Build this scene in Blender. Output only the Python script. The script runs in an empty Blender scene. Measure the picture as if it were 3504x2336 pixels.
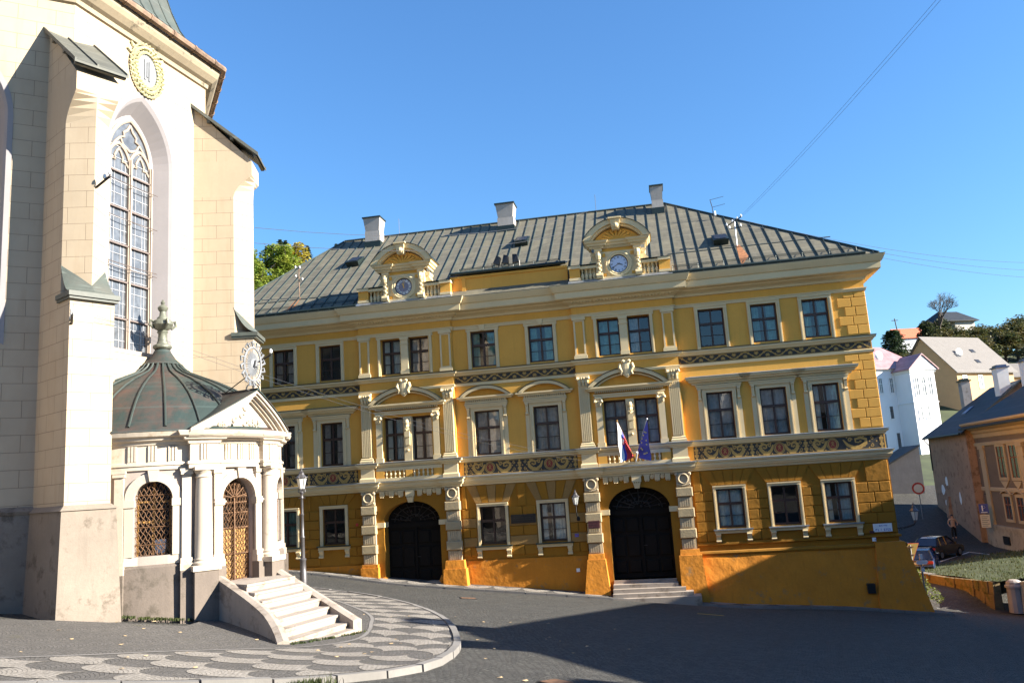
import bpy, math, random
from mathutils import Vector, Matrix
from mathutils.geometry import tessellate_polygon
R = math.radians
sin, cos, pi, sqrt, exp = math.sin, math.cos, math.pi, math.sqrt, math.exp
rnd = random.Random(7)
sc = bpy.context.scene
col = sc.collection

# ------------------------------------------------------------------ materials
class NT:
    def __init__(s, name):
        s.m = bpy.data.materials.new(name); s.m.use_nodes = True
        s.t = s.m.node_tree; s.n = s.t.nodes
        s.b = s.n['Principled BSDF']
        s.tc = s.n.new('ShaderNodeTexCoord')
    def new(s, t, **k):
        x = s.n.new('ShaderNode' + t)
        for a, v in k.items(): setattr(x, a, v)
        return x
    def link(s, a, b): s.t.links.new(a, b)
    def put(s, sock, v):
        if hasattr(v, 'is_linked'): s.link(v, sock)
        else: sock.default_value = v
    def math(s, op, a, b=0.0, c=None):
        x = s.new('Math', operation=op); s.put(x.inputs[0], a); s.put(x.inputs[1], b)
        if c is not None: s.put(x.inputs[2], c)
        return x.outputs[0]
    def noise(s, vec, scale, detail=4, rough=.6):
        x = s.new('TexNoise'); x.inputs['Scale'].default_value = scale; x.inputs['Detail'].default_value = detail
        x.inputs['Roughness'].default_value = rough
        if vec is not None: s.link(vec, x.inputs['Vector'])
        return x.outputs['Fac']
    def ramp(s, f, lo, hi, a=0., b=1.):
        x = s.new('MapRange'); s.put(x.inputs[0], f); x.inputs[1].default_value = lo; x.inputs[2].default_value = hi
        x.inputs[3].default_value = a; x.inputs[4].default_value = b
        return x.outputs[0]
    def mix(s, f, a, b, mode='MIX'):
        x = s.new('Mix', data_type='RGBA', blend_type=mode); s.put(x.inputs[0], f)
        for i, v in ((6, a), (7, b)):
            if hasattr(v, 'is_linked'): s.link(v, x.inputs[i])
            else: x.inputs[i].default_value = (*v[:3], 1)
        return x.outputs[2]
    def bump(s, h, strength=.3, dist=.02, prev=None):
        x = s.new('Bump'); x.inputs['Strength'].default_value = strength; x.inputs['Distance'].default_value = dist
        s.link(h, x.inputs['Height'])
        if prev is not None: s.link(prev, x.inputs['Normal'])
        return x.outputs[0]
    def scalevec(s, vec, v):
        x = s.new('Mapping'); x.inputs['Scale'].default_value = v; s.link(vec, x.inputs[0]); return x.outputs[0]
    def sep(s, vec):
        x = s.new('SeparateXYZ'); s.link(vec, x.inputs[0]); return x.outputs
    def comb(s, a, b, c=0.):
        x = s.new('CombineXYZ'); s.put(x.inputs[0], a); s.put(x.inputs[1], b); s.put(x.inputs[2], c); return x.outputs[0]

def plaster(name, c, var=.1, dirt=None, dirtamt=.0, rough=.9, bump=.12, bscale=40, drip=True, scale=.9, lump=0.):
    """painted render: large cloudy tone changes, fine grain, faint drip streaks and patches of dirt"""
    k = NT(name); o = k.tc.outputs['Object']
    big = k.noise(o, scale, 5, .65); fine = k.noise(o, 14, 3)
    f = k.ramp(big, .3, .7)
    base = k.mix(f, [x*(1-var) for x in c], [min(x*(1+var), .95) for x in c])
    base = k.mix(k.ramp(fine, .35, .7, 0, .35), base, [x*(1-1.4*var) for x in c])
    if drip:
        st = k.noise(k.scalevec(o, (5, 5, .35)), 1.3, 4)
        base = k.mix(k.ramp(st, .52, .75, 0, .5), base, [x*(1-2.0*var) for x in c])
    if dirt:
        d = k.noise(o, 1.7, 6, .7)
        base = k.mix(k.ramp(d, .62-dirtamt*.3, .70-dirtamt*.2, 0, .9), base, dirt)
    k.link(base, k.b.inputs['Base Color']); k.b.inputs['Roughness'].default_value = rough
    h = k.noise(o, bscale, 4)
    nb = k.bump(h, bump, .01)
    if lump: nb = k.bump(k.noise(o, 2.2, 3), lump, .08, nb)
    k.link(nb, k.b.inputs['Normal'])
    return k.m

def simple(name, c, rough=.6, metal=0., var=.12, scale=6, bump=.05, spec=.5):
    k = NT(name); o = k.tc.outputs['Object']
    n = k.noise(o, scale, 5)
    k.link(k.mix(k.ramp(n, .3, .7), [x*(1-var) for x in c], [min(x*(1+var), 1) for x in c]), k.b.inputs['Base Color'])
    k.b.inputs['Roughness'].default_value = rough; k.b.inputs['Metallic'].default_value = metal
    k.b.inputs['Specular IOR Level'].default_value = spec
    if bump: k.link(k.bump(k.noise(o, scale*5, 3), bump, .01), k.b.inputs['Normal'])
    return k.m

def ashlar(name, c, joint, bw=.84, bh=.405, var=.06, stain=None):
    """smooth render scored with thin dark joint lines, laid out in wall UVs (metres)"""
    k = NT(name); o = k.tc.outputs['Object']
    br = k.new('TexBrick'); k.link(k.tc.outputs['UV'], br.inputs['Vector'])
    br.inputs['Color1'].default_value = (1, 1, 1, 1); br.inputs['Color2'].default_value = (.9, .9, .9, 1); br.inputs['Mortar'].default_value = (0, 0, 0, 1)
    br.inputs['Scale'].default_value = 1; br.inputs['Brick Width'].default_value = bw; br.inputs['Row Height'].default_value = bh
    br.inputs['Mortar Size'].default_value = .0055; br.inputs['Mortar Smooth'].default_value = .3
    f = k.ramp(k.noise(o, 1.1, 5, .6), .3, .7)
    base = k.mix(f, [x*(1-var) for x in c], [min(.95, x*(1+var)) for x in c])
    base = k.mix(k.ramp(k.noise(k.scalevec(o, (3, 3, .5)), 1.2, 5), .5, .75, 0, .55), base, [c[0]*.86, c[1]*.80, c[2]*.74])
    base = k.mix(.12, base, br.outputs['Color'], 'MULTIPLY')
    base = k.mix(br.outputs['Fac'], base, joint)
    if stain:
        base = k.mix(k.ramp(k.noise(o, 2.0, 7, .75), .56, .66, 0, .75), base, stain)
    k.link(base, k.b.inputs['Base Color']); k.b.inputs['Roughness'].default_value = .9
    nb = k.bump(k.math('SUBTRACT', 1., br.outputs['Fac']), .5, .012)
    k.link(k.bump(k.noise(o, 9, 4), .12, .012, nb), k.b.inputs['Normal'])
    return k.m

def sheetmetal(name, c, patina, rust=None, band=.62, rough=.6, amount=.5):
    """old standing-seam sheet: cloudy patina, cross seams, run-off streaks, a little rust"""
    k = NT(name); o = k.tc.outputs['Object']; uv = k.tc.outputs['UV']
    st = k.noise(k.scalevec(o, (2.4, .5, .5)), 1.5, 6, .7); blot = k.noise(o, .8, 6, .7)
    base = k.mix(k.ramp(st, .35, .7), [x*.72 for x in c], c)
    base = k.mix(k.ramp(blot, .45, .68, 0, amount), base, patina)
    v = k.math('FRACT', k.math('MULTIPLY', k.sep(uv)[1], 1/band))
    lap = k.math('LESS_THAN', v, .09)
    base = k.mix(k.math('MULTIPLY', lap, .35), base, [min(1, x*1.6+.03) for x in c])
    if rust: base = k.mix(k.ramp(k.noise(o, 1.3, 8, .8), .60, .68, 0, .85), base, rust)
    k.link(base, k.b.inputs['Base Color']); k.b.inputs['Roughness'].default_value = rough; k.b.inputs['Specular IOR Level'].default_value = .25
    k.link(k.bump(k.noise(o, 3.5, 4), .25, .03), k.b.inputs['Normal'])
    return k.m

def setts(name, c, c2, W=1.25, fan=True, size=.105, rot=0., moss=None, bump=.8):
    """small stone setts in overlapping segmental arcs; each stone has its own tone and rounded top"""
    k = NT(name); o = k.tc.outputs['Object']
    mp = k.new('Mapping'); mp.inputs['Rotation'].default_value = (0, 0, rot); k.link(o, mp.inputs[0])
    wob = k.new('TexNoise'); wob.inputs['Scale'].default_value = .7; k.link(o, wob.inputs['Vector'])
    vm = k.new('VectorMath', operation='MULTIPLY_ADD'); k.link(wob.outputs['Color'], vm.inputs[0]); vm.inputs[1].default_value = (.22, .22, 0); k.link(mp.outputs[0], vm.inputs[2])
    x, y, _ = k.sep(vm.outputs[0])
    if fan:
        xs = k.math('MULTIPLY', k.math('SUBTRACT', k.math('FRACT', k.math('DIVIDE', x, W)), .5), W)
        Rr = W*.62
        h = k.math('SQRT', k.math('MAXIMUM', k.math('SUBTRACT', Rr*Rr, k.math('MULTIPLY', xs, xs)), .0001))
        a = k.math('MULTIPLY', k.math('ARCSINE', k.math('DIVIDE', xs, Rr)), Rr)
        a = k.math('ADD', a, k.math('MULTIPLY', k.math('FLOOR', k.math('DIVIDE', x, W)), .37))
        y = k.math('SUBTRACT', y, h); x = a
    br = k.new('TexBrick'); k.link(k.comb(x, y), br.inputs['Vector'])
    br.inputs['Color1'].default_value = (*c, 1); br.inputs['Color2'].default_value = (*c2, 1); br.inputs['Mortar'].default_value = (c[0]*.3, c[1]*.28, c[2]*.25, 1)
    br.inputs['Scale'].default_value = 1; br.inputs['Brick Width'].default_value = size*1.05; br.inputs['Row Height'].default_value = size
    br.inputs['Mortar Size'].default_value = size*.085; br.inputs['Mortar Smooth'].default_value = .9; br.inputs['Bias'].default_value = -.2
    big = k.noise(o, .35, 6, .7)
    base = k.mix(k.ramp(big, .35, .68, 0, .5), br.outputs['Color'], [v*.6 for v in c])
    base = k.mix(k.ramp(k.noise(o, 22, 2), .4, .75, 0, .4), base, [v*1.5 for v in c2])
    if moss: base = k.mix(k.ramp(k.noise(o, .9, 7, .75), .60, .7, 0, .6), base, moss)
    k.link(base, k.b.inputs['Base Color']); k.b.inputs['Roughness'].default_value = .78; k.b.inputs['Specular IOR Level'].default_value = .35
    top = k.math('ADD', k.math('SUBTRACT', 1., br.outputs['Fac']), k.math('MULTIPLY', k.noise(o, 30, 2), .6))
    k.link(k.bump(top, bump, .03), k.b.inputs['Normal'])
    return k.m

def paneglass(name, tint=(.02, .025, .03)):
    k = NT(name); k.n.remove(k.b)
    tr = k.new('BsdfTransparent'); tr.inputs[0].default_value = (.72, .78, .78, 1)
    gl = k.new('BsdfGlossy'); gl.inputs['Roughness'].default_value = .02
    k.link(k.bump(k.noise(k.tc.outputs['Object'], 1.3, 2), .05, .05), gl.inputs['Normal'])
    fr = k.new('Fresnel'); fr.inputs[0].default_value = 1.5
    f = k.math('ADD', k.math('MULTIPLY', fr.outputs[0], 1.3), .05)
    mx = k.new('MixShader'); k.link(f, mx.inputs[0]); k.link(tr.outputs[0], mx.inputs[1]); k.link(gl.outputs[0], mx.inputs[2])
    k.link(mx.outputs[0], k.n['Material Output'].inputs[0])
    return k.m

def foliage(name, c, c2):
    k = NT(name); o = k.tc.outputs['Object']
    n = k.noise(o, .55, 4); n2 = k.noise(o, 6, 2)
    base = k.mix(k.ramp(n, .35, .65), c, c2); base = k.mix(k.ramp(n2, .3, .7, 0, .5), base, [x*.6 for x in c])
    k.link(base, k.b.inputs['Base Color']); k.b.inputs['Roughness'].default_value = .7
    try: k.b.inputs['Transmission Weight'].default_value = 0
    except Exception: pass
    tl = k.new('BsdfTranslucent'); k.link(base, tl.inputs[0])
    mx = k.new('MixShader'); mx.inputs[0].default_value = .3
    k.link(k.b.outputs[0], mx.inputs[1]); k.link(tl.outputs[0], mx.inputs[2]); k.link(mx.outputs[0], k.n['Material Output'].inputs[0])
    return k.m

M = {}
M['yel'] = plaster('yellow_plaster', (.72, .425, .10), .08, scale=.5)
M['yelg'] = plaster('deep_yellow_plaster', (.66, .325, .022), .10, scale=.6, lump=.25)
M['yelold'] = plaster('weathered_yellow_plaster', (.63, .34, .035), .14, dirt=(.33, .28, .2), dirtamt=.12, lump=.5)
M['trim'] = plaster('cream_stucco', (.72, .575, .37), .07, bump=.06, drip=False)
M['stone'] = plaster('pale_stucco', (.62, .52, .36), .10, bump=.1, drip=False)
M['rough'] = plaster('vermiculated_stucco', (.46, .29, .10), .16, bump=.9, bscale=16, drip=False)
M['roughs'] = plaster('vermiculated_stone', (.58, .48, .31), .16, bump=1.0, bscale=16, drip=False)
M['zinc'] = simple('zinc_flashing', (.34, .36, .38), .38, .7, .2)
M['darkmetal'] = simple('dark_green_gutter', (.018, .03, .028), .45, .3)
M['frame'] = simple('brown_window_paint', (.045, .020, .012), .5)
M['door'] = simple('dark_oak', (.006, .005, .004), .8, 0, .3, 9, .2, .2)
M['glass'] = paneglass('window_glass')
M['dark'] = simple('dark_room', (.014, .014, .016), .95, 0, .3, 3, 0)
M['white_curtain'] = simple('white_curtain', (.85, .85, .82), .9, 0, .15, 7, 0)
M['grey_curtain'] = simple('grey_curtain', (.33, .31, .32), .9, 0, .25, 5, 0)
M['teal_curtain'] = simple('teal_curtain', (.22, .40, .37), .9, 0, .25, 5, 0)
M['roof'] = sheetmetal('grey_green_sheet_roof', (.205, .21, .18), (.33, .32, .24), None, .9, .7, .5)
M['roofrust'] = simple('rust_stain', (.30, .12, .045), .8, 0, .4, 5)
M['seam'] = simple('roof_seam', (.10, .13, .115), .5, .2)
M['copper'] = sheetmetal('patinated_copper', (.095, .125, .105), (.27, .12, .085), None, .55, .55, .85)
M['coppergreen'] = sheetmetal('green_copper_roof', (.14, .175, .155), (.22, .20, .17), None, .8, .5, .35)
M['church'] = ashlar('church_ashlar', (.66, .55, .405), (.25, .19, .13))
M['churchgrey'] = plaster('grey_window_reveal', (.40, .385, .395), .06, bump=.1, drip=False)
M['churchbase'] = plaster('rough_grey_base', (.44, .40, .34), .16, dirt=(.22, .19, .15), dirtamt=.25, bump=.6, bscale=26)
M['chapel'] = plaster('chapel_stucco', (.70, .64, .55), .07, dirt=(.5, .40, .29), dirtamt=.15, bump=.12)
M['chapelp'] = plaster('chapel_pink_wall', (.60, .53, .48), .07, bump=.1)
M['chapelbase'] = plaster('chapel_grey_base', (.34, .31, .27), .15, dirt=(.20, .185, .15), dirtamt=.3, bump=.5, bscale=30)
M['steps'] = plaster('worn_step_stone', (.60, .54, .47), .10, dirt=(.34, .28, .22), dirtamt=.3, bump=.3, bscale=25)
M['iron'] = simple('wrought_iron', (.03, .028, .028), .5, .5)
M['rustiron'] = simple('rusty_grille', (.20, .10, .045), .7, .2, .5, 12)
M['wood'] = simple('ochre_boards', (.42, .25, .075), .6, 0, .25, 8, .1)
M['lead'] = simple('grey_stone_carving', (.28, .29, .31), .7, .1, .25)
M['gold'] = simple('gilding', (.65, .42, .10), .35, .6)
M['white'] = simple('white_paint', (.78, .78, .76), .6, 0, .05, 3, 0)
M['clock'] = simple('white_dial', (.50, .56, .70), .4, 0, .05, 3, 0)
M['clockd'] = simple('grey_dial', (.20, .19, .24), .5, 0, .2, 9, 0)
M['black'] = simple('black_paint', (.012, .012, .013), .4, 0, .1, 5, 0)
M['frieze'] = simple('sgraffito_ground', (.040, .036, .031), .9, 0, .35, 9)
M['scroll'] = simple('sgraffito_ochre', (.50, .32, .10), .9, 0, .18, 9)
M['red'] = simple('sgraffito_red', (.22, .035, .025), .9, 0, .2, 9)
M['chim'] = plaster('chimney_render', (.60, .57, .54), .15, dirt=(.3, .26, .22), dirtamt=.2)
M['setts'] = setts('road_setts', (.095, .091, .09), (.20, .193, .19), 1.4, True, .14, .35, None, 1.2)
M['pave_d'] = setts('pavement_dark_setts', (.13, .125, .12), (.22, .21, .20), .9, True, .075, .4, (.17, .165, .07))
M['pave_l'] = setts('pavement_light_setts', (.36, .345, .32), (.52, .50, .47), .9, True, .075, .4)
M['kerb'] = plaster('granite_kerb', (.27, .26, .25), .18, bump=.3, drip=False)
M['grass'] = foliage('grass_blades', (.07, .12, .02), (.14, .15, .03))
M['turf'] = simple('turf', (.055, .085, .015), .9, 0, .45, 3, .4)
M['hill'] = simple('hill_ground', (.06, .075, .025), .95, 0, .45, .3, .3)

# ------------------------------------------------------------------ mesh builder
class MB:
    def __init__(s, T=None): s.v = []; s.f = []; s.mi = []; s.T = T; s.m = 0
    def add(s, vs, fs, m=None):
        b = len(s.v); m = s.m if m is None else m
        s.v += [tuple(v) for v in vs]
        for f in fs: s.f.append([b+i for i in f]); s.mi.append(m)
        return s
    def box(s, x0, x1, y0, y1, z0, z1, m=None):
        return s.hexa([(x0, y0, z0), (x1, y0, z0), (x1, y1, z0), (x0, y1, z0)], [(x0, y0, z1), (x1, y0, z1), (x1, y1, z1), (x0, y1, z1)], m)
    def hexa(s, lo, hi, m=None):
        n = len(lo)
        fs = [list(range(n))[::-1], list(range(n, 2*n))] + [[i, (i+1) % n, n+(i+1) % n, n+i] for i in range(n)]
        return s.add(list(lo)+list(hi), fs, m)
    def bev(s, x0, x1, y0, y1, z0, z1, b=.02, m=None):
        """block with chamfered front (front = y0)"""
        bk = [(x0, y1, z0), (x1, y1, z0), (x1, y1, z1), (x0, y1, z1)]
        md = [(x0, y0+b, z0), (x1, y0+b, z0), (x1, y0+b, z1), (x0, y0+b, z1)]
        fr = [(x0+b, y0, z0+b), (x1-b, y0, z0+b), (x1-b, y0, z1-b), (x0+b, y0, z1-b)]
        fs = [[8, 9, 10, 11]]
        for i in range(4):
            j = (i+1) % 4; fs += [[i, j, 4+j, 4+i], [4+i, 4+j, 8+j, 8+i]]
        return s.add(bk+md+fr, fs, m)
    def prism(s, poly, y0, y1, m=None):
        """polygon in (x, z) extruded along y from y0 (front) to y1"""
        n = len(poly)
        vs = [(x, y0, z) for x, z in poly]+[(x, y1, z) for x, z in poly]
        tr = tessellate_polygon([[Vector((x, z, 0)) for x, z in poly]])
        fs = [list(t) for t in tr]+[[n+i for i in t][::-1] for t in tr]+[[i, (i+1) % n, n+(i+1) % n, n+i] for i in range(n)]
        return s.add(vs, fs, m)
    def prismz(s, poly, z0, z1, m=None):
        """polygon in (x, y) extruded up"""
        n = len(poly); g0 = z0 if callable(z0) else (lambda x, y: z0); g1 = z1 if callable(z1) else (lambda x, y: z1)
        vs = [(x, y, g0(x, y)) for x, y in poly]+[(x, y, g1(x, y)) for x, y in poly]
        tr = tessellate_polygon([[Vector((x, y, 0)) for x, y in poly]])
        fs = [list(t)[::-1] for t in tr]+[[n+i for i in t] for t in tr]+[[i, (i+1) % n, n+(i+1) % n, n+i] for i in range(n)]
        return s.add(vs, fs, m)
    def holed(s, outer, holes, y, depth, m=None, mr=None):
        """flat wall in the plane y with openings; reveals run back by depth"""
        loops = [outer]+holes
        pts = [p for l in loops for p in l]
        tr = tessellate_polygon([[Vector((x, z, 0)) for x, z in l] for l in loops])
        s.add([(x, y, z) for x, z in pts], [list(t) for t in tr], m)
        for l in holes:
            n = len(l)
            s.add([(x, y, z) for x, z in l]+[(x, y+depth, z) for x, z in l], [[i, (i+1) % n, n+(i+1) % n, n+i] for i in range(n)], mr if mr is not None else m)
        return s
    def tube(s, pts, r, n=6, m=None, cap=True, flat=1.):
        pts = [Vector(p) for p in pts]; rings = []
        rr = r if isinstance(r, (list, tuple)) else [r]*len(pts)
        up = None
        for i, p in enumerate(pts):
            d = (pts[min(i+1, len(pts)-1)]-pts[max(i-1, 0)])
            if d.length < 1e-9: d = Vector((0, 0, 1))
            d.normalize()
            if up is None:
                up = Vector((0, 0, 1)) if abs(d.z) < .9 else Vector((1, 0, 0))
            a = d.cross(up)
            if a.length < 1e-6: a = d.orthogonal()
            a.normalize(); b = a.cross(d); up = b
            rings.append([p+a*cos(2*pi*k/n)*rr[i]+b*sin(2*pi*k/n)*rr[i]*flat for k in range(n)])
        vs = [v for r_ in rings for v in r_]; fs = []
        for i in range(len(pts)-1):
            for k in range(n):
                k2 = (k+1) % n; fs.append([i*n+k, i*n+k2, (i+1)*n+k2, (i+1)*n+k])
        if cap: fs += [list(range(n))[::-1], [(len(pts)-1)*n+k for k in range(n)]]
        return s.add(vs, fs, m)
    def lathe(s, prof, c=(0, 0, 0), n=16, m=None, a0=0., a1=2*pi, sx=1., sy=1.):
        full = abs(a1-a0-2*pi) < 1e-6; k = n if full else n+1
        vs = []
        for r, z in prof:
            for i in range(k):
                a = a0+(a1-a0)*i/n; vs.append((c[0]+r*cos(a)*sx, c[1]+r*sin(a)*sy, c[2]+z))
        fs = []
        for j in range(len(prof)-1):
            for i in range(n):
                i2 = (i+1) % k; fs.append([j*k+i, j*k+i2, (j+1)*k+i2, (j+1)*k+i])
        if full:
            if prof[0][0] > 1e-4: fs.append(list(range(k))[::-1])
            if prof[-1][0] > 1e-4: fs.append([(len(prof)-1)*k+i for i in range(k)])
        return s.add(vs, fs, m)
    def mold(s, path, prof, m=None, closed=False):
        """sweep a moulding profile [(out, z)] along a plan path with mitred corners; out is to the right of travel"""
        n = len(path); P = [Vector((p[0], p[1], 0)) for p in path]; k = len(prof); vs = []
        for i in range(n):
            a = P[i]-P[i-1] if (i > 0 or closed) else P[1]-P[0]
            b = P[(i+1) % n]-P[i] if (i < n-1 or closed) else P[i]-P[i-1]
            na = Vector((a.y, -a.x, 0)).normalized(); nb = Vector((b.y, -b.x, 0)).normalized()
            q = na+nb
            q = q/(q.dot(na)) if q.length > 1e-6 else na
            for o, z in prof: vs.append((P[i].x+q.x*o, P[i].y+q.y*o, z))
        fs = []
        for i in range(n if closed else n-1):
            j = (i+1) % n
            for t in range(k-1): fs.append([i*k+t, j*k+t, j*k+t+1, i*k+t+1])
        if not closed: fs += [list(range(k)), [(n-1)*k+t for t in range(k)][::-1]]
        return s.add(vs, fs, m)
    def ribbon(s, pts, w, y, m=None, th=.004):
        """flat painted/relief band along a polyline in (x, z), standing th proud of the plane y"""
        P = [Vector((p[0], p[1])) for p in pts]; n = len(P); ww = w if isinstance(w, (list, tuple)) else [w]*n
        L = []; Q = []
        for i in range(n):
            d = P[min(i+1, n-1)]-P[max(i-1, 0)]
            if d.length < 1e-9: d = Vector((1, 0))
            d.normalize(); nn = Vector((-d.y, d.x))*ww[i]*.5
            L.append((P[i].x+nn.x, y-th, P[i].y+nn.y)); Q.append((P[i].x-nn.x, y-th, P[i].y-nn.y))
        return s.add(L+Q, [[i, i+1, n+i+1, n+i] for i in range(n-1)], m)
    def disc(s, x, z, r, y, m=None, th=.005, n=14, sz=1.):
        vs = [(x+r*cos(2*pi*k/n), y-th, z+r*sz*sin(2*pi*k/n)) for k in range(n)]
        return s.add(vs, [list(range(n))], m)
    def ball(s, c, r, m=None, n=8, sx=1, sy=1, sz=1):
        prof = [(max(r*sin(pi*i/6), 1e-5), -r*cos(pi*i/6)*sz) for i in range(7)]
        return s.lathe(prof, c, n, m, sx=sx, sy=sy)
    def build(s, name, mats, parent=None, smooth=False, world=None):
        if not s.v: return None
        vs = [tuple(s.T(*v)) for v in s.v] if s.T else s.v
        me = bpy.data.meshes.new(name); me.from_pydata(vs, [], s.f)
        mats = mats if isinstance(mats, (list, tuple)) else [mats]
        for x in mats: me.materials.append(M[x] if isinstance(x, str) else x)
        me.polygons.foreach_set('material_index', [min(i, len(mats)-1) for i in s.mi])
        if smooth:
            me.polygons.foreach_set('use_smooth', [True]*len(me.polygons))
        me.validate(); me.update()
        uv = me.uv_layers.new(name='UVMap').data
        for p in me.polygons:
            n = p.normal
            if abs(n.z) > .95:
                for li in p.loop_indices:
                    c = me.vertices[me.loops[li].vertex_index].co; uv[li].uv = (c.x, c.y)
            else:
                t = Vector((-n.y, n.x, 0)).normalized()
                g = 1/max(.3, sqrt(max(0., 1-n.z*n.z)))
                for li in p.loop_indices:
                    c = me.vertices[me.loops[li].vertex_index].co; uv[li].uv = (c.x*t.x+c.y*t.y, c.z*g)
        o = bpy.data.objects.new(name, me); col.objects.link(o)
        if parent is not None: o.parent = parent
        if smooth: shade_auto(o)
        return o

def build_split(s, name, mats, parent=None, smooth=False):
    """like build, but every far-apart piece becomes a part of its own"""
    import numpy as np
    n = len(s.v); par = list(range(n))
    def fd(i):
        while par[i] != i: par[i] = par[par[i]]; i = par[i]
        return i
    for f in s.f:
        r0 = fd(f[0])
        for i in f[1:]: par[fd(i)] = r0
    ids = {}; isl = np.array([ids.setdefault(fd(i), len(ids)) for i in range(n)]); k = len(ids)
    P = np.array([s.T(*v) for v in s.v] if s.T else s.v, float); lo = np.full((k, 3), np.inf); hi = -lo
    np.minimum.at(lo, isl, P); np.maximum.at(hi, isl, P); size = (hi-lo).max(axis=1)
    gap = np.maximum(0, np.maximum(lo[:, None]-hi[None], lo[None]-hi[:, None])); near = np.sqrt((gap**2).sum(2)) <= np.maximum(.02, .5*np.maximum(size[:, None], size[None]))
    q = list(range(k))
    def fq(i):
        while q[i] != i: q[i] = q[q[i]]; i = q[i]
        return i
    for i, j in zip(*np.nonzero(np.triu(near, 1))): q[fq(i)] = fq(j)
    groups = {}
    for f, mi in zip(s.f, s.mi): groups.setdefault(fq(isl[f[0]]), []).append((f, mi))
    out = []
    for g in groups.values():
        m = MB(s.T); mp = {}
        for f, mi in g:
            for i in f:
                if i not in mp: mp[i] = len(m.v); m.v.append(s.v[i])
            m.f.append([mp[i] for i in f]); m.mi.append(mi)
        out.append(m.build(name, mats, parent, smooth))
    return out
MB.build_split = build_split

def shade_auto(o, ang=40):
    me = o.data
    import bmesh
    b = bmesh.new(); b.from_mesh(me); bmesh.ops.remove_doubles(b, verts=b.verts, dist=1e-4)
    bmesh.ops.recalc_face_normals(b, faces=b.faces)
    for e in b.edges:
        if len(e.link_faces) == 2:
            try: e.smooth = e.calc_face_angle() < R(ang)
            except ValueError: pass
        else: e.smooth = False
    b.to_mesh(me); b.free()

def tag(o, label=None, cat=None, group=None, kind=None):
    if label: o['label'] = label
    if cat: o['category'] = cat
    if group: o['group'] = group
    if kind: o['kind'] = kind
    return o
def empty(name, loc=(0, 0, 0), rz=0., label=None, cat=None, group=None):
    o = bpy.data.objects.new(name, None); col.objects.link(o); o.location = loc; o.rotation_euler = (0, 0, rz)
    o.empty_display_size = .3
    return tag(o, label, cat, group)
def kids(o): return [c for c in bpy.data.objects if c.parent == o]
def dup(o, loc=None, rz=None, label=None, parent=None, scale=None):
    c = o.copy(); col.objects.link(c)
    if parent is not None: c.parent = parent
    if loc is not None: c.location = loc
    if rz is not None: c.rotation_euler = (0, 0, rz)
    if scale is not None: c.scale = (scale, scale, scale) if not hasattr(scale, '__len__') else scale
    if label: c['label'] = label
    for ch in kids(o): dup(ch, parent=c)
    return c

# ------------------------------------------------------------------ site
YAW = R(9.798); FU = Vector((cos(YAW), -sin(YAW), 0)); FN = Vector((-sin(YAW), -cos(YAW), 0)); FO = Vector((0, 41, 0))
def sstep(a, b, x):
    t = min(1, max(0, (x-a)/(b-a))); return t*t*(3-2*t)
def ground(x, y):
    z = -2.11-.1146*x-.0658*y
    z -= .2*exp(-((x+5)**2+(y-17.5)**2)/12.5)
    d = Vector((x, y, 0))-FO; u = d.dot(FU); o = d.dot(FN)
    z -= .25*sstep(-11, -5, u)*(1-sstep(9, 15, u))*exp(-((o-2)/2.2)**2)
    lo = -6.75+max(0, y-58)*.085
    k = .25; z = lo+k*math.log(1+exp((z-lo)/k)) if (z-lo)/k < 30 else z
    hi = 1.0; z = min(z, hi)
    return z
def fw(u, o, v):
    p = FO+FU*u+FN*o; return Vector((p.x, p.y, v))
M['leadglass'] = simple('leaded_window_glass', (.10, .13, .19), .18, 0, .35, 5, .08, .8)
M['came'] = simple('lead_came', (.42, .42, .44), .5, .3)
M['capmetal'] = sheetmetal('grey_cap_metal', (.16, .17, .155), (.24, .24, .19), None, .7, .6, .5)
M['churchcornice'] = plaster('sooty_cornice', (.50, .43, .31), .12, dirt=(.10, .09, .07), dirtamt=.15)
M['rustgutter'] = simple('rusty_gutter', (.33, .22, .15), .6, .3, .5, 4)
M['wreath'] = plaster('painted_wreath', (.62, .60, .30), .15, dirt=(.55, .42, .25), dirtamt=.1)
M['urn'] = simple('verdigris_urn', (.26, .27, .21), .6, .2, .35, 9)
M['yelpaint'] = simple('yellow_road_paint', (.45, .28, .03), .8, 0, .2, 6)
M['rustlid'] = simple('rusty_lid', (.15, .08, .045), .8, .3, .4, 8, .3)
M['dryleaf'] = simple('dry_leaf', (.42, .30, .16), .8, 0, .4, 1.5, 0)
M['lampmetal'] = simple('grey_lamp_metal', (.10, .095, .10), .45, .5, .2, 9)
k_ = NT('lamp_pane'); k_.b.inputs['Base Color'].default_value = (.75, .75, .70, 1); k_.b.inputs['Roughness'].default_value = .25; k_.b.inputs['Transmission Weight'].default_value = .35; k_.link(k_.bump(k_.noise(k_.tc.outputs['Object'], 4, 2), .1, .02), k_.b.inputs['Normal']); M['lampglass'] = k_.m
M['bronze'] = simple('dark_bronze', (.022, .020, .017), .5, .4, .2, 9)
M['bronzelet'] = simple('raised_letters', (.07, .06, .05), .4, .5)
M['maroon'] = simple('maroon_board', (.085, .022, .025), .4)
M['bluepaint'] = simple('blue_paint', (.07, .10, .42), .5)
M['redpaint'] = simple('red_paint', (.45, .03, .025), .45)
M['flagwhite'] = simple('white_cloth', (.8, .8, .8), .8, 0, .04, 3, 0)
M['flagblue'] = simple('blue_cloth', (.035, .05, .34), .75, 0, .12, 3, 0)
M['flagred'] = simple('red_cloth', (.62, .03, .035), .75, 0, .12, 3, 0)
M['flagyellow'] = simple('yellow_cloth', (.80, .62, .10), .7, 0, .05, 3, 0)
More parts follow.
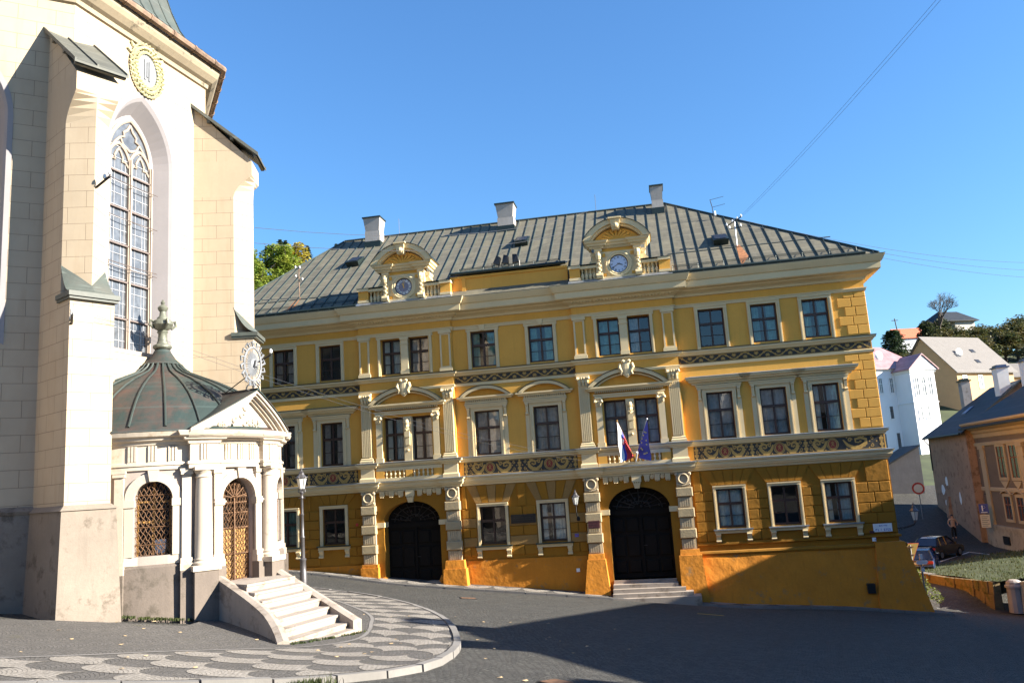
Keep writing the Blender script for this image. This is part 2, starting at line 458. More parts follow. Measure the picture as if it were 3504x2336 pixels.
M['wire'] = simple('grey_wire', (.22, .23, .26), .5, .3, .1, 3, 0)
M['polepaint'] = simple('galvanised_post', (.45, .45, .44), .5, .4, .15, 5)
M['signback'] = simple('yellowed_sign_back', (.62, .44, .13), .55, 0, .12, 4)
M['signblue'] = simple('sign_blue', (.02, .06, .30), .4, 0, .05)
M['platecream'] = simple('cream_plate', (.66, .60, .45), .5, 0, .06)
M['bark'] = simple('tree_bark', (.075, .058, .045), .95, 0, .35, 5, .4)
M['rubble'] = plaster('mossy_rubble', (.30, .23, .12), .3, dirt=(.12, .13, .04), dirtamt=.35, bump=.8, bscale=8)
M['cellarwall'] = plaster('cellar_plaster', (.40, .34, .24), .14, dirt=(.2, .16, .1), dirtamt=.2)
M['carblack'] = simple('black_car_paint', (.010, .011, .014), .18, 0, .1, 3, 0, .8)
M['cargrey'] = simple('grey_car_paint', (.22, .25, .25), .25, .3, .1, 3, 0, .7)
M['carblue'] = simple('blue_car_paint', (.012, .025, .07), .2, 0, .1, 3, 0, .8)
M['carglass'] = simple('car_window', (.02, .03, .06), .06, 0, .1, 3, 0, .9)
M['tyre'] = simple('tyre_rubber', (.014, .014, .014), .85)
M['skin'] = simple('skin', (.46, .27, .18), .6, 0, .06, 8, 0)
M['shirt'] = simple('pale_shirt', (.46, .30, .20), .85, 0, .08, 8, 0)
M['greywall'] = plaster('dirty_grey_render', (.35, .295, .25), .22, dirt=(.19, .155, .13), dirtamt=.35, scale=.35)
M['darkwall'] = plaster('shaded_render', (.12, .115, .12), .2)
M['darkroof'] = sheetmetal('dark_sheet_roof', (.028, .032, .036), (.05, .055, .055), None, 1.1, .6, .4)
M['bluecap'] = simple('blue_grey_cap', (.06, .09, .17), .4, .3)
M['beigewall'] = plaster('beige_render', (.40, .30, .21), .1, dirt=(.28, .21, .15), dirtamt=.1)
M['beigetrim'] = plaster('beige_trim', (.60, .47, .30), .08)
M['beigeplinth'] = plaster('beige_plinth', (.42, .32, .21), .18, dirt=(.22, .17, .11), dirtamt=.3)
M['redwood'] = simple('red_brown_sash', (.20, .055, .02), .5)
M['houseglass'] = simple('house_window_glass', (.05, .06, .065), .08, 0, .4, 1.5, 0, .8)
M['villaglass'] = simple('villa_window_glass', (.16, .17, .18), .15, 0, .3, 1.5, 0, .7)
M['redroof'] = sheetmetal('red_sheet_roof', (.16, .03, .03), (.10, .03, .03), None, 1.1, .6, .4)
M['whitewall'] = plaster('white_render', (.80, .79, .80), .04, drip=False)
M['pinkroof'] = sheetmetal('pink_sheet_roof', (.36, .20, .21), (.45, .30, .30), None, 1.2, .5, .5)
M['peachwall'] = plaster('peach_render', (.72, .46, .25), .06, drip=False)
M['greyrender'] = plaster('grey_render', (.42, .39, .35), .1)
M['redtile'] = ashlar('red_roof_tiles', (.55, .15, .075), (.25, .07, .04), .3, .35)
M['shingle'] = ashlar('grey_shingles', (.33, .30, .28), (.2, .18, .17), .45, .4)
M['pine'] = foliage('pine_needles', (.018, .035, .017), (.035, .055, .022))
M['autumngreen'] = foliage('autumn_green_leaves', (.065, .115, .018), (.15, .16, .025))
M['autumnyellow'] = foliage('autumn_yellow_leaves', (.36, .28, .03), (.24, .20, .03))
M['bushgreen'] = foliage('bush_leaves', (.035, .055, .018), (.12, .085, .025))
M['ivygreen'] = foliage('ivy_leaves', (.03, .05, .015), (.07, .075, .02))
M['leafyellow'] = foliage('shrub_leaves', (.10, .17, .025), (.24, .21, .04))
M['churchplain'] = plaster('church_plain_render', (.66, .55, .405), .06)
M['tracery'] = plaster('pale_tracery_stone', (.58, .50, .42), .1, bump=.1, drip=False)
M['barmetal'] = simple('dull_window_bars', (.14, .11, .10), .6, .3)
M['pierstone'] = plaster('grey_pier_stone', (.34, .31, .29), .15)
M['leadglass'] = simple('leaded_window_glass', (.15, .165, .19), .22, 0, .35, 5, .08, .7)
M['wreath'] = plaster('painted_wreath', (.60, .57, .36), .15, dirt=(.55, .42, .25), dirtamt=.1)

def tone(name, r, g=None, b=None):
    """scale every colour literal of one material by the factors given"""
    g = r if g is None else g; b = g if b is None else b
    for n in M[name].node_tree.nodes:
        if n.type in ('MIX', 'TEX_BRICK', 'BSDF_PRINCIPLED'):
            for i in n.inputs:
                if i.type == 'RGBA' and not i.is_linked and i.name in ('A', 'B', 'Color1', 'Color2', 'Mortar'):
                    if n.type == 'MIX' and n.blend_type == 'MULTIPLY': continue
                    if n.type == 'TEX_BRICK' and name in ('church', 'shingle', 'redtile'): continue
                    c = i.default_value; i.default_value = (c[0]*r, c[1]*g, c[2]*b, 1)
for n_, v_ in {'setts': (.42, .43, .41), 'pave_d': (.58, .56, .54), 'pave_l': (.66, .62, .58), 'kerb': (.62, .6, .58), 'church': (.60, .575, .55), 'churchplain': (.60, .575, .55),
               'churchbase': (.42, .38, .36), 'chapel': (.62, .58, .54), 'chapelp': (.55, .51, .49), 'chapelbase': (.42, .37, .35), 'steps': (.50, .47, .45), 'roof': (.56, .50, .48), 'seam': (.40, .40, .40),
               'yel': (.82, .74, .58), 'yelg': (.52, .43, .30), 'yelold': (.62, .46, .32), 'rough': (.62, .55, .45), 'roughs': (.66, .62, .55), 'stone': (.72, .68, .62), 'trim': (.88, .88, .86),
               'copper': (.34, .38, .42), 'coppergreen': (.55, .52, .52), 'capmetal': (.6, .58, .56), 'churchgrey': (.62, .6, .6), 'tracery': (.55, .52, .5), 'wreath': (.72, .72, .66), 'leadglass': (.6, .6, .6),
               'wood': (.8, .72, .6), 'rustiron': (.6, .6, .6), 'urn': (.5, .5, .5), 'chim': (.62, .6, .58), 'churchcornice': (.55, .52, .5), 'rustgutter': (.6, .6, .6), 'lead': (.6, .6, .6),
               'grass': (.5, .5, .5), 'turf': (.5, .5, .5), 'rubble': (.6, .55, .5), 'greywall': (.85, .68, .58), 'beigewall': (.7, .64, .58), 'beigetrim': (.75, .7, .64), 'bushgreen': (1.3, 1.3, 1.2), 'autumngreen': (2.0, 1.8, 1.5),
               'hill': (.7, .7, .7), 'white_curtain': (1., 1., 1.), 'shingle': (.5, .5, .5), 'peachwall': (.8, .76, .7), 'scroll': (.85, .8, .7), 'polepaint': (.6, .6, .6), 'signback': (.75, .7, .6)}.items(): tone(n_, *v_)
for n_, v_ in {'yel': (1.3, 1.22, 1.05), 'trim': (1.16, 1.18, 1.18), 'yelold': (2.1, 1.9, 1.0), 'yelg': (1.0, 1.0, .5), 'setts': (.82, .80, .78), 'grey_curtain': (2.0, 1.9, 1.8), 'greywall': (1.25, 1.15, 1.0), 'autumngreen': (1.5, 1.5, 1.2), 'autumnyellow': (1.3, 1.3, 1.0), 'pine': (1.4, 1.4, 1.2), 'teal_curtain': (1.3, 1.3, 1.3)}.items(): tone(n_, *v_)
for n_, v_ in {'yelold': (.62, .62, .9), 'yel': (.86, .88, .95), 'yelg': (.85, .9, 1.2), 'trim': (.86, .84, .76), 'setts': (1.25, 1.24, 1.22), 'beigewall': (.6, .6, .62), 'pave_l': (.88, .88, .88), 'roof': (1.2, 1.2, 1.1), 'autumngreen': (.7, .75, .8), 'wire': (.4, .4, .4)}.items(): tone(n_, *v_)  # beigewall is darkened here to carry the beige house's shade in its colour
# ------------------------------------------------------------------ yellow palace (local: x along facade, -y outward, z up)
BZ = 5.0
def FB(): return MB(T=lambda x, y, z: (x, y, z+BZ))
PAL = empty('yellow_palace', tuple(FO+Vector((0, 0, -BZ))), -YAW,
            'long yellow palace with cream trim, dark painted friezes, two arched portals and clock gables', 'building')
CL, CR = -5.56, 5.65                       # portal axes
BAYS = [(-16.2, -8.05, .2), (-8.05, -3.07, .38), (-3.07, 3.16, .2), (3.16, 8.14, .38), (8.14, 17.05, .2)]
def stepped(extra=0., pil=0., back=True):
    """plan path of a string course that follows the risalits (and optionally steps out over the pilasters)"""
    pts = []
    if back: pts.append((-16.2-extra*0, 17.))
    for u0, u1, o in BAYS:
        if pil and o > .3:
            c = (u0+u1)/2
            for q in (c-2.17, c+2.17):
                if q < c: pts += [(u0, -o)] if q-.42 > u0+.02 else []
                pts += [(q-.42, -o), (q-.42, -o-pil), (q+.42, -o-pil), (q+.42, -o)]
            continue
        pts += [(u0, -o), (u1, -o)]
    if back: pts.append((17.05, 17.))
    out = []
    for p in pts:
        if not out or (abs(p[0]-out[-1][0])+abs(p[1]-out[-1][1])) > .015: out.append(p)
    return out
WIN = {'S': (5.93, 7.78), 'F': (1.52, 3.72)}
XS = {'L': [(-12.93, -11.72), (-10.31, -9.10)], 'M': [(-2.11, -.83), (.88, 2.14)], 'R': [(9.28, 10.50), (11.76, 12.97), (14.14, 15.34)]}
PX = [(CL-1.30, CL-.24), (CL+.19, CL+1.25), (CR-1.28, CR-.2), (CR+.22, CR+1.3)]
GV = {'L': (-2.43, -.65), 'M': (-2.82, -.99), 'R': (-2.62, -.83)}
def rect(u0, u1, v0, v1): return [(u0, v0), (u1, v0), (u1, v1), (u0, v1)]
def archpoly(c, hw, vb, vs, va, n=16):
    return [(c-hw, vb), (c+hw, vb)]+[(c+hw*cos(pi*i/n), vs+(va-vs)*sin(pi*i/n)) for i in range(n+1)]
VS = .28
wu, wl = FB(), FB()
for bi, (u0, u1, o) in enumerate(BAYS):
    key = ('L', None, 'M', None, 'R')[bi]
    xs = XS[key] if key else (PX[:2] if bi == 1 else PX[2:])
    wu.holed(rect(u0, u1, VS, 9.0), [rect(a, b, *WIN[s]) for a, b in xs for s in 'SF'], -o, o)
    if key: hl = [rect(a, b, *GV[key]) for a, b in xs]
    else: hl = [archpoly(CL if bi == 1 else CR, 1.45, -4.85 if bi == 1 else -4.74, -1.5, -.5)]
    wl.holed(rect(u0, u1, -8.5, VS), hl, -o, o if key else .9)
    if not key:
        for u in (u0, u1):
            wu.add([(u, -.2, VS), (u, -o, VS), (u, -o, 9), (u, -.2, 9)], [[0, 1, 2, 3]]); wl.add([(u, -.2, -8.5), (u, -o, -8.5), (u, -o, VS), (u, -.2, VS)], [[0, 1, 2, 3]])
for w_, a, b in ((wu, VS, 9.4), (wl, -8.5, VS)):
    w_.add([(17.05, -.2, a), (17.05, 17, a), (17.05, 17, b), (17.05, -.2, b)], [[0, 1, 2, 3]])
    w_.add([(-16.2, -.2, a), (-16.2, 17, a), (-16.2, 17, b), (-16.2, -.2, b)], [[0, 1, 2, 3]])
    w_.add([(-16.2, 17, a), (17.05, 17, a), (17.05, 17, b), (-16.2, 17, b)], [[0, 1, 2, 3]])
wu.build('upper_wall', 'yel', PAL); wl.build('lower_wall', 'yelg', PAL)

# ---- windows -------------------------------------------------------------
CURT = {'S': ['g', 'd', 'w', 'g', 't', 't', 'T', 'p', 'd', 't', 't'], 'F': ['g', 'g', 'w', 'g', 'G', 'G', 'G', 'G', 'B', 'B', 'w'], 'G': ['T', 'd', 'd', 'w', 'W', 'd', 'w']}
def window(u0, u1, v0, v1, sty, cur, o):
    f = FB(); w = .075
    f.box(u0, u0+w, -.04, .06, v0, v1); f.box(u1-w, u1, -.04, .06, v0, v1)
    f.box(u0+w, u1-w, -.04, .06, v0, v0+w+.02); f.box(u0+w, u1-w, -.04, .06, v1-w, v1)
    vt = v0+(v1-v0)*.615; uc = (u0+u1)/2
    f.box(u0+w, u1-w, -.055, .06, vt-.06, vt+.06)
    f.box(uc-.045, uc+.045, -.05, .06, v0+w+.02, vt-.06); f.box(uc-.035, uc+.035, -.045, .06, vt+.06, v1-w)
    vb = v0+(vt-v0)*.5
    for a, b in ((u0+w, uc-.045), (uc+.045, u1-w)): f.box(a, b, -.02, .04, vb-.014, vb+.014)
    fr = f.build('window', 'frame', PAL)
    FB().add([(u0+w, .02, v0+w), (u1-w, .02, v0+w), (u1-w, .02, v1-w), (u0+w, .02, v1-w)], [[0, 1, 2, 3]]).build('pane', 'glass', fr)
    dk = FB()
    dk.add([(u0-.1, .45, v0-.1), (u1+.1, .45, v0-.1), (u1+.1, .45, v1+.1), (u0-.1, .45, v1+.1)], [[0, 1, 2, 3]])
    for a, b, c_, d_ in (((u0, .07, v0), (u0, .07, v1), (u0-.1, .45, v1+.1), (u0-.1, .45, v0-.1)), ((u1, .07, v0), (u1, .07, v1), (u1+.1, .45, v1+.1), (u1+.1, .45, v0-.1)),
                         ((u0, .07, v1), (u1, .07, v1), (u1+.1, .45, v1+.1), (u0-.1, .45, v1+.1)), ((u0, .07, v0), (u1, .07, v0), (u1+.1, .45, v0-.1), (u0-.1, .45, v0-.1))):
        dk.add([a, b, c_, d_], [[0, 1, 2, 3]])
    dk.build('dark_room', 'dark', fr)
    mt = {'w': 'white_curtain', 'W': 'white_curtain', 'p': 'grey_curtain', 'g': 'grey_curtain', 'G': 'grey_curtain', 'B': 'grey_curtain', 't': 'teal_curtain', 'T': 'teal_curtain'}.get(cur)
    if mt:
        k = FB()
        def drape(a, b, vlo, vhi):
            n = 14; P = []
            for i in range(n+1):
                uu = a+(b-a)*i/n; yy = .13+.025*sin(i*2.1+u0*3)
                P += [(uu, yy, vlo), (uu+.01*sin(i+v0), yy+.01, vhi)]
            k.add(P, [[2*i, 2*i+2, 2*i+3, 2*i+1] for i in range(n)])
        e = w
        if cur in 'WGBT': drape(u0+e, u1-e, v0+e, v1-e)
        elif cur == 'w': drape(u0+e, u0+.32, v0+e, v1-e); drape(u0+.52, u1-e, v0+e, v1-e)
        elif cur == 'p': drape(u0+e, u1-.5, v0+e, v1-e)
        else: drape(u0+e, u0+.40, v0+e, v1-e); drape(u1-.46, u1-e, v0+e, v1-e)
        k.build('curtain', mt, fr)
    return fr
def architrave(mb, u0, u1, v0, v1, o, w=.17, pr=.09, ears=0.):
    y = -o
    for a, b, d in ((0, w, pr), (.03, .08, pr+.03)):
        mb.box(u0-w+a, u0-(w-b) if d > pr else u0, y-d, y+.02, v0, v1+(0 if d > pr else 0)); mb.box(u1+(w-b) if d > pr else u1, u1+w-a, y-d, y+.02, v0, v1)
    mb.box(u0-w-ears, u1+w+ears, y-pr-.003, y+.02, v1, v1+w); mb.box(u0-w-ears, u1+w+ears, y-pr-.045, y+.02, v1+w-.05, v1+w+.005)
    return mb
def segment(hw, rise, n=14):
    """circular segment arc points from -hw to hw, height 0..rise"""
    r = (hw*hw+rise*rise)/(2*rise); a = math.asin(min(1, hw/r))
    return [(r*sin(-a+2*a*i/n), r*cos(-a+2*a*i/n)-(r-rise)) for i in range(n+1)]
def arcband(mb, c, z0, hw, rise, w, y0, y1, n=14, m=None):
    A = segment(hw, rise, n); Bp = segment(hw-w, rise-w*.72, n)
    for i in range(n):
        q = [(c+A[i][0], z0+A[i][1]), (c+A[i+1][0], z0+A[i+1][1]), (c+Bp[i+1][0], z0+max(0, Bp[i+1][1])), (c+Bp[i][0], z0+max(0, Bp[i][1]))]
        mb.hexa([(x, y0, z) for x, z in q], [(x, y1, z) for x, z in q], m)
def dentils(mb, u0, u1, z0, z1, y0, y1, step=.11, m=None):
    n = max(1, int((u1-u0)/step))
    for i in range(n):
        a = u0+(u1-u0)*(i+.25)/n; mb.box(a, a+(u1-u0)/n*.5, y0, y1, z0, z1, m)
def console(mb, u, y, z0, z1, w=.13, d=.14):
    h = z1-z0
    mb.hexa([(u-w/2, y-d*.35, z0), (u+w/2, y-d*.35, z0), (u+w/2, y+.02, z0), (u-w/2, y+.02, z0)], [(u-w/2, y-d, z1), (u+w/2, y-d, z1), (u+w/2, y+.02, z1), (u-w/2, y+.02, z1)])
    for zz, r in ((z0+.04, .06), (z1-.06, .07)): mb.tube([(u-w/2-.012, y-d*.7, zz), (u+w/2+.012, y-d*.7, zz)], r, 8)

def dress(win, u0, u1, sty, bay, o):
    v0, v1 = WIN[sty] if sty != 'G' else GV[bay]
    t = FB(); y = -o; c = (u0+u1)/2
    if sty == 'S' and bay in 'LMR':
        architrave(t, u0, u1, v0-.1, v1, o, .165, .07, .05 if bay == 'M' else 0)
        if bay == 'M': t.hexa([(c-.09, y-.14, v1+.02), (c+.09, y-.14, v1+.02), (c+.09, y, v1+.02), (c-.09, y, v1+.02)], [(c-.16, y-.17, v1+.28), (c+.16, y-.17, v1+.28), (c+.16, y, v1+.28), (c-.16, y, v1+.28)])
    if sty == 'F' and bay in 'LMR':
        architrave(t, u0, u1, v0-.1, v1, o, .19, .07)
        for s, e in ((-1, u0-.3), (1, u1+.3)):
            t.box(e-.1, e+.1, y-.045, y+.01, v0-.1, v1-.35); console(t, e, y, v1-.36, v1+.19)
        t.box(u0-.42, u1+.42, y-.16, y+.01, v1+.19, v1+.30); t.box(u0-.46, u1+.46, y-.2, y+.01, v1+.30, v1+.36)
        hw = (u1-u0)/2+.52
        if bay == 'M':
            t.box(c-hw+.08, c+hw-.08, y-.18, y+.01, 4.10, 4.18); dentils(t, c-hw+.1, c+hw-.1, 4.18, 4.26, y-.22, y)
            t.mold([(c-hw+.06, y), (c-hw+.06, y-.01), (c+hw-.06, y-.01), (c+hw-.06, y)], [(0, 4.26), (.22, 4.27), (.26, 4.33), (.34, 4.37), (.34, 4.44), (0, 4.45)])
            arcband(t, c, 4.452, hw+.12, .50, .20, y-.36, y+.01)
        else:
            t.mold([(c-hw, y), (c-hw, y-.01), (c+hw, y-.01), (c+hw, y)], [(0, 4.10), (.10, 4.12), (.12, 4.2), (.24, 4.24), (.27, 4.32), (.36, 4.35), (.38, 4.45), (0, 4.455)])
    if sty == 'G':
        architrave(t, u0, u1, v0-.08, v1, o, .15, .07)
        t.box(u0-.24, u1+.24, y-.13, y+.01, v0-.24, v0-.10)
        for e in (u0-.09, u1+.09): console(t, e, y, v0-.62, v0-.24, .2, .14)
        FB().box(u0-.28, u1+.28, y-.24, y+.2, v0-.10, v0-.045).build_split('sill_flashing', 'zinc' if bay == 'R' else 'darkmetal', win)
    if sty == 'F' and bay in 'LMR':
        hw = (u1-u0)/2+.56; fl = FB()
        if bay == 'M': arcband(fl, c, 4.457, hw+.13, .53, .03, y-.40, y)
        else: fl.hexa([(c-hw-.36, y-.42, 4.457), (c+hw+.36, y-.42, 4.457), (c+hw+.36, y, 4.457), (c-hw-.36, y, 4.457)], [(c-hw-.36, y-.42, 4.475), (c+hw+.36, y-.42, 4.475), (c+hw+.1, y, 4.55), (c-hw-.1, y, 4.55)])
        fl.build('hood_flashing', 'zinc' if bay == 'R' else 'darkmetal', win)
    t.build('window_surround', 'trim', win)
iS = 0
for sty in 'SF':
    i = 0
    for bay, xs, o in (('L', XS['L'], .2), ('P', PX[:2], .38), ('M', XS['M'], .2), ('Q', PX[2:], .38), ('R', XS['R'], .2)):
        for u0, u1 in xs:
            w = window(u0, u1, *WIN[sty], sty, CURT[sty][i], o); i += 1
            dress(w, u0, u1, sty, bay, o)
i = 0
for bay in 'LMR':
    for u0, u1 in XS[bay]:
        w = window(u0, u1, *GV[bay], 'G', CURT['G'][i], .2); i += 1
        dress(w, u0, u1, 'G', bay, .2)

# ---- string courses and main cornice ---------------------------------------
P0 = stepped(); PP = stepped(pil=.15)
FB().mold(PP, [(0, .06), (.05, .08), (.07, .16), (.14, .2), (.17, .27), (.2, .30), (.2, .42), (.27, .45), (.27, .50), (0, .52)]).build('base_cornice', 'trim', PAL)
FB().mold(PP, [(.27, .502), (.285, .502), (.285, .525), (.02, .56)]).build('base_cornice_flashing', 'zinc', PAL)
FB().mold(PP, [(0, 1.22), (.06, 1.24), (.08, 1.31), (.16, 1.35), (.18, 1.43), (0, 1.45)]).build('parapet_ledge', 'trim', PAL)
FB().mold(PP, [(.18, 1.452), (.20, 1.452), (.20, 1.475), (0, 1.51)]).build('ledge_flashing', 'zinc', PAL)
FB().mold(P0, [(0, 5.02), (.05, 5.03), (.07, 5.14), (.05, 5.16), (0, 5.17)]).build('lower_moulding', 'trim', PAL)
FB().mold(P0, [(0, 5.56), (.06, 5.58), (.1, 5.66), (.18, 5.70), (.2, 5.78), (0, 5.80)]).build('sill_course', 'trim', PAL)
FB().mold(P0, [(.2, 5.802), (.22, 5.802), (.22, 5.825), (0, 5.86)]).build('sill_flashing_course', 'darkmetal', PAL)
FB().mold(P0, [(0, 7.94), (.05, 7.95), (.07, 8.04), (.1, 8.06), (.1, 8.10), (0, 8.12)]).build('upper_string', 'trim', PAL)
cor = FB()
cor.mold(P0, [(0, 8.46), (.08, 8.48), (.10, 8.58), (.2, 8.64), (.36, 8.70), (.40, 8.76), (.66, 8.80), (.69, 8.84), (.70, 9.12), (.76, 9.15), (.84, 9.30), (.90, 9.42), (.90, 9.46), (0, 9.50)])
cor.build('main_cornice', 'trim', PAL)
dn = FB()
for c in (CL, CR): dentils(dn, c-2.5, c+2.5, 8.64, 8.76, -.38-.34, -.38, .16)
dn.build_split('cornice_dentils', 'trim', PAL)
# flashing strips and gutters
FB().mold(P0, [(.90, 9.462), (.92, 9.462), (.92, 9.485), (0, 9.56)]).build('cornice_flashing', sheet_green if False else 'coppergreen', PAL)
g = FB()
for a, b in ((-16.6, -8.0), (8.1, 17.2)): g.tube([(a, -.70, 9.66), (b, -.70, 9.66)], .085, 8)
g.tube([(-2.95, -.34, 10.86), (3.05, -.34, 10.86)], .09, 8)
for a, b, y, z in ((-16.4, -8.2, -.4, 9.98), (8.3, 16.9, -.4, 9.98), (-2.6, 2.7, .1, 11.12)):
    for k in range(3): g.tube([(a, y+.09*k, z+.07*k), (b, y+.09*k, z+.07*k)], .012, 4)
    n = int((b-a)/1.1)
    for i in range(n+1):
        u = a+(b-a)*i/n; g.tube([(u, y-.03, z-.15), (u, y+.02, z+.06), (u, y+.24, z+.16), (u+.02, y+.34, z+.02)], .016, 4)
g.build_split('gutter', 'darkmetal', PAL)
# attic parapet over the middle bay
p = FB()
p.box(-3.0, 3.1, -.2, .35, 9.5, 10.60); p.box(-3.0, 3.1, -.27, .35, 10.60, 10.72); p.box(-2.4, -2.2, -.26, -.19, 9.75, 10.6)
p.build('attic_parapet', 'yel', PAL)
FB().hexa([(-3.05, -.62, 9.55), (3.15, -.62, 9.55), (3.15, -.19, 9.55), (-3.05, -.19, 9.55)], [(-3.05, -.60, 9.58), (3.15, -.60, 9.58), (3.15, -.19, 9.78), (-3.05, -.19, 9.78)]).build('parapet_flashing', 'zinc', PAL)

# ---- painted friezes --------------------------------------------------------
def spiral(cx, cz, r, turns, a0, sgn, n=18):
    return [(cx+r*(1-.8*i/n)*cos(a0+sgn*2*pi*turns*i/n), cz+r*(1-.8*i/n)*sin(a0+sgn*2*pi*turns*i/n)) for i in range(n+1)]
def palmette(m, x, z, r, y, up=1, k=7):
    for j in range(k):
        a = pi*(j+.5)/k
        m.ribbon([(x, z-up*r*.35), (x+cos(a)*r*.55, z-up*r*.35+up*sin(a)*r*.6), (x+cos(a)*r, z-up*r*.35+up*sin(a)*r*1.15)], [r*.10, r*.26, r*.10], y)
    m.disc(x, z-up*r*.3, r*.26, y, th=.006, n=8)
def frieze_small(u0, u1, y):
    z0, z1 = 5.18, 5.56; zc = (z0+z1)/2; L = u1-u0
    b = FB().add([(u0, y-.01, z0), (u1, y-.01, z0), (u1, y-.01, z1), (u0, y-.01, z1)], [[0, 1, 2, 3]]).build('painted_frieze', 'frieze', PAL)
    m = FB(); yy = y-.012; n = max(2, round(L/.52)); p_ = L/n
    m.ribbon([(u0+L*i/(n*10), zc+.13*cos(pi*i/10)) for i in range(n*10+1)], .05, yy)
    for i in range(n):
        x = u0+p_*(i+.5); up = 1 if i % 2 == 0 else -1
        # every half wave holds a palmette or a star flower with curling leaves
        if i % 2: palmette(m, u0+p_*(i+1)-.0, zc-.06, .12, yy, 1, 7) if i < n-1 else None
        else: palmette(m, u0+p_*(i+1), zc+.05, .12, yy, -1, 7) if i < n-1 else None
        for s in (-1, 1):
            m.ribbon(spiral(x+s*.11, zc-up*s*.07, .055, 1.1, pi/2, s, 10), .032, yy)
            m.disc(x+s*.2, zc+up*s*.12, .022, yy, n=6)
    for z in (z0+.02, z1-.02): m.ribbon([(u0, z), (u1, z)], .018, yy)
    m.build('frieze_scrolls', 'scroll', b)
def frieze_big(u0, u1, y, cs):
    z0, z1 = .56, 1.22; zc = (z0+z1)/2
    b = FB().add([(u0, y-.01, z0), (u1, y-.01, z0), (u1, y-.01, z1), (u0, y-.01, z1)], [[0, 1, 2, 3]]).build('painted_frieze', 'frieze', PAL)
    m = FB(); yy = y-.012
    for z in (z0+.03, z1-.03): m.ribbon([(u0, z), (u1, z)], .025, yy)
    st = sorted([(c, 0) for c in cs]+[((cs[i]+cs[i+1])/2, 1) for i in range(len(cs)-1)]+[(u0+.12, 1), (u1-.12, 1)])
    for x, kind in st:
        if kind == 0:
            m.disc(x, zc, .27, yy, m=0, n=20); m.disc(x, zc, .235, yy, m=1, th=.007, n=20); m.disc(x, zc, .21, yy, m=0, th=.009, n=20); m.disc(x, zc, .165, yy, m=2, th=.011, n=18, sz=1.15)
            m.ribbon([(x-.07, zc-.09), (x+.07, zc+.09)], .025, yy, 0, .014); m.ribbon([(x+.07, zc-.09), (x-.07, zc+.09)], .025, yy, 0, .014); m.disc(x, zc+.1, .03, yy, 0, th=.014, n=6)
        else:
            for s in (1, -1):
                m.disc(x, zc+s*.13, .10, yy, n=12, sz=.9); m.disc(x, zc+s*.27, .05, yy, n=8)
            m.disc(x, zc, .05, yy, n=8); m.ribbon([(x-.09, zc+.02), (x+.09, zc+.02)], .03, yy)
    xs_ = [s for s in st]
    for (xa, ka), (xb, kb) in zip(xs_, xs_[1:]):
        d = xb-xa
        if d < .5: continue
        med, vas = (xa, xb) if ka == 0 else (xb, xa); sg = 1 if vas > med else -1; q = abs(d)
        X = lambda t: med+sg*q*t
        # big S leaf running from the medallion to a volute, filled with a flower and leaf tips
        m.ribbon([(X(.22), zc+.17), (X(.30), zc-.08), (X(.42), zc-.22), (X(.56), zc-.2), (X(.68), zc-.04), (X(.69), zc+.13), (X(.58), zc+.22), (X(.47), zc+.16), (X(.47), zc+.03), (X(.55), zc-.01)], [.05, .13, .17, .17, .16, .13, .12, .10, .07, .04], yy)
        palmette(m, X(.57), zc+.05, .085, yy, 1, 5)
        m.ribbon(spiral(X(.36), zc+.14, .10, 1.2, 0 if sg > 0 else pi, sg, 12), .05, yy)
        m.ribbon(spiral(X(.80), zc-.16, .09, 1.2, pi/2, -sg, 12), .03, yy); m.ribbon(spiral(X(.82), zc+.17, .08, 1.2, pi/2, sg, 12), .03, yy)
        for t, dz in ((.30, .25), (.28, -.24), (.74, -.25), (.90, .02), (.64, .27), (.76, .03)): m.disc(X(t), zc+dz, .032, yy, n=7)
        for t in (.36, .46, .56, .64): m.ribbon([(X(t), zc-.2), (X(t+.05), zc-.1)], [.05, .01], yy, th=.008)
    m.build('frieze_scrolls', ['scroll', 'frieze', 'red'], b)
for u0, u1 in ((-16.1, -8.08), (-3.02, 3.12), (8.18, 17.0)): frieze_small(u0, u1, -.2)
frieze_big(-16.1, -8.35, -.2, [-14.9, -12.33, -9.70]); frieze_big(-2.8, 2.9, -.2, [-1.47, 1.51]); frieze_big(8.45, 17.0, -.2, [9.89, 12.37, 14.74])

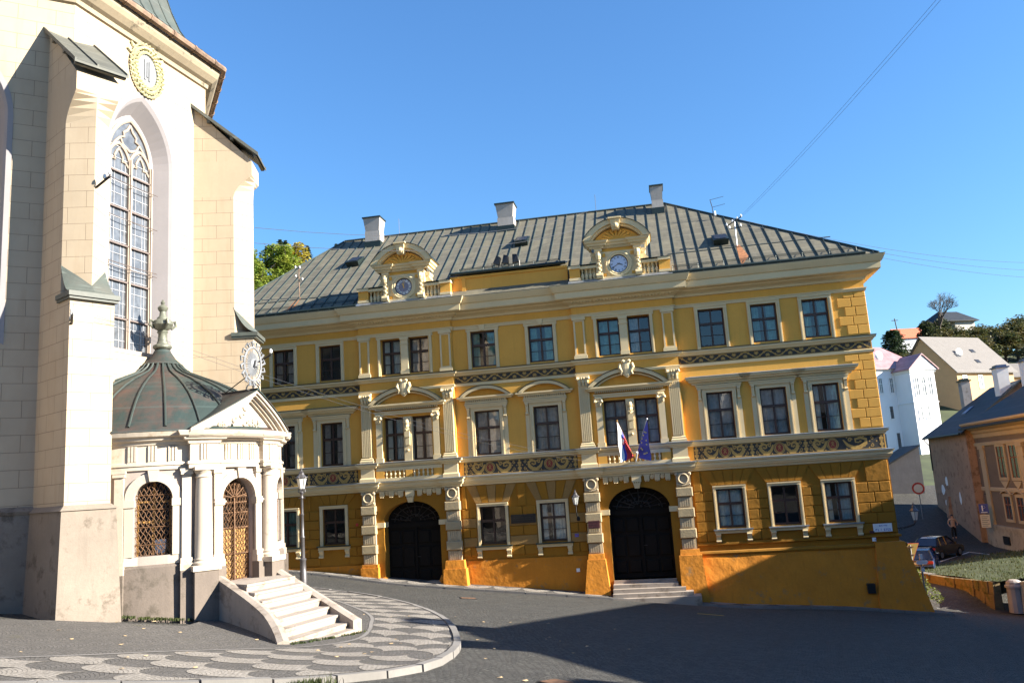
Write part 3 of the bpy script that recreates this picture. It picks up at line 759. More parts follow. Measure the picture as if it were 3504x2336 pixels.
# ---- rustication of the ground floor -----------------------------------------
def rustics(bay, u0, u1, vbot, y, quoin=False):
    wins = XS[bay]; v0, v1 = GV[bay]; rb, rr = FB(), FB(); vt = v1+.22
    edges = [u0]+[e for a, b in wins for e in (a-.17, b+.17)]+[u1]
    rows = []; v = vt-.30
    while v > vbot+.2: rows.append((max(vbot, v-.46), v)); v -= .46
    gp = .012
    for k, (a, b) in enumerate(rows):
        for j in range(0, len(edges), 2):
            p, q = edges[j], edges[j+1]
            if b < v0-.08 and 0: p, q = p, q
            L = q-p
            if L < .12: continue
            rough = bay == 'M' and k % 2 == 1
            n = 1 if (k % 2 and L < 1.4) else (2 if L < 1.7 else 3)
            if quoin and j == len(edges)-2 and L > 1: n = 2 if k % 2 else 3
            for i in range(n):
                (rr if rough and n == 1 or (rough and i == 0) else rb).bev(p+L*i/n+gp, p+L*(i+1)/n-gp, y-.055, y+.01, a+gp, b-gp, .022)
        # blocks under the sills
    for j, (p, q) in enumerate(wins):
        for k, (a, b) in enumerate(rows):
            if b < v0-.62: rb.bev(p-.15, q+.15, y-.045, y+.01, a+gp, min(b, v0-.64)-gp, .02)
    # voussoirs fanning out over each window, plain blocks between
    top = .04; lo = vt-.03
    for j, (p, q) in enumerate(wins):
        c = (p+q)/2; h = (q-p)/2+.62; n = 5
        for i in range(n):
            t0, t1 = -1+2*i/n, -1+2*(i+1)/n
            rough = bay == 'M' and i % 2 == 0
            q_ = [(c+t0*(h-.42)+gp, lo+.0), (c+t1*(h-.42)-gp, lo), (c+t1*h-gp, top), (c+t0*h+gp, top)]
            (rr if rough else rb).hexa([(x, y-.05, z) for x, z in q_], [(x, y+.01, z) for x, z in q_])
    e2 = [u0]+[e for a, b in wins for e in ((a+b)/2-(b-a)/2-.64, (a+b)/2+(b-a)/2+.64)]+[u1]
    for j in range(0, len(e2), 2):
        p, q = e2[j], e2[j+1]
        if q-p > .1: rb.bev(p+gp, q-gp, y-.05, y+.01, vt-.28, top, .02)
    rb.build_split('rusticated_blocks', 'yelg', PAL)
    if rr.v: rr.build_split('rough_blocks', 'rough', PAL)
rustics('L', -16.1, -8.1, -3.45, -.2); rustics('M', -3.0, 3.1, -3.50, -.2); rustics('R', 8.25, 17.0, -3.22, -.2, True)
q = FB()                                     # corner quoins on the upper storeys
for a, b in ((1.56, 4.95), (5.9, 7.9)):
    k = 0; v = a
    while v < b-.2:
        s = 15.75 if k % 2 else 16.05
        for p, r_ in ((s, (s+17.0)/2), ((s+17.0)/2, 17.06)): q.bev(p+.012, r_-.012, -.235, -.19, v+.01, min(v+.44, b)-.01, .018)
        v += .44; k += 1
q.build_split('corner_quoins', 'yel', PAL)

# ---- plinths ------------------------------------------------------------------
pl = FB()
pl.mold([(8.2, -.2), (17.05, -.2), (17.05, 17)], [(0, -3.26), (.10, -3.28), (.10, -3.36), (0, -3.40)])
pl.mold([(8.2, -.2), (17.05, -.2), (17.05, 17)], [(0, -3.62), (.24, -3.64), (.27, -3.72), (.24, -3.80), (0, -3.82)])
pl.build('plinth_string', 'yelg', PAL)
b = FB()
nx, nz = 26, 10; vs = []
for j in range(nz+1):
    for i in range(nx+1):
        u = 8.2+(17.05-8.2)*i/nx; z = -3.81-(8.2-3.81)*j/nz; o = .40+.26*(-3.81-z)+.02*sin(u*2.3+z*3)*sin(z*2.1+u)
        vs.append((u, -o, z))
b.add(vs, [[j*(nx+1)+i, j*(nx+1)+i+1, (j+1)*(nx+1)+i+1, (j+1)*(nx+1)+i] for j in range(nz) for i in range(nx)])
b.add([(17.05, -.40, -3.81), (17.05, 17, -3.81), (17.25, 17, -8.2), (17.25, -1.54, -8.2)], [[0, 1, 2, 3]])
b.build('battered_plinth', 'yelold', PAL)
b = FB()
b.hexa([(15.45, -1.75, -8.0), (18.1, -1.75, -8.0), (18.1, 3, -8.0), (15.45, 3, -8.0)], [(15.95, -.52, -3.58), (17.18, -.52, -3.58), (17.18, 1, -3.58), (15.95, 1, -3.58)])
b.build('corner_buttress', 'yelold', PAL)
FB().box(15.28, 15.6, -1.0, -.6, -5.68, -5.28).build_split('meter_hatch', 'black', PAL)
b = FB(); b.box(-3.07, 3.16, -.26, .0, -8, -3.55); b.box(-16.2, -8.05, -.26, 0, -8, -3.5); b.build_split('wall_plinth', 'yelold', PAL)

# ---- portals ------------------------------------------------------------------
def capital(m, u, y, z0, z1, w):
    m.box(u-w-.07, u+w+.07, y-.14, y+.1, z1-.09, z1); m.box(u-w-.02, u+w+.02, y-.05, y+.1, z0, z0+.06)
    m.hexa([(u-w, y-.04, z0+.06), (u+w, y-.04, z0+.06), (u+w, y+.1, z0+.06), (u-w, y+.1, z0+.06)], [(u-w-.05, y-.12, z1-.09), (u+w+.05, y-.12, z1-.09), (u+w+.05, y+.1, z1-.09), (u-w-.05, y+.1, z1-.09)])
    for r_, zz in ((3, z0+.12), (4, z0+.30)):
        for i in range(r_):
            x = u-w+2*w*(i+.5)/r_; m.tube([(x, y-.06, zz-.06), (x, y-.12, zz+.07), (x, y-.19, zz+.15), (x, y-.20, zz+.09)], [.075, .07, .05, .02], 6)
    for s in (-1, 1):
        m.tube([(u+s*(w-.02), y-.16, z1-.17), (u+s*(w+.06), y-.20, z1-.14)], .075, 8)
def portal(c, left):
    Y = -.38
    d = FB()
    # rusticated pilasters on the ground floor
    rb = FB(); rf = FB()
    for s in (-1, 1):
        u = c+s*2.17; w = .36
        rf.box(u-w+.03, u+w-.03, Y-.17, Y+.01, -.62, .04)              # wreath block
        zz = .0; ring = [(u+.22*cos(2*pi*k/18), Y-.22, -.24+.22*sin(2*pi*k/18)) for k in range(19)]
        rf.tube(ring, .05, 6, cap=False)
        for k in range(9): rf.ball((u-w+.08+2*(w-.08)*k/8, Y-.2, -.50-.06*sin(pi*k/8)), .055, n=6)
        for e in (-1, 1): rf.ball((u+e*(w-.06), Y-.18, -.02), .085, n=6)
        for k in range(6):
            z1 = -.62-.475*k; z0 = z1-.475
            if k % 2 == 0: rb.bev(u-w-.02, u+w+.02, Y-.27, Y+.01, z0+.03, z1-.02, .035)
            else:
                rf.box(u-w+.03, u+w-.03, Y-.15, Y+.01, z0-.01, z1)
                for i in range(5):
                    x = u-w+.10+(2*w-.2)*(i+.5)/5; rf.box(x-.032, x+.032, Y-.185, Y-.14, z0+.05, z1-.04)
    rb.build_split('rusticated_pilaster_block', 'roughs', PAL); rf.build_split('pilaster_drum', 'stone', PAL)
    # fluted pilasters of the first floor and framed ones above
    fp = FB(); sp = FB()
    for s in (-1, 1):
        u = c+s*2.17; w = .26
        fp.box(u-w, u+w, Y-.10, Y+.01, 1.75, 4.45)
        for i in range(6):
            x = u-w+2*w*(i+.5)/6; fp.box(x-.026, x+.026, Y-.145, Y-.09, 1.80, 4.38)
        fp.mold([(u-w, Y), (u-w, Y-.1), (u+w, Y-.1), (u+w, Y)], [(0, 1.5), (.10, 1.5), (.11, 1.6), (.06, 1.64), (.07, 1.7), (.02, 1.75), (0, 1.76)])
        capital(fp, u, Y-.06, 4.45, 5.02, w-.01)
        fp.box(u-.35, u+.35, Y-.14, Y+.01, .56, 1.22); fp.mold([(u-.35, Y), (u-.35, Y-.14), (u+.35, Y-.14), (u+.35, Y)], [(0, .56), (.06, .56), (.06, .70), (.01, .76), (0, .77)])
        sp.box(u-.27, u+.27, Y-.06, Y+.01, 5.86, 7.96)
        for a, b_ in ((u-.27, u-.19), (u+.19, u+.27)): sp.box(a, b_, Y-.10, Y-.05, 6.1, 7.72)
        sp.box(u-.27, u+.27, Y-.10, Y-.05, 7.72, 7.80); sp.box(u-.33, u+.33, Y-.15, Y+.01, 7.80, 7.93); sp.box(u-.33, u+.33, Y-.13, Y+.01, 5.86, 6.02); sp.box(u-.29, u+.29, Y-.10, Y-.0, 6.02, 6.1)
        sp.box(u-.19, u+.19, Y-.068, Y-.05, 6.1, 7.72, 1)
    fp.build_split('fluted_pilaster', 'trim', PAL); sp.build_split('framed_pilaster', ['trim', 'yel'], PAL)
    # twin-window frame of the first floor with segmental pediment
    t = FB(); a0, a1 = c-1.30, c+1.30; v0, v1 = WIN['F']
    for u in (a0-.20, a1+.20): t.box(u-.15, u+.15, Y-.13, Y+.01, v0-.02, v1-.3); t.box(u-.19, u+.19, Y-.16, Y+.01, v0-.04, v0+.18); capital(t, u, Y-.07, v1-.3, v1+.12, .14)
    t.box(c-.2, c+.2, Y-.06, Y+.3, v0-.02, v1)
    t.box(c-.11, c+.11, Y-.14, Y, v0+.75, v1-.75); t.box(c-.13, c+.13, Y-.2, Y, v1-1.05, v1-.7); t.ball((c, Y-.18, v1-.28), .12, sz=1.3); t.ball((c, Y-.12, v1-.52), .15); t.ball((c, Y-.1, v0+.5), .07)
    t.tube([(c-.12, Y-.2, v1-.62), (c, Y-.26, v1-.7), (c+.12, Y-.2, v1-.62)], .05, 6)
    t.box(a0-.38, a1+.38, Y-.15, Y+.01, v1+.12, v1+.30); t.box(a0-.42, a1+.42, Y-.19, Y+.01, v1+.24, v1+.31)
    dentils(t, a0-.36, a1+.36, 4.10, 4.18, Y-.24, Y, .1)
    t.mold([(a0-.40, Y), (a0-.40, Y-.01), (a1+.40, Y-.01), (a1+.40, Y)], [(0, 4.18), (.26, 4.19), (.30, 4.26), (.38, 4.30), (.38, 4.38), (0, 4.39)])
    arcband(t, c, 4.39, 1.95, .80, .24, Y-.42, Y+.01); arcband(t, c, 4.39, 1.62, .58, .10, Y-.24, Y+.01)
    # cartouche
    t.lathe([(.02, -.42), (.17, -.3), (.25, 0), (.20, .25), (.1, .38), (.01, .42)], (c, Y-.42, 5.12), 10, sy=.45)
    for s in (-1, 1):
        t.tube([(c+s*.28, Y-.42, 5.4), (c+s*.33, Y-.46, 5.2), (c+s*.22, Y-.46, 5.02), (c+s*.28, Y-.44, 4.86)], [.07, .09, .07, .05], 6); t.ball((c+s*.14, Y-.46, 5.5), .09, n=6)
    t.build('segmental_pediment', 'trim', PAL)
    fl = FB(); arcband(fl, c, 4.396, 1.97, .83, .03, Y-.46, Y); fl.build('pediment_flashing', 'darkmetal', PAL)
    # upper twin-window frame
    t = FB(); v0, v1 = WIN['S']
    architrave(t, a0, a1, v0-.06, v1, .38, .15, .07, .06)
    t.box(c-.19, c+.19, Y-.09, Y+.3, v0-.02, v1); t.box(c-.22, c+.22, Y-.13, Y, v1-.12, v1+.0); t.box(c-.22, c+.22, Y-.13, Y, v1-.36, v1-.3); t.box(c-.22, c+.22, Y-.12, Y, v0-.04, v0+.14)
    t.build('twin_window_frame', 'trim', PAL)
    # blind balustrade under the first-floor windows
    t = FB()
    t.box(c-1.72, c+1.72, Y-.10, Y+.01, 1.05, 1.22); t.box(c-1.72, c+1.72, Y-.14, Y+.01, .56, .70); t.box(c-.17, c+.17, Y-.11, Y+.01, .70, 1.05, 1)
    for s in (-1, 1): t.box(min(c+s*1.30, c+s*1.72), max(c+s*1.30, c+s*1.72), Y-.11, Y+.01, .70, 1.05, 1)
    prof = [(.055, .70), (.055, .74), (.03, .77), (.062, .86), (.055, .92), (.026, .98), (.045, 1.02), (.05, 1.05)]
    for s in (-1, 1):
        for i in range(5): t.lathe(prof, (c+s*(.27+.23*i), Y-.06, 0), 8)
    t.build_split('blind_balustrade', ['trim', 'yel'], PAL)
    # triglyphs, rosettes and keystone over the arch
    t = FB()
    for i in range(-3, 4):
        u = c+i*.49
        if i == 0: continue
        t.box(u-.12, u+.12, Y-.10, Y+.01, -.22, .06)
        for e in (-.07, 0, .07): t.box(u+e-.022, u+e+.022, Y-.125, Y-.09, -.19, .05); t.ball((u+e, Y-.11, -.25), .028, n=5)
    for i in (-2.5, -1.5, 1.5, 2.5):
        t.lathe([(.12, 0), (.11, .03), (.05, .04), (.05, .06), (.0, .07)], (0, 0, 0), 10) if 0 else t.tube([(c+i*.49, Y+.01, -.06), (c+i*.49, Y-.05, -.06)], [.12, .09], 10)
        t.ball((c+i*.49, Y-.06, -.06), .045, n=6)
    t.box(c-.22, c+.22, Y-.16, Y+.01, -.26, .06); dentils(t, c-.2, c+.2, -.31, -.26, Y-.15, Y, .09)
    t.hexa([(c-.11, Y-.12, -.56), (c+.11, Y-.12, -.56), (c+.11, Y+.1, -.56), (c-.11, Y+.1, -.56)], [(c-.17, Y-.18, -.31), (c+.17, Y-.18, -.31), (c+.17, Y+.1, -.31), (c-.17, Y+.1, -.31)])
    dentils(t, c-2.5, c+2.5, .0, .06, Y-.09, Y, .095)
    t.build_split('triglyph_frieze', 'trim', PAL)
    t = FB()
    for s in (-1, 1):
        e0, e1 = (c-1.82, c-1.40) if s < 0 else (c+1.40, c+1.82); t.box(e0, e1, Y-.05, Y+.6, -1.72, -1.48)
    t.build_split('arch_impost', 'trim', PAL)
    # door leaf, fan light and panels set deep in the arch
    dd = FB().prism(archpoly(c, 1.47, -4.8, -1.5, -.49), .30, .42).build('double_door', 'door', PAL)
    pn = FB()
    for s in (-1, 1):
        for x0, x1 in ((.10, .72), (.80, 1.36)):
            for z0, z1 in ((-4.5, -3.9), (-3.75, -2.75), (-2.6, -1.95)):
                a, b_ = sorted((c+s*x0, c+s*x1)); pn.bev(a, b_, .24, .31, z0, z1, .05)
    pn.box(c-1.45, c+1.45, .20, .31, -1.80, -1.58); pn.box(c-.05, c+.05, .22, .31, -4.7, -1.8)
    pn.build('door_panels', 'door', dd)
    fg = FB()
    for i in range(9):
        a = pi*(i+.5)/9; fg.tube([(c+.25*cos(a), .27, -1.5+.2*sin(a)), (c+1.3*cos(a), .27, -1.5+.9*sin(a))], .025, 5)
    for r_ in (.35, .75): fg.tube([(c+r_*1.45*cos(pi*i/16), .26, -1.52+r_*sin(pi*i/16)) for i in range(17)], .022, 5)
    for i in range(14): fg.ball((c+rnd.uniform(-1, 1), .25, -1.45+rnd.random()*.55), .06, n=6)
    fg.build('fanlight_ironwork', 'iron', dd)
    FB().tube([(c+.08, .2, -3.25), (c+.14, .16, -3.25), (c+.22, .16, -3.25)], .022, 6).build('handle', 'iron', dd)
    # pilaster bases
    b = FB(); bs = FB()
    uL, uR = c-2.17, c+2.17
    if left:
        b.box(uL-.40, uL+.42, Y-.26, Y+.01, -5.2, -3.47); b.box(uL-.44, uL+.46, Y-.32, Y+.01, -5.3, -3.62)
        b.hexa([(uR-.46, Y-.42, -3.85), (uR+.52, Y-.42, -3.85), (uR+.52, Y, -3.85), (uR-.46, Y, -3.85)], [(uR-.44, Y-.34, -3.45), (uR+.48, Y-.34, -3.45), (uR+.48, Y, -3.45), (uR-.44, Y, -3.45)])
        b.hexa([(uR-.60, Y-.62, -5.6), (uR+.72, Y-.62, -5.6), (uR+.72, Y, -5.6), (uR-.60, Y, -5.6)], [(uR-.52, Y-.48, -3.84), (uR+.58, Y-.48, -3.84), (uR+.58, Y, -3.84), (uR-.52, Y, -3.84)])
        for s in (-1, 1): b.lathe([(.3, -5.2), (.27, -4.4), (.16, -4.15), (.02, -4.08)], (c+s*1.52, Y+.1, 0), 10)
    else:
        for u, e in ((uL, (-.36, .36)), (uR, (-.44, .44))):
            b.hexa([(u+e[0]-.02, Y-.36, -3.72), (u+e[1]+.02, Y-.36, -3.72), (u+e[1], Y, -3.72), (u+e[0], Y, -3.72)], [(u+e[0], Y-.28, -3.47), (u+e[1], Y-.28, -3.47), (u+e[1], Y, -3.47), (u+e[0], Y, -3.47)])
        b.hexa([(uL-.70, Y-.78, -5.9), (uL+.62, Y-.78, -5.9), (uL+.62, Y+.1, -5.9), (uL-.70, Y+.1, -5.9)], [(uL-.42, Y-.42, -3.72), (uL+.42, Y-.42, -3.72), (uL+.42, Y, -3.72), (uL-.42, Y, -3.72)])
        b.hexa([(uR-.56, Y-.85, -6.6), (uR+.70, Y-.85, -6.6), (uR+.70, Y+.1, -6.6), (uR-.56, Y+.1, -6.6)], [(uR-.52, Y-.46, -3.72), (uR+.52, Y-.46, -3.72), (uR+.52, Y, -3.72), (uR-.52, Y, -3.72)])
    b.build_split('pilaster_base', 'yelold', PAL)
portal(CL, True); portal(CR, False)
st = FB()
st.box(CR-1.45, CR+1.45, -.45, .4, -5.5, -4.74)
for k in range(4): st.box(CR-1.46, CR+1.50+.32*k, -.95-.33*k, -.3, -6.4, -4.74-.165*(k+1)+.02)
st.build('portal_steps', 'steps', PAL)
FB().box(CL-1.44, CL+1.44, -.5, .4, -5.3, -4.42).build('threshold', 'steps', PAL)

# ---- roof -----------------------------------------------------------------------
EV, RV = 9.56, 16.1; EY, RY = -.76, 8.1
RL, RR = -11.94, 8.5; EL, ER = -16.95, 17.78; YB = 17.0
def roofz(y): return EV+(RV-EV)*(y-EY)/(RY-EY)
rf = FB()
rf.add([(EL, EY, EV), (ER, EY, EV), (RR, RY, RV), (RL, RY, RV)], [[0, 1, 2, 3]])
rf.add([(ER, EY, EV), (ER, YB, EV), (RR, RY, RV)], [[0, 1, 2]]); rf.add([(EL, EY, EV), (EL, YB, EV), (RL, RY, RV)], [[0, 2, 1]])
rf.add([(EL, YB, EV), (ER, YB, EV), (RR, RY, RV), (RL, RY, RV)], [[0, 3, 2, 1]])
rf.add([(EL, EY, EV-.05), (ER, EY, EV-.05), (ER, YB, EV-.05), (EL, YB, EV-.05)], [[0, 3, 2, 1]])
nrm = Vector((0, -(RV-EV), RY-EY)).normalized()
def onroof(u, y, h=0.): return (u, y+nrm.y*h, roofz(y)+nrm.z*h)
# skirt over the attic parapet
rf.add([(-3.05, -.30, 10.84), (3.10, -.30, 10.84), (3.10, 2.0, roofz(2.0)+.03), (-3.05, 2.0, roofz(2.0)+.03)], [[0, 1, 2, 3]])
u = EL+.3; k = 0
while u < ER-.2:
    top = RY if RL <= u <= RR else (EY+(RY-EY)*((u-EL)/(RL-EL)) if u < RL else EY+(RY-EY)*((ER-u)/(ER-RR)))
    jit = rnd.uniform(-.03, .03)
    y0 = EY
    if -3.05 < u < 3.10:
        rf.hexa([(u-.026, -.30, 10.86), (u+.026, -.30, 10.86), (u+.026+jit, 2.0, roofz(2)+.04), (u-.026+jit, 2.0, roofz(2)+.04)], [(u-.02, -.30, 10.93), (u+.02, -.30, 10.93), (u+.02+jit, 2.0, roofz(2)+.11), (u-.02+jit, 2.0, roofz(2)+.11)], 1); y0 = 2.0
    if top > y0+.1:
        a = [onroof(u-.026, y0), onroof(u+.026, y0), onroof(u+.026+jit, top), onroof(u-.026+jit, top)]; b_ = [onroof(u-.016, y0, .052), onroof(u+.016, y0, .052), onroof(u+.016+jit, top, .052), onroof(u-.016+jit, top, .052)]
        rf.hexa(a, b_, 1)
    u += .60; k += 1
# ridge and hip caps, cross welts
rf.tube([(RL, RY, RV+.03), (RR, RY, RV+.03)], .07, 6, 1)
for e, r_ in ((EL, RL), (ER, RR)): rf.tube([(e, EY, EV+.03), (r_, RY, RV+.03)], .06, 6, 1)
rf.box(-3.02, -2.9, 0, 0, 0, 0) if 0 else None
for a, b_, y in ((EL+1.2, -8.2, .75), (8.2, 16.2, 1.35)): rf.hexa([onroof(a, y), onroof(b_, y), onroof(b_, y+.05), onroof(a, y+.05)], [onroof(a, y, .03), onroof(b_, y, .03), onroof(b_, y+.05, .03), onroof(a, y+.05, .03)], 1)
ROOF = rf.build('roof', ['roof', 'seam'], PAL)
# rust runs below the two service masts
for u, y in ((-11.87, .95), (11.75, 1.55)):
    m = FB(); P = [onroof(u-.10, y, .01), onroof(u+.10, y, .01), onroof(u+.30 if u > 0 else u+.16, y*.3-.2, .01), onroof(u-.22, EY+.05, .01)]
    m.add(P, [[0, 1, 2, 3]]); m.build('rust_run', 'roofrust', ROOF)
def chimney(u, w, top, y=7.2):
    m = FB(); d = .42; b0 = roofz(y)-.7
    m.box(u-w*.46, u+w*.46, y-d, y+d, b0, top-.95); m.box(u-w*.50, u+w*.50, y-d-.05, y+d+.05, b0, roofz(y)+.05, 1)
    m.hexa([(u-w*.42, y-d, top-.95), (u+w*.42, y-d, top-.95), (u+w*.42, y+d, top-.95), (u-w*.42, y+d, top-.95)], [(u-w*.52, y-d-.1, top-.12), (u+w*.52, y-d-.1, top-.12), (u+w*.52, y+d+.1, top-.12), (u-w*.52, y+d+.1, top-.12)])
    m.box(u-w*.57, u+w*.57, y-d-.16, y+d+.16, top-.12, top-.04, 1)
    m.build('chimney', ['chim', 'darkmetal'], ROOF)
chimney(-9.6, 1.05, 17.1); chimney(-1.1, 1.08, 16.95); chimney(8.05, .72, 16.9)
def skylight(u, y):
    m = FB(); w, l, h = .36, .5, .34
    lo = [onroof(u-w, y-l), onroof(u+w, y-l), onroof(u+w, y+l), onroof(u-w, y+l)]; hi = [onroof(u-w-.03, y-l-.05, h), onroof(u+w+.03, y-l-.05, h), onroof(u+w+.03, y+l, .12), onroof(u-w-.03, y+l, .12)]
    m.hexa(lo, hi)
    q = [onroof(u-w+.05, y-l+.05, h-.0), onroof(u+w-.05, y-l+.05, h-.0), onroof(u+w-.05, y+l-.1, .17), onroof(u-w+.05, y+l-.1, .17)]
    m.add([(a, b, c+.012) for a, b, c in q], [[0, 1, 2, 3]], 1)
    m.build('skylight', ['darkmetal', 'black'], ROOF)
skylight(-9.95, 4.7); skylight(.15, 4.9); skylight(10.95, 2.3)

# ---- clock gables -------------------------------------------------------------
def gable(c, hm, mm, dial):
    t = FB(); Y = -.62
    t.box(c-2.48, c+2.48, Y, .3, 9.5, 9.78); t.box(c-1.2, c+1.2, Y-.05, .5, 9.5, 9.80); t.box(c-.98, c+.98, Y+.06, .5, 9.8, 11.10)
    for s in (-1, 1):
        a, b_ = sorted((c+s*2.48, c+s*1.95)); t.box(a, b_, Y+.02, .3, 9.78, 10.38, 1); t.box(a-.04, b_+.04, Y-.06, .36, 10.38, 10.52); t.box(a-.02, b_+.02, Y-.04, .33, 9.78, 9.90)
        a, b_ = sorted((c+s*1.95, c+s*1.12)); t.box(a, b_, Y, .3, 10.34, 10.48); t.box(a, b_, .12, .3, 9.78, 10.34, 1)
        for i in range(4): t.lathe([(.05, 9.80), (.085, 9.95), (.075, 10.05), (.03, 10.16), (.045, 10.28), (.05, 10.34)], (c+s*(1.24+.2*i), Y+.18, 0), 8)
        # carved strips, consoles, volute wings
        a, b_ = sorted((c+s*.80, c+s*1.12)); t.box(a, b_, Y-.02, .3, 9.80, 11.12); u = (a+b_)/2
        t.tube([(u, Y-.06, 11.0), (u, Y-.14, 10.85), (u, Y-.10, 10.7)], [.15, .14, .10], 8)
        for i in range(6): t.ball((u+.03*(-1)**i, Y-.07, 10.6-.11*i), .085, n=6, sz=.9)
        t.tube([(u-.16, Y-.12, 9.86), (u+.16, Y-.12, 9.86)], .14, 10); t.box(a-.03, b_+.03, Y-.06, .2, 11.12, 11.26)
        w = [(c+s*1.10, 9.80), (c+s*1.10, 11.15), (c+s*1.30, 11.15), (c+s*1.30, 10.95), (c+s*1.36, 10.8), (c+s*1.5, 10.65), (c+s*1.75, 10.53), (c+s*1.75, 9.8)]
        t.prism(w if s > 0 else w[::-1], Y+.30, .3); t.tube([(c+s*1.26, Y+.24, 11.06), (c+s*1.26, .28, 11.06)], .12, 10)
    # entablature that breaks forward over the strips
    P = [(c-1.34, .3), (c-1.34, Y-.06), (c-.72, Y-.06), (c-.72, Y+.06), (c+.72, Y+.06), (c+.72, Y-.06), (c+1.34, Y-.06), (c+1.34, .3)]
    t.box(c-1.0, c+1.0, Y+.1, .4, 11.08, 11.9, 1); dentils(t, c-.7, c+.7, 11.30, 11.38, Y-.02, Y+.12, .085); dentils(t, c-1.3, c-.78, 11.30, 11.38, Y-.14, Y, .085); dentils(t, c+.78, c+1.3, 11.30, 11.38, Y-.14, Y, .085)
    t.mold(P, [(0, 11.26), (.04, 11.28), (.05, 11.38), (.14, 11.40), (.16, 11.48), (.24, 11.53), (.28, 11.62), (0, 11.66)])
    arcband(t, c, 11.66, 1.68, 1.02, .34, Y-.30, .5); arcband(t, c, 11.66, 1.36, .76, .14, Y-.16, .5)
    sh = segment(1.15, .60, 10); t.prism([(c+x, 11.66+z) for x, z in sh], Y+.04, Y+.2, 1)
    for i in range(9):
        a = pi*(i+.5)/9; t.tube([(c, Y-.0, 11.68), (c+.75*cos(a), Y-.02, 11.68+.46*sin(a))], [.03, .07], 6, 1)
    t.box(c-.2, c+.2, Y-.40, .3, 12.28, 12.62); t.hexa([(c-.17, Y-.34, 12.1), (c+.17, Y-.34, 12.1), (c+.17, 0, 12.1), (c-.17, 0, 12.1)], [(c-.24, Y-.46, 12.6), (c+.24, Y-.46, 12.6), (c+.24, .3, 12.6), (c-.24, .3, 12.6)])
    t.ball((c+.03, Y-.40, 12.28), .14, n=8); t.box(c-.32, c+.32, Y-.52, .34, 12.62, 12.70)
    # moulded ring and side panels round the dial
    ring = [(c+.60*cos(2*pi*i/32), Y+.02, 10.42+.60*sin(2*pi*i/32)) for i in range(33)]; t.tube(ring, .075, 8, cap=False)
    ring = [(c+.50*cos(2*pi*i/32), Y+.0, 10.42+.50*sin(2*pi*i/32)) for i in range(33)]; t.tube(ring, .045, 6, cap=False)
    for s in (-1, 1):
        for a, b_ in ((10.84, 11.02), (9.86, 10.0)): t.box(min(c+s*.62, c+s*.78), max(c+s*.62, c+s*.78), Y+.03, Y+.1, a, b_, 1)
    G = t.build('clock_gable', ['trim', 'yel'], PAL)
    f = FB(); f.disc(c, 10.42, .46, Y+.05, 0, n=32); 
    f.tube([(c+.455*cos(2*pi*i/32), Y+.03, 10.42+.455*sin(2*pi*i/32)) for i in range(33)], .035, 6, 1, cap=False)
    for h in range(12):
        a = pi/2-2*pi*h/12; e = Vector((cos(a), sin(a))); n_ = Vector((-e.y, e.x)); num = ('XII', 'I', 'II', 'III', 'IIII', 'V', 'VI', 'VII', 'VIII', 'IX', 'X', 'XI')[h]
        k = len(num)
        if dial == 'clockd':
            p = e*.335; f.ribbon([(c+p.x-e.x*.06, 10.42+p.y-e.y*.06), (c+p.x+e.x*.06, 10.42+p.y+e.y*.06)], .12, Y+.045, 2, .006)
        for j, ch in enumerate(num):
            off = n_*(-(j-(k-1)/2)*.028)
            p0, p1 = e*.29+off, e*.385+off
            if ch == 'X':
                f.ribbon([(c+p0.x+n_.x*.012, 10.42+p0.y+n_.y*.012), (c+p1.x-n_.x*.012, 10.42+p1.y-n_.y*.012)], .011, Y+.045, 1, .012); f.ribbon([(c+p0.x-n_.x*.012, 10.42+p0.y-n_.y*.012), (c+p1.x+n_.x*.012, 10.42+p1.y+n_.y*.012)], .011, Y+.045, 1, .012)
            elif ch == 'V':
                for s in (-1, 1): f.ribbon([(c+p0.x, 10.42+p0.y), (c+p1.x+s*n_.x*.016, 10.42+p1.y+s*n_.y*.016)], .011, Y+.045, 1, .012)
            else: f.ribbon([(c+p0.x, 10.42+p0.y), (c+p1.x, 10.42+p1.y)], .012, Y+.045, 1, .012)
    cf = f.build('clock_face', [dial, 'black', 'white'], G)
    h = FB()
    for L, w, ang in ((.24, .045, hm), (.36, .03, mm)):
        a = pi/2-2*pi*ang; h.ribbon([(c-cos(a)*.08, 10.42-sin(a)*.08), (c+cos(a)*L*.7, 10.42+sin(a)*L*.7), (c+cos(a)*L, 10.42+sin(a)*L)], [w*.7, w, .006], Y+.045, 0, .025)
    h.disc(c, 10.42, .03, Y+.045, 0, .03)
    h.build('clock_hands', 'gold' if dial == 'clockd' else 'black', G)
    fl = FB(); arcband(fl, c, 11.67, 1.70, 1.04, .03, Y-.34, .5); fl.box(c-2.55, c-1.1, Y-.08, .34, 10.525, 10.545); fl.box(c+1.1, c+2.55, Y-.08, .34, 10.525, 10.545); fl.build_split('gable_flashing', 'darkmetal', G)
    FB().hexa([(c-2.56, Y-.3, 9.52), (c+2.56, Y-.3, 9.52), (c+2.56, Y+.06, 9.52), (c-2.56, Y+.06, 9.52)], [(c-2.56, Y-.28, 9.55), (c+2.56, Y-.28, 9.55), (c+2.56, Y-.02, 9.76), (c-2.56, Y-.02, 9.76)]).build('gable_foot_flashing', 'zinc', G)
gable(CL+.15, .95, .02, 'clockd'); gable(CR+.06, (3+40/60)/12, 40/60, 'clock')
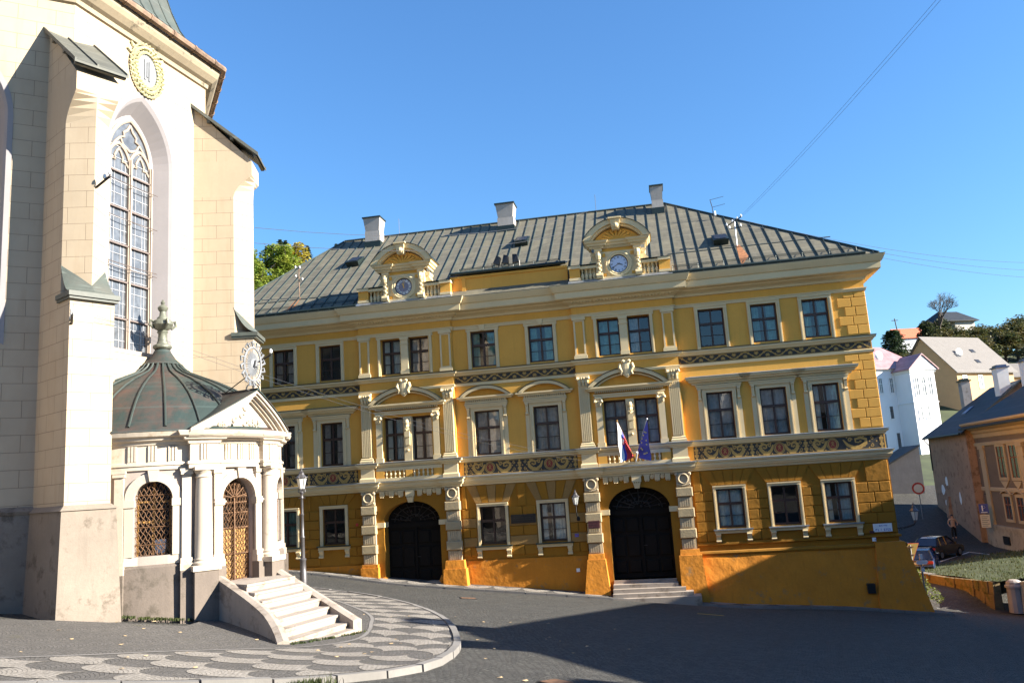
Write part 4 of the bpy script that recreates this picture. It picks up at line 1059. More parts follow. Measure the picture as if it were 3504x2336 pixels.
# ------------------------------------------------------------------ church apse
def dz(a): return Vector((sin(R(a)), cos(R(a)), 0))
KP = Vector((-10.859, 19.501, 0)); dL, dA, dN = dz(62), dz(17.5), dz(-27)
K2 = KP+dA*5.16; K3 = K2+dN*5.16; JP = KP-dL*5.16
CB = Vector((KP.x, KP.y, -2.2))
CH = empty('church', tuple(CB), 0, 'tall pale church apse scored with ashlar joints, with stepped buttresses and a pointed window', 'church')
def wallT(p, d):
    inn = Vector((-d.y, d.x, 0))               # inward = left of travel
    return lambda x, y, z: tuple(p+d*x+inn*y+Vector((0, 0, z))-CB)
def pointed(c, hw, z0, zs, zt, n=9):
    r = ((zt-zs)**2+hw*hw)/(2*hw); cx = r-hw
    amax = math.asin(min(1, (zt-zs)/r)); L = []
    for i in range(n+1):
        a = amax*i/n; L.append((c-cx+r*cos(a), zs+r*sin(a)))
    Rr = [(2*c-x, z) for x, z in L[:-1]][::-1]
    return [(c-hw, z0), (c+hw, z0)]+L+Rr
walls = [(JP, dL, 5.16, True), (KP, dA, 5.16, True), (K2, dN, 5.16, False), (K3, dz(-72), 5.16, False), (JP-dz(107)*5.16, dz(107), 5.16, False)]
for i, (p, d, L, win) in enumerate(walls):
    b = MB(T=wallT(p, d)); c = 2.58 if i == 0 else 2.475
    b.holed(rect(0, L, .1, 13.4), [pointed(c, 1.2, 4.06, 9.75, 11.58)] if win else [], 0, .04)
    b.build('wall', 'church', CH)
    g = MB(T=wallT(p, d)); g.hexa([(-.05, -.28, -4), (L+.05, -.28, -4), (L+.05, .3, -4), (-.05, .3, -4)], [(-.05, -.10, .04), (L+.05, -.10, .04), (L+.05, .3, .04), (-.05, .3, .04)]); g.mold([(0, 0), (L, 0)], [(0, .0), (.12, .02), (.15, .09), (.04, .17), (0, .2)])
    g.build('wall_base', 'churchbase', CH)
    if not win: continue
    # grey splayed reveal with a flat painted band round it
    rv = MB(T=wallT(p, d)); rings = [(pointed(c, 1.32, 3.98, 9.75, 11.74), -.012), (pointed(c, 1.2, 4.06, 9.75, 11.58), -.012), (pointed(c, 1.13, 4.08, 9.75, 11.46), .06), (pointed(c, .93, 4.16, 9.75, 11.12), .46), (pointed(c, .80, 4.24, 9.75, 10.95), .48)]
    n = len(rings[0][0]); vs = [(x, y, z) for l, y in rings for x, z in l]
    fs = []
    for k in range(len(rings)-1):
        for q in range(n):
            if q == 0 and k == 0: continue
            q2 = (q+1) % n; fs.append([k*n+q, k*n+q2, (k+1)*n+q2, (k+1)*n+q])
    rv.add(vs, fs); rv.build('window_reveal', 'churchgrey', CH)
    wf = MB(T=wallT(p, d))
    for x in (c-.80, c, c+.80): wf.box(x-.055, x+.055, .40, .54, 4.2, 9.75); wf.box(x-.025, x+.025, .36, .41, 4.2, 9.75)
    def bar(pts, r=.045): wf.tube([(x, .46, z) for x, z in pts], r, 6)
    P = pointed(c, .80, 4.24, 9.75, 10.95)[2:]; bar(P, .06)
    for s in (-1, 1):
        cc = c+s*.4; L2 = pointed(cc, .4, 4.2, 9.55, 10.12)[2:]; bar(L2, .05)
        # trefoil cusps in each lancet head
        bar([(cc-.36, 9.5), (cc-.24, 9.62), (cc-.13, 9.6), (cc-.15, 9.72), (cc-.08, 9.86), (cc, 9.96)], .035); bar([(cc+.36, 9.5), (cc+.24, 9.62), (cc+.13, 9.6), (cc+.15, 9.72), (cc+.08, 9.86), (cc, 9.96)], .035)
    for s in (-1, 1):
        bar([(c, 10.0), (c+s*.25, 10.12), (c+s*.36, 10.32), (c+s*.22, 10.38), (c+s*.24, 10.5), (c+s*.1, 10.62), (c, 10.8)], .04); bar([(c+s*.36, 10.32), (c+s*.55, 10.12), (c+s*.7, 9.9)], .035)
    wf.box(c-.85, c+.85, .18, .54, 4.10, 4.22)
    fr = wf.build('window', 'tracery', CH)
    gl = MB(T=wallT(p, d)); Q = pointed(c, .80, 4.24, 9.75, 10.95); gl.add([(x, .48, z) for x, z in Q], [list(range(len(Q)))]); gl.build('leaded_glass', 'leadglass', fr)
    ld = MB(T=wallT(p, d))
    for x in (-.64, -.53, -.27, -.14, .14, .27, .53, .64): ld.box(c+x-.006, c+x+.006, .465, .478, 4.24, 9.7)
    z = 4.5
    while z < 10.2: ld.box(c-.78, c+.78, .462, .477, z-.006, z+.006); z += .345
    ld.build('lead_cames', 'came', fr)
    sb = MB(T=wallT(p, d))
    for k in range(5): sb.box(c-.8, c+.8, .40, .45, 5.1+1.04*k-.022, 5.1+1.04*k+.022)
    for z in (6.5, 6.6, 7.9, 8.95): sb.tube([(c-.95, .3, z), (c, .28, z-.03), (c+.95, .3, z)], .012, 4)
    sb.build_split('saddle_bars', 'barmetal', fr)
# closing walls of the nave behind, never seen from the square
nv = MB(T=lambda x, y, z: (x-CB.x, y-CB.y, z-CB.z)); J0 = JP-dz(107)*5.16; K4 = K3+dz(-72)*5.16; bk = dz(-72)*14
ring = [J0, J0+dz(-118)*1+bk*1.0, K4+bk*.9, K4]
nv.add([(q.x, q.y, -4) for q in ring]+[(q.x, q.y, 13.4) for q in ring], [[i, i+1, 5+i, 4+i] for i in range(3)]); nv.build('nave_wall', 'church', CH)
# buttresses with prow fronts, saddle copings and lean-to caps
def buttress(kp, az):
    w, r = dz(az), dz(az-90)
    def T(x, y, z): return tuple(kp+r*x+w*y+Vector((0, 0, z))-CB)
    h = .50; D = 1.53
    b = MB(T=T)
    def ringpts(kind):
        if kind == 0: return [(-h, -1.3), (-h, .97), (-h, D), (0, D), (h, D), (h, .97), (h, -1.3)]
        return [(-h, -1.3), (-h, .97), (-h+.001, .972), (0, 1.46), (h-.001, .972), (h, .97), (h, -1.3)]
    def loft(levels):
        vs = []; fs = []; n = 7
        for kind, z, t in levels:
            A_, B_ = ringpts(0), ringpts(1); vs += [(a[0]*(1-t)+q[0]*t, a[1]*(1-t)+q[1]*t, z) for a, q in zip(A_, B_)]
        for k in range(len(levels)-1): fs += [[k*n+i, k*n+i+1, (k+1)*n+i+1, (k+1)*n+i] for i in range(n-1)]
        b.add(vs, fs)
    loft([(0, .12, 0), (0, 4.9, 0)])
    loft([(0, 4.9, .97), (0, 9.25, 1)]); b.m = 1
    loft([(0, 9.25, 1), (0, 9.42, .9), (0, 9.6, .68), (0, 9.75, .4), (0, 9.88, .12), (0, 9.95, 0), (0, 10.40, 0)])
    b.m = 0
    # sloped head of the buttress under its cap
    b.add([(-h, -1.3, 10.4), (-h, D, 10.4), (-h, -1.3, 13.3), (h, -1.3, 10.4), (h, D, 10.4), (h, -1.3, 13.3)], [[0, 1, 2], [3, 5, 4], [1, 4, 5, 2]])
    B_ = b.build('buttress', ['church', 'churchplain'], CH)
    pb = MB(T=T); pb.hexa([(-h-.26, -1.3, -4.0), (h+.26, -1.3, -4.0), (h+.26, D+.30, -4.0), (-h-.26, D+.30, -4.0)], [(-h-.09, -1.3, .04), (h+.09, -1.3, .04), (h+.09, D+.10, .04), (-h-.09, D+.10, .04)])
    pb.hexa([(-h-.13, -1.3, .04), (h+.13, -1.3, .04), (h+.13, D+.14, .04), (-h-.13, D+.14, .04)], [(-h, -1.3, .16), (h, -1.3, .16), (h, D, .16), (-h, D, .16)])
    pb.build('buttress_base', 'churchbase', B_)
    cp_ = MB(T=T); e = .14                     # lean-to cap
    def s(y): return 12.12-(y+.2)*(12.12-10.52)/1.95
    lo = [(-h-e, -1.1, s(-1.1)), (h+e, -1.1, s(-1.1)), (h+e, D+.22, s(D+.22)), (-h-e, D+.22, s(D+.22))]
    cp_.hexa(lo, [(x, y, z+.06) for x, y, z in lo])
    for x in (-h-e+.02, -.1, h+e-.02): cp_.hexa([(x-.02, -1.1, s(-1.1)+.06), (x+.02, -1.1, s(-1.1)+.06), (x+.02, D+.22, s(D+.22)+.06), (x-.02, D+.22, s(D+.22)+.06)], [(x-.02, -1.1, s(-1.1)+.11), (x+.02, -1.1, s(-1.1)+.11), (x+.02, D+.22, s(D+.22)+.11), (x-.02, D+.22, s(D+.22)+.11)])
    for y in (.2, .9, 1.6): cp_.hexa([(-h-.1, y, s(y)-.14), (h+.1, y, s(y)-.14), (h+.1, y+.1, s(y)-.14), (-h-.1, y+.1, s(y)-.14)], [(-h-.1, y, s(y)-.0), (h+.1, y, s(y)-.0), (h+.1, y+.1, s(y)-.07), (-h-.1, y+.1, s(y)-.07)])
    cp_.build('buttress_cap', 'capmetal', B_)
    sd_ = MB(T=T)                              # saddle-shaped copper coping round the prow
    yo = D+.14; n = 8; vs = []; fs = []
    for i in range(n+1):
        t = i/n; f = (1-t)**2.2; z = 4.97+.80*f
        # from the tall ears at the sides down to the eave
        vs += [(-h-.07*t-.004, .95+(yo-.95)*t, z), (-h*.02*0-h*(1-t)*0-.0, 1.46+(yo-1.46)*t, 4.97+.22*(1-t)), (h+.07*t+.004, .95+(yo-.95)*t, z)]
    for i in range(n): fs += [[3*i, 3*i+1, 3*i+4, 3*i+3], [3*i+1, 3*i+2, 3*i+5, 3*i+4]]
    sd_.add(vs, fs)
    sd_.box(-h-.08, h+.08, .9, yo, 4.86, 4.97); sd_.box(-h-.05, h+.05, .9, yo-.04, 4.80, 4.86)
    sd_.build('saddle_coping', 'coppergreen', B_)
    return B_
buttress(KP, 129.75); buttress(K2, 84); buttress(JP, 174); buttress(K3, 40)
# eaves cornice, gutter, roof
pathw = [JP-dz(107)*5.16, JP, KP, K2, K3, K4]; path = [(q.x-CB.x, q.y-CB.y) for q in pathw]; zb = -CB.z
MB().mold(path, [(0, 13.05+zb), (.07, 13.08+zb), (.09, 13.2+zb), (.2, 13.26+zb), (.34, 13.40+zb), (.40, 13.52+zb), (.42, 13.66+zb), (0, 13.7+zb)]).build('eaves_cornice', 'churchcornice', CH)
def offs(o):
    out = []
    for i in range(len(path)):
        a = Vector(path[i])-Vector(path[i-1]) if i else Vector(path[1])-Vector(path[0]); b_ = Vector(path[i+1])-Vector(path[i]) if i < len(path)-1 else a
        na = Vector((a.y, -a.x)).normalized(); nb = Vector((b_.y, -b_.x)).normalized(); q = na+nb; q = q/q.dot(na); out.append(Vector(path[i])+q*o)
    return out
gt = MB(); O_ = offs(.52)
gt.tube([(q.x, q.y, 13.74+zb) for q in O_], .11, 8)
for i in range(len(O_)-1):
    n = max(1, int((O_[i+1]-O_[i]).length/.9))
    for k in range(n):
        q = O_[i].lerp(O_[i+1], (k+.5)/n); dd = (O_[i+1]-O_[i]).normalized()*.04; gt.tube([(q.x-dd.x, q.y-dd.y, 13.74+zb), (q.x+dd.x, q.y+dd.y, 13.74+zb)], .125, 8)
gt.build('church_gutter', 'rustgutter', CH)
prof = [(.50, 13.72), (.15, 13.98), (-.2, 14.28), (-.5, 14.68), (-.75, 15.1), (-1.0, 15.75), (-1.2, 16.45), (-1.5, 17.7), (-1.9, 19.6), (-2.5, 23)]
rf = MB(); rings = [[(q.x, q.y, z+zb) for q in offs(o)] for o, z in prof]; n = len(path)
rf.add([v for r_ in rings for v in r_], [[k*n+i, k*n+i+1, (k+1)*n+i+1, (k+1)*n+i] for k in range(len(prof)-1) for i in range(n-1)])
for i in range(n-1):
    for t in (0, .125, .25, .375, .5, .625, .75, .875, 1):
        rf.tube([tuple(Vector(rings[k][i]).lerp(Vector(rings[k][i+1]), t)+Vector((0, 0, .02))) for k in range(len(prof))], .022, 4, 1)
for i in (1, 2, 3):
    for k in range(6):
        t = (k+.5)/6; q = Vector(rings[1][i]).lerp(Vector(rings[1][i+1]), t); q2 = Vector(rings[0][i]).lerp(Vector(rings[0][i+1]), t); u_ = Vector((0, 0, .25))
        rf.tube([q2, q+u_, q], .014, 4, 1)
    for f in (.25, .6, .95):
        rf.tube([tuple(Vector(rings[0][i]).lerp(Vector(rings[1][i]), f)+Vector((0, 0, .24*f))), tuple(Vector(rings[0][i+1]).lerp(Vector(rings[1][i+1]), f)+Vector((0, 0, .24*f)))], .011, 4, 1)
rf.build('church_roof', ['coppergreen', 'seam'], CH)
# stucco wreath with a worn plaque
mw = MB(T=wallT(KP, dA)); cx, cz = 2.55, 12.42
for i in range(30):
    a = 2*pi*i/30
    for rr, tw, s_ in ((.50, .35, .115), (.62, -.4, .12), (.74, .2, .09)):
        x, z = cx+rr*.86*cos(a+tw*.2), cz+rr*1.06*sin(a+tw*.2); t = a+pi/2+tw
        mw.tube([(x-.10*cos(t), -.02, z-.10*sin(t)), (x, -.085, z), (x+.11*cos(t), -.03, z+.11*sin(t))], [.012, s_*.5, .012], 5)
for i in range(9):
    a = pi*(.12+.76*i/8); mw.tube([(cx+.68*cos(a), -.02, cz+.84*sin(a)), (cx+.80*cos(a), -.05, cz+.98*sin(a))], [.05, .03], 5)
W_ = mw.build('stucco_wreath', 'wreath', CH)
mp = MB(T=wallT(KP, dA)); mp.lathe([(.40, 0), (.38, .05), (.36, .06), (.0, .065)], (0, 0, 0), 24)
pq = MB(T=wallT(KP, dA)); vs = [(cx+.38*cos(2*pi*k/28), -.05, cz+.50*sin(2*pi*k/28)) for k in range(28)]; pq.add(vs+[(x, .01, z) for x, y, z in vs], [list(range(28))]+[[i, (i+1) % 28, 28+(i+1) % 28, 28+i] for i in range(28)])
for a, b_, z0, z1 in ((-.12, -.06, -.3, .3), (.06, .12, -.3, .3), (-.02, .03, -.2, .25)): pq.box(cx+a, cx+b_, -.075, -.04, cz+z0, cz+z1)
pq.build('worn_plaque', 'lead', W_)
# old wire brackets with insulators on the near buttress
def bracket(q, d, up, n=2):
    m = MB(T=lambda x, y, z: (q.x+x-CB.x, q.y+y-CB.y, q.z+z-CB.z)); e = d*.42+Vector((0, 0, up))
    m.tube([(0, 0, 0), tuple(e*.5), tuple(e)], .03, 6)
    for k in range(n):
        p = e*(1-.38*k); m.tube([tuple(p), tuple(p+Vector((0, 0, .05)))], .012, 5); m.lathe([(.035, .05), (.05, .08), (.045, .13), (.02, .17), (.0, .18)], tuple(p), 8, 1)
    m.build('wire_bracket', ['iron', 'white'], CH)
wv = dz(129.75); rv_ = dz(39.75)
bracket(KP+wv*1.44+rv_*.05+Vector((0, 0, 7.62)), dz(110), .2); bracket(KP+wv*1.53-rv_*.45+Vector((0, 0, 4.22)), dz(150), .12, 3)
bracket(K2+dz(84)*1.6-dz(-6)*.2+Vector((0, 0, 4.1)), dz(100), .2, 1)

# ------------------------------------------------------------------ domed chapel on the apse
CC = KP+dA*3.0+dz(107.5)*.3; nA = dz(107.5); RB = 3.1; CHB = Vector((CC.x, CC.y, -2.7))
CHP = empty('domed_chapel', tuple(CHB), 0, 'small round white chapel with a copper dome, barred window and curved pediment', 'chapel')
def pol(x, y, z):
    """x: arc metres to the right, y: inwards, z up -> chapel local"""
    ph = -x/RB; r = RB-y; p = CC+dA*(-r*sin(ph))+nA*(r*cos(ph))
    return (p.x-CHB.x, p.y-CHB.y, z-CHB.z)
def PB(): return MB(T=pol)
X = lambda ph: -R(ph)*RB
def arcpath(p0, p1, y, st=3.):
    n = max(1, int(abs(p1-p0)/st)); return [(X(p0+(p1-p0)*i/n), y) for i in range(n+1)]
OPN = [(52, .415, -1.1, .185), (13.6, .50, -1.88, .10), (-23, .415, -1.1, .185)]
def otop(x, hw, zs, c): 
    d = x-c; return zs+sqrt(max(0., hw*hw-d*d))
xs = set()
for ph in range(-105, 106, 3): xs.add(round(X(ph), 4))
for ph, hw, z0, zs in OPN:
    c = X(ph)
    for i in range(17): xs.add(round(c-hw*cos(pi*i/16), 4))
xs = sorted(xs)
wb = PB(); bb = PB()
for xa, xb in zip(xs, xs[1:]):
    xm = (xa+xb)/2; op = None
    for ph, hw, z0, zs in OPN:
        if abs(xm-X(ph)) < hw: op = (X(ph), hw, z0, zs)
    if op:
        c, hw, z0, zs = op; ta, tb = otop(xa, hw, zs, c), otop(xb, hw, zs, c)
        if z0 > -1.3: wb.add([(xa, 0, -1.32), (xb, 0, -1.32), (xb, 0, z0), (xa, 0, z0)], [[0, 1, 2, 3]])
        wb.add([(xa, 0, ta), (xb, 0, tb), (xb, 0, .86), (xa, 0, .86)], [[0, 1, 2, 3]])
        wb.add([(xa, 0, ta), (xb, 0, tb), (xb, .38, tb), (xa, .38, ta)], [[0, 1, 2, 3]]); wb.add([(xa, 0, z0), (xb, 0, z0), (xb, .38, z0), (xa, .38, z0)], [[3, 2, 1, 0]])
    else: wb.add([(xa, 0, -1.32), (xb, 0, -1.32), (xb, 0, .86), (xa, 0, .86)], [[0, 1, 2, 3]])
    if not (op and op[2] < -1.5): bb.add([(xa, -.10, -4), (xb, -.10, -4), (xb, -.06, -1.36), (xa, -.06, -1.36), (xa, 0, -1.30), (xb, 0, -1.30)], [[0, 1, 2, 3], [3, 2, 5, 4]])
    else: bb.add([(xa, -.10, -4), (xb, -.10, -4), (xb, -.06, -1.88), (xa, -.06, -1.88)], [[0, 1, 2, 3]])
for ph, hw, z0, zs in OPN:
    for s in (-1, 1):
        x = X(ph)+s*hw; wb.add([(x, 0, z0), (x, .38, z0), (x, .38, zs), (x, 0, zs)], [[0, 1, 2, 3]])
wb.build('chapel_wall', 'chapelp', CHP); bb.build('chapel_base', 'chapelbase', CHP)
# surrounds
def round_surround(ph, hw, z0, zs, w, y, imposts):
    m = PB(); c = X(ph); n = 16
    for i in range(n):
        a, b_ = pi*i/n, pi*(i+1)/n
        q = [(c+(hw+w)*cos(a), zs+(hw+w)*sin(a)), (c+(hw+w)*cos(b_), zs+(hw+w)*sin(b_)), (c+hw*cos(b_), zs+hw*sin(b_)), (c+hw*cos(a), zs+hw*sin(a))]
        m.hexa([(x, y, z) for x, z in q], [(x, .06, z) for x, z in q])
    for s in (-1, 1):
        a, b_ = sorted((c+s*hw, c+s*(hw+w))); m.box(a, b_, y, .06, z0, zs); m.box(a-(.02), b_+.02, y-.025, .06, zs-.17 if not imposts else zs-.16, zs)
        if imposts:
            for k, e in enumerate((.03, .05, .03)): m.box(a-e, b_+e, y-.02-e, .06, zs-.14+.05*k, zs-.095+.05*k)
    if not imposts: m.box(c-hw-w, c+hw+w, y, .06, z0-.2, z0)
    m.hexa([(c-.08, y-.05, zs+hw-.01), (c+.08, y-.05, zs+hw-.01), (c+.08, .05, zs+hw-.01), (c-.08, .05, zs+hw-.01)], [(c-.12, y-.06, zs+hw+w+.05), (c+.12, y-.06, zs+hw+w+.05), (c+.12, .05, zs+hw+w+.05), (c-.12, .05, zs+hw+w+.05)])
    return m
for ph, hw, z0, zs in (OPN[0], OPN[2]): round_surround(ph, hw, z0, zs, .2, -.045, False).build('arched_window_surround', 'chapel', CHP)
round_surround(*OPN[1], .19, -.05, True).build('arched_door_surround', 'chapel', CHP)
# grilles, glazing and door
def lattice(m, c, hw, z0, zs, y, pitch, r, zmax=None):
    def inside(x, z): return abs(x-c) < hw-.01 and z0 < z < (otop(x, hw-.01, zs, c) if zmax is None else zmax)
    for s in (-1, 1):
        k = -30
        while k < 30:
            pts = []
            for i in range(60):
                x = c-hw+2*hw*i/59; z = z0+k*pitch+s*(x-c)*1.5+.025*sin((x-c)*2*pi/pitch*1.5)
                if inside(x, z): pts.append((x, y, z))
                else:
                    if len(pts) > 3: m.tube(pts[::3]+[pts[-1]], r, 4)
                    pts = []
            if len(pts) > 3: m.tube(pts[::3]+[pts[-1]], r, 4)
            k += 1
for j, (ph, hw, z0, zs) in enumerate((OPN[0], OPN[2])):
    c = X(ph); g = PB(); lattice(g, c, hw, z0, zs, .10, .17, .009)
    for z in (-.85, -.45, -.05, .28): g.tube([(c-hw, .09, z), (c, .085, z), (c+hw, .09, z)], .012, 4)
    for i in range(9): x = c-hw+2*hw*(i+.5)/9; g.tube([(x, .10, z0), (x, .10, z0+.12)], .01, 4)
    G = g.build('window_grille', 'rustiron', CHP)
    f = PB(); f.box(c-.03, c+.03, .30, .36, z0, zs+hw); f.box(c-hw, c+hw, .30, .36, -.36, -.31); f.box(c-hw, c+hw, .30, .36, .10, .15); f.box(c-hw, c-hw+.04, .3, .36, z0, zs); f.box(c+hw-.04, c+hw, .3, .36, z0, zs); f.box(c-.02, c+.3, .36, .4, z0+.03, z0+.35, 1)
    f.build('casement', ['wood', 'white_curtain'], G)
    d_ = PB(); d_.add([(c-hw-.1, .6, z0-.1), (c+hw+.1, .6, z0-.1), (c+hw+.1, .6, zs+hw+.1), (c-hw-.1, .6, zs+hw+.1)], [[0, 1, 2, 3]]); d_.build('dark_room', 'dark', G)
    d_ = PB(); d_.add([(c-hw, .37, z0), (c+hw, .37, z0), (c+hw, .37, zs+hw), (c-hw, .37, zs+hw)], [[0, 1, 2, 3]]); d_.build('pane', 'glass', G)
c = X(13.6); hw = .50; z0, zs = -1.88, .10
d = PB()
for s in (-1, 1):
    a, b_ = sorted((c+s*.015, c+s*hw)); d.box(a, b_, .26, .32, z0, -.62, 0)
    for q in range(6): x = a+(b_-a)*(q+.5)/6; d.box(x-.003, x+.003, .255, .262, z0, -.62, 1)
DR = d.build('double_door', ['wood', 'frame'], CHP)
g = PB(); lattice(g, c, hw, z0, zs, .2, .15, .0085)
for z in (-1.86, -1.25, -.62, -.25, .0, .15): g.box(c-hw, c+hw, .18, .215, z-.014, z+.014)
for s in (-1, 0, 1): g.box(c+s*(hw-.02)-.018, c+s*(hw-.02)+.018, .175, .22, z0, zs)
for i in range(7):
    a = pi*(i+.5)/7; g.tube([(c+.08*cos(a), .19, zs+.08*sin(a)), (c+.47*cos(a), .19, zs+.47*sin(a))], .014, 5)
for s in (-1, 1):
    for z in (-.35, -.12): g.tube([(c+s*.21, .17, z-.10), (c+s*.15, .17, z), (c+s*.21, .17, z+.1), (c+s*.27, .17, z), (c+s*.21, .17, z-.1)], .012, 5)
g.build('door_grille', 'rustiron', DR)
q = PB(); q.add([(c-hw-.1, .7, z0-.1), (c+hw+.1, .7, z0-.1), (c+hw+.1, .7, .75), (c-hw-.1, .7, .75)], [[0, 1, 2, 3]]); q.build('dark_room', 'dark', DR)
q = PB(); q.add([(c-hw, .29, -.62), (c+hw, .29, -.62), (c+hw, .29, .6), (c-hw, .29, .6)], [[0, 1, 2, 3]]); q.build('pane', 'glass', DR)
# pilasters, columns on pedestals
def pilaster(ph, w, pr, base='chapel'):
    m = PB(); x = X(ph); m.box(x-w, x+w, -pr, .05, -1.2, .72); m.box(x-w-.03, x+w+.03, -pr-.03, .05, -1.32, -1.2); m.box(x-w-.03, x+w+.03, -pr-.04, .05, .72, .86); m.box(x-w-.05, x+w+.05, -pr-.05, .05, .80, .86)
    m.box(x-w-.04, x+w+.04, -pr-.06, .05, -1.48, -1.32); m.box(x-w-.04, x+w+.04, -pr-.1, .05, -4, -1.48, 1)
    m.build('pilaster', ['chapel', 'chapelbase'], CHP)
pilaster(65.5, .10, .07); pilaster(38.9, .10, .10); pilaster(-36.5, .10, .07); pilaster(-10, .10, .10); pilaster(22.8+2.2, .10, .06); pilaster(3.8-1.5, .10, .06)
def column(ph):
    x = X(ph); y = -.13; m = PB(); e = .25
    m.box(x-e, x+e, y-.25, .05, -4, -1.50, 1); m.box(x-e-.04, x+e+.04, y-.29, .05, -1.52, -1.40, 0)
    m.lathe([(.24, -1.40), (.25, -1.34), (.21, -1.30), (.22, -1.26), (.195, -1.22), (.195, -.6), (.185, .1), (.165, .62), (.19, .64), (.17, .67), (.17, .72), (.22, .78), (.23, .80)], (x, y, 0), 20)
    m.box(x-.25, x+.25, y-.25, .05, .80, .88)
    m.build('column', ['chapel', 'chapelbase'], CHP, smooth=True)
column(32.2); column(-3.6)
ent = PB()
path = arcpath(104, 37.6, 0)+arcpath(37.6, 26.8, -.18)+arcpath(26.8, 1.8, -.06)+arcpath(1.8, -9.2, -.18)+arcpath(-9.2, -104, 0)
ent.mold(path, [(0, .86), (.05, .86), (.05, .95), (.08, .96), (.08, 1.02), (.02, 1.04), (.02, 1.42), (.06, 1.44), (.08, 1.50), (.16, 1.54), (.18, 1.60), (.26, 1.63), (.30, 1.72), (.30, 1.74), (0, 1.76)])
for ph, y in ((60.5, 0), (52.5, 0), (44.5, 0), (20.5, -.06), (14.0, -.06), (7.5, -.06), (32.2, -.18), (-3.6, -.18), (-23, 0)):
    x = X(ph); k = .13
    for e in (-.07, 0, .07): ent.box(x+e-.024, x+e+.024, y-.055, y, 1.06, 1.42)
    ent.box(x-.1, x+.1, y-.07, y, 1.02, 1.05); 
    for e in (-.08, -.04, 0, .04, .08): ent.box(x+e-.012, x+e+.012, y-.075, y, .98, 1.015)
ent.build('entablature', 'chapel', CHP)
# curved pediment
pm = PB(); xa, xb, xm_ = X(38.9), X(-9.6), X(11.0); zt = 2.74
def ptop(x): return 1.78+(zt-1.78)*((x-xa)/(xm_-xa) if x < xm_ else (xb-x)/(xb-xm_))
st = [xa+(xm_-xa)*i/12 for i in range(13)]+[xm_+(xb-xm_)*i/12 for i in range(1, 13)]
for a, b_ in zip(st, st[1:]):
    pm.add([(a, -.19, 1.74), (b_, -.19, 1.74), (b_, -.19, max(1.74, ptop(b_)-.06)), (a, -.19, max(1.74, ptop(a)-.06))], [[0, 1, 2, 3]])
    for y, d0, d1 in ((-.50, .0, .07), (-.44, .07, .13), (-.34, .13, .20), (-.27, .20, .26)):
        lo = [(a, y, ptop(a)-d1), (b_, y, ptop(b_)-d1), (b_, -.17, ptop(b_)-d1), (a, -.17, ptop(a)-d1)]; hi = [(a, y, ptop(a)-d0), (b_, y, ptop(b_)-d0), (b_, -.17, ptop(b_)-d0), (a, -.17, ptop(a)-d0)]
        pm.hexa(lo, hi)
pm.mold(arcpath(39.3, -10.2, -.18), [(.16, 1.56), (.22, 1.60), (.27, 1.66), (.31, 1.745), (0, 1.78)])
for i in range(26):            # scrolling leaf relief in the tympanum
    x = xa+.5+(xb-xa-.9)*rnd.random(); zz = 1.85+(max(.12, ptop(x)-2.1))*rnd.random()
    if zz < ptop(x)-.32:
        a0 = rnd.uniform(0, 6.28); pm.tube([(x+.09*(1-.12*k)*cos(a0+k*.8), -.21, zz+.09*(1-.12*k)*sin(a0+k*.8)) for k in range(6)], .022, 4)
PED = pm.build('pediment', 'chapel', CHP)
pr = PB()
for a, b_ in zip(st, st[1:]):
    n = 6
    for k in range(n):
        y0, y1 = -.54+2.2*k/n, -.54+2.2*(k+1)/n
        pr.hexa([(a, y0, ptop(a)+.005), (b_, y0, ptop(b_)+.005), (b_, y1, ptop(b_)+.005), (a, y1, ptop(a)+.005)], [(a, y0, ptop(a)+.03), (b_, y0, ptop(b_)+.03), (b_, y1, ptop(b_)+.03), (a, y1, ptop(a)+.03)])
pr.tube([(xm_, -.54, zt+.04), (xm_, 1.2, zt+.04)], .03, 5)
pr.build('pediment_roof', 'copper', CHP)
# dome with rolled ribs, ogee top and urn finial
dp = [(3.42, 1.74), (3.40, 1.78), (3.30, 1.85), (3.18, 1.98), (2.98, 2.22), (2.70, 2.50), (2.35, 2.78), (1.9, 3.05), (1.45, 3.27), (1.05, 3.43), (.75, 3.56), (.57, 3.70), (.50, 3.80), (.53, 3.815), (.36, 3.98), (.24, 4.16), (.17, 4.30)]
cz0 = -CHB.z
dm = MB(); dm.lathe([(r, z+cz0) for r, z in dp], (0, 0, 0), 64)
for i in range(26):
    a = 2*pi*(i+.3)/26; dm.tube([((r+.015)*cos(a), (r+.015)*sin(a), z+cz0+.015) for r, z in dp[2:13]], .028, 6, 1)
dm.build('dome', ['copper', 'seam'], CHP, smooth=True)
fn = MB(); fn.lathe([(.22, 4.78+cz0), (.25, 4.82+cz0), (.24, 4.88+cz0), (.16, 4.92+cz0), (.13, 5.0+cz0), (.11, 5.2+cz0), (.15, 5.26+cz0), (.12, 5.30+cz0), (.22, 5.36+cz0), (.28, 5.46+cz0), (.26, 5.56+cz0), (.16, 5.62+cz0), (.15, 5.66+cz0), (.09, 5.72+cz0), (.08, 5.84+cz0), (.12, 5.88+cz0), (.14, 5.95+cz0), (.10, 6.0+cz0), (.04, 6.04+cz0), (.06, 6.1+cz0), (.0, 6.2+cz0)], (0, 0, 0), 16)
for k in range(4):
    a = pi/4+k*pi/2; fn.tube([(.24*cos(a), .24*sin(a), 5.36+cz0), (.36*cos(a), .36*sin(a), 5.46+cz0), (.34*cos(a), .34*sin(a), 5.58+cz0), (.26*cos(a), .26*sin(a), 5.54+cz0)], .04, 6)
fn.build('urn_finial', 'urn', CHP, smooth=True).location = (0, 0, -.50)
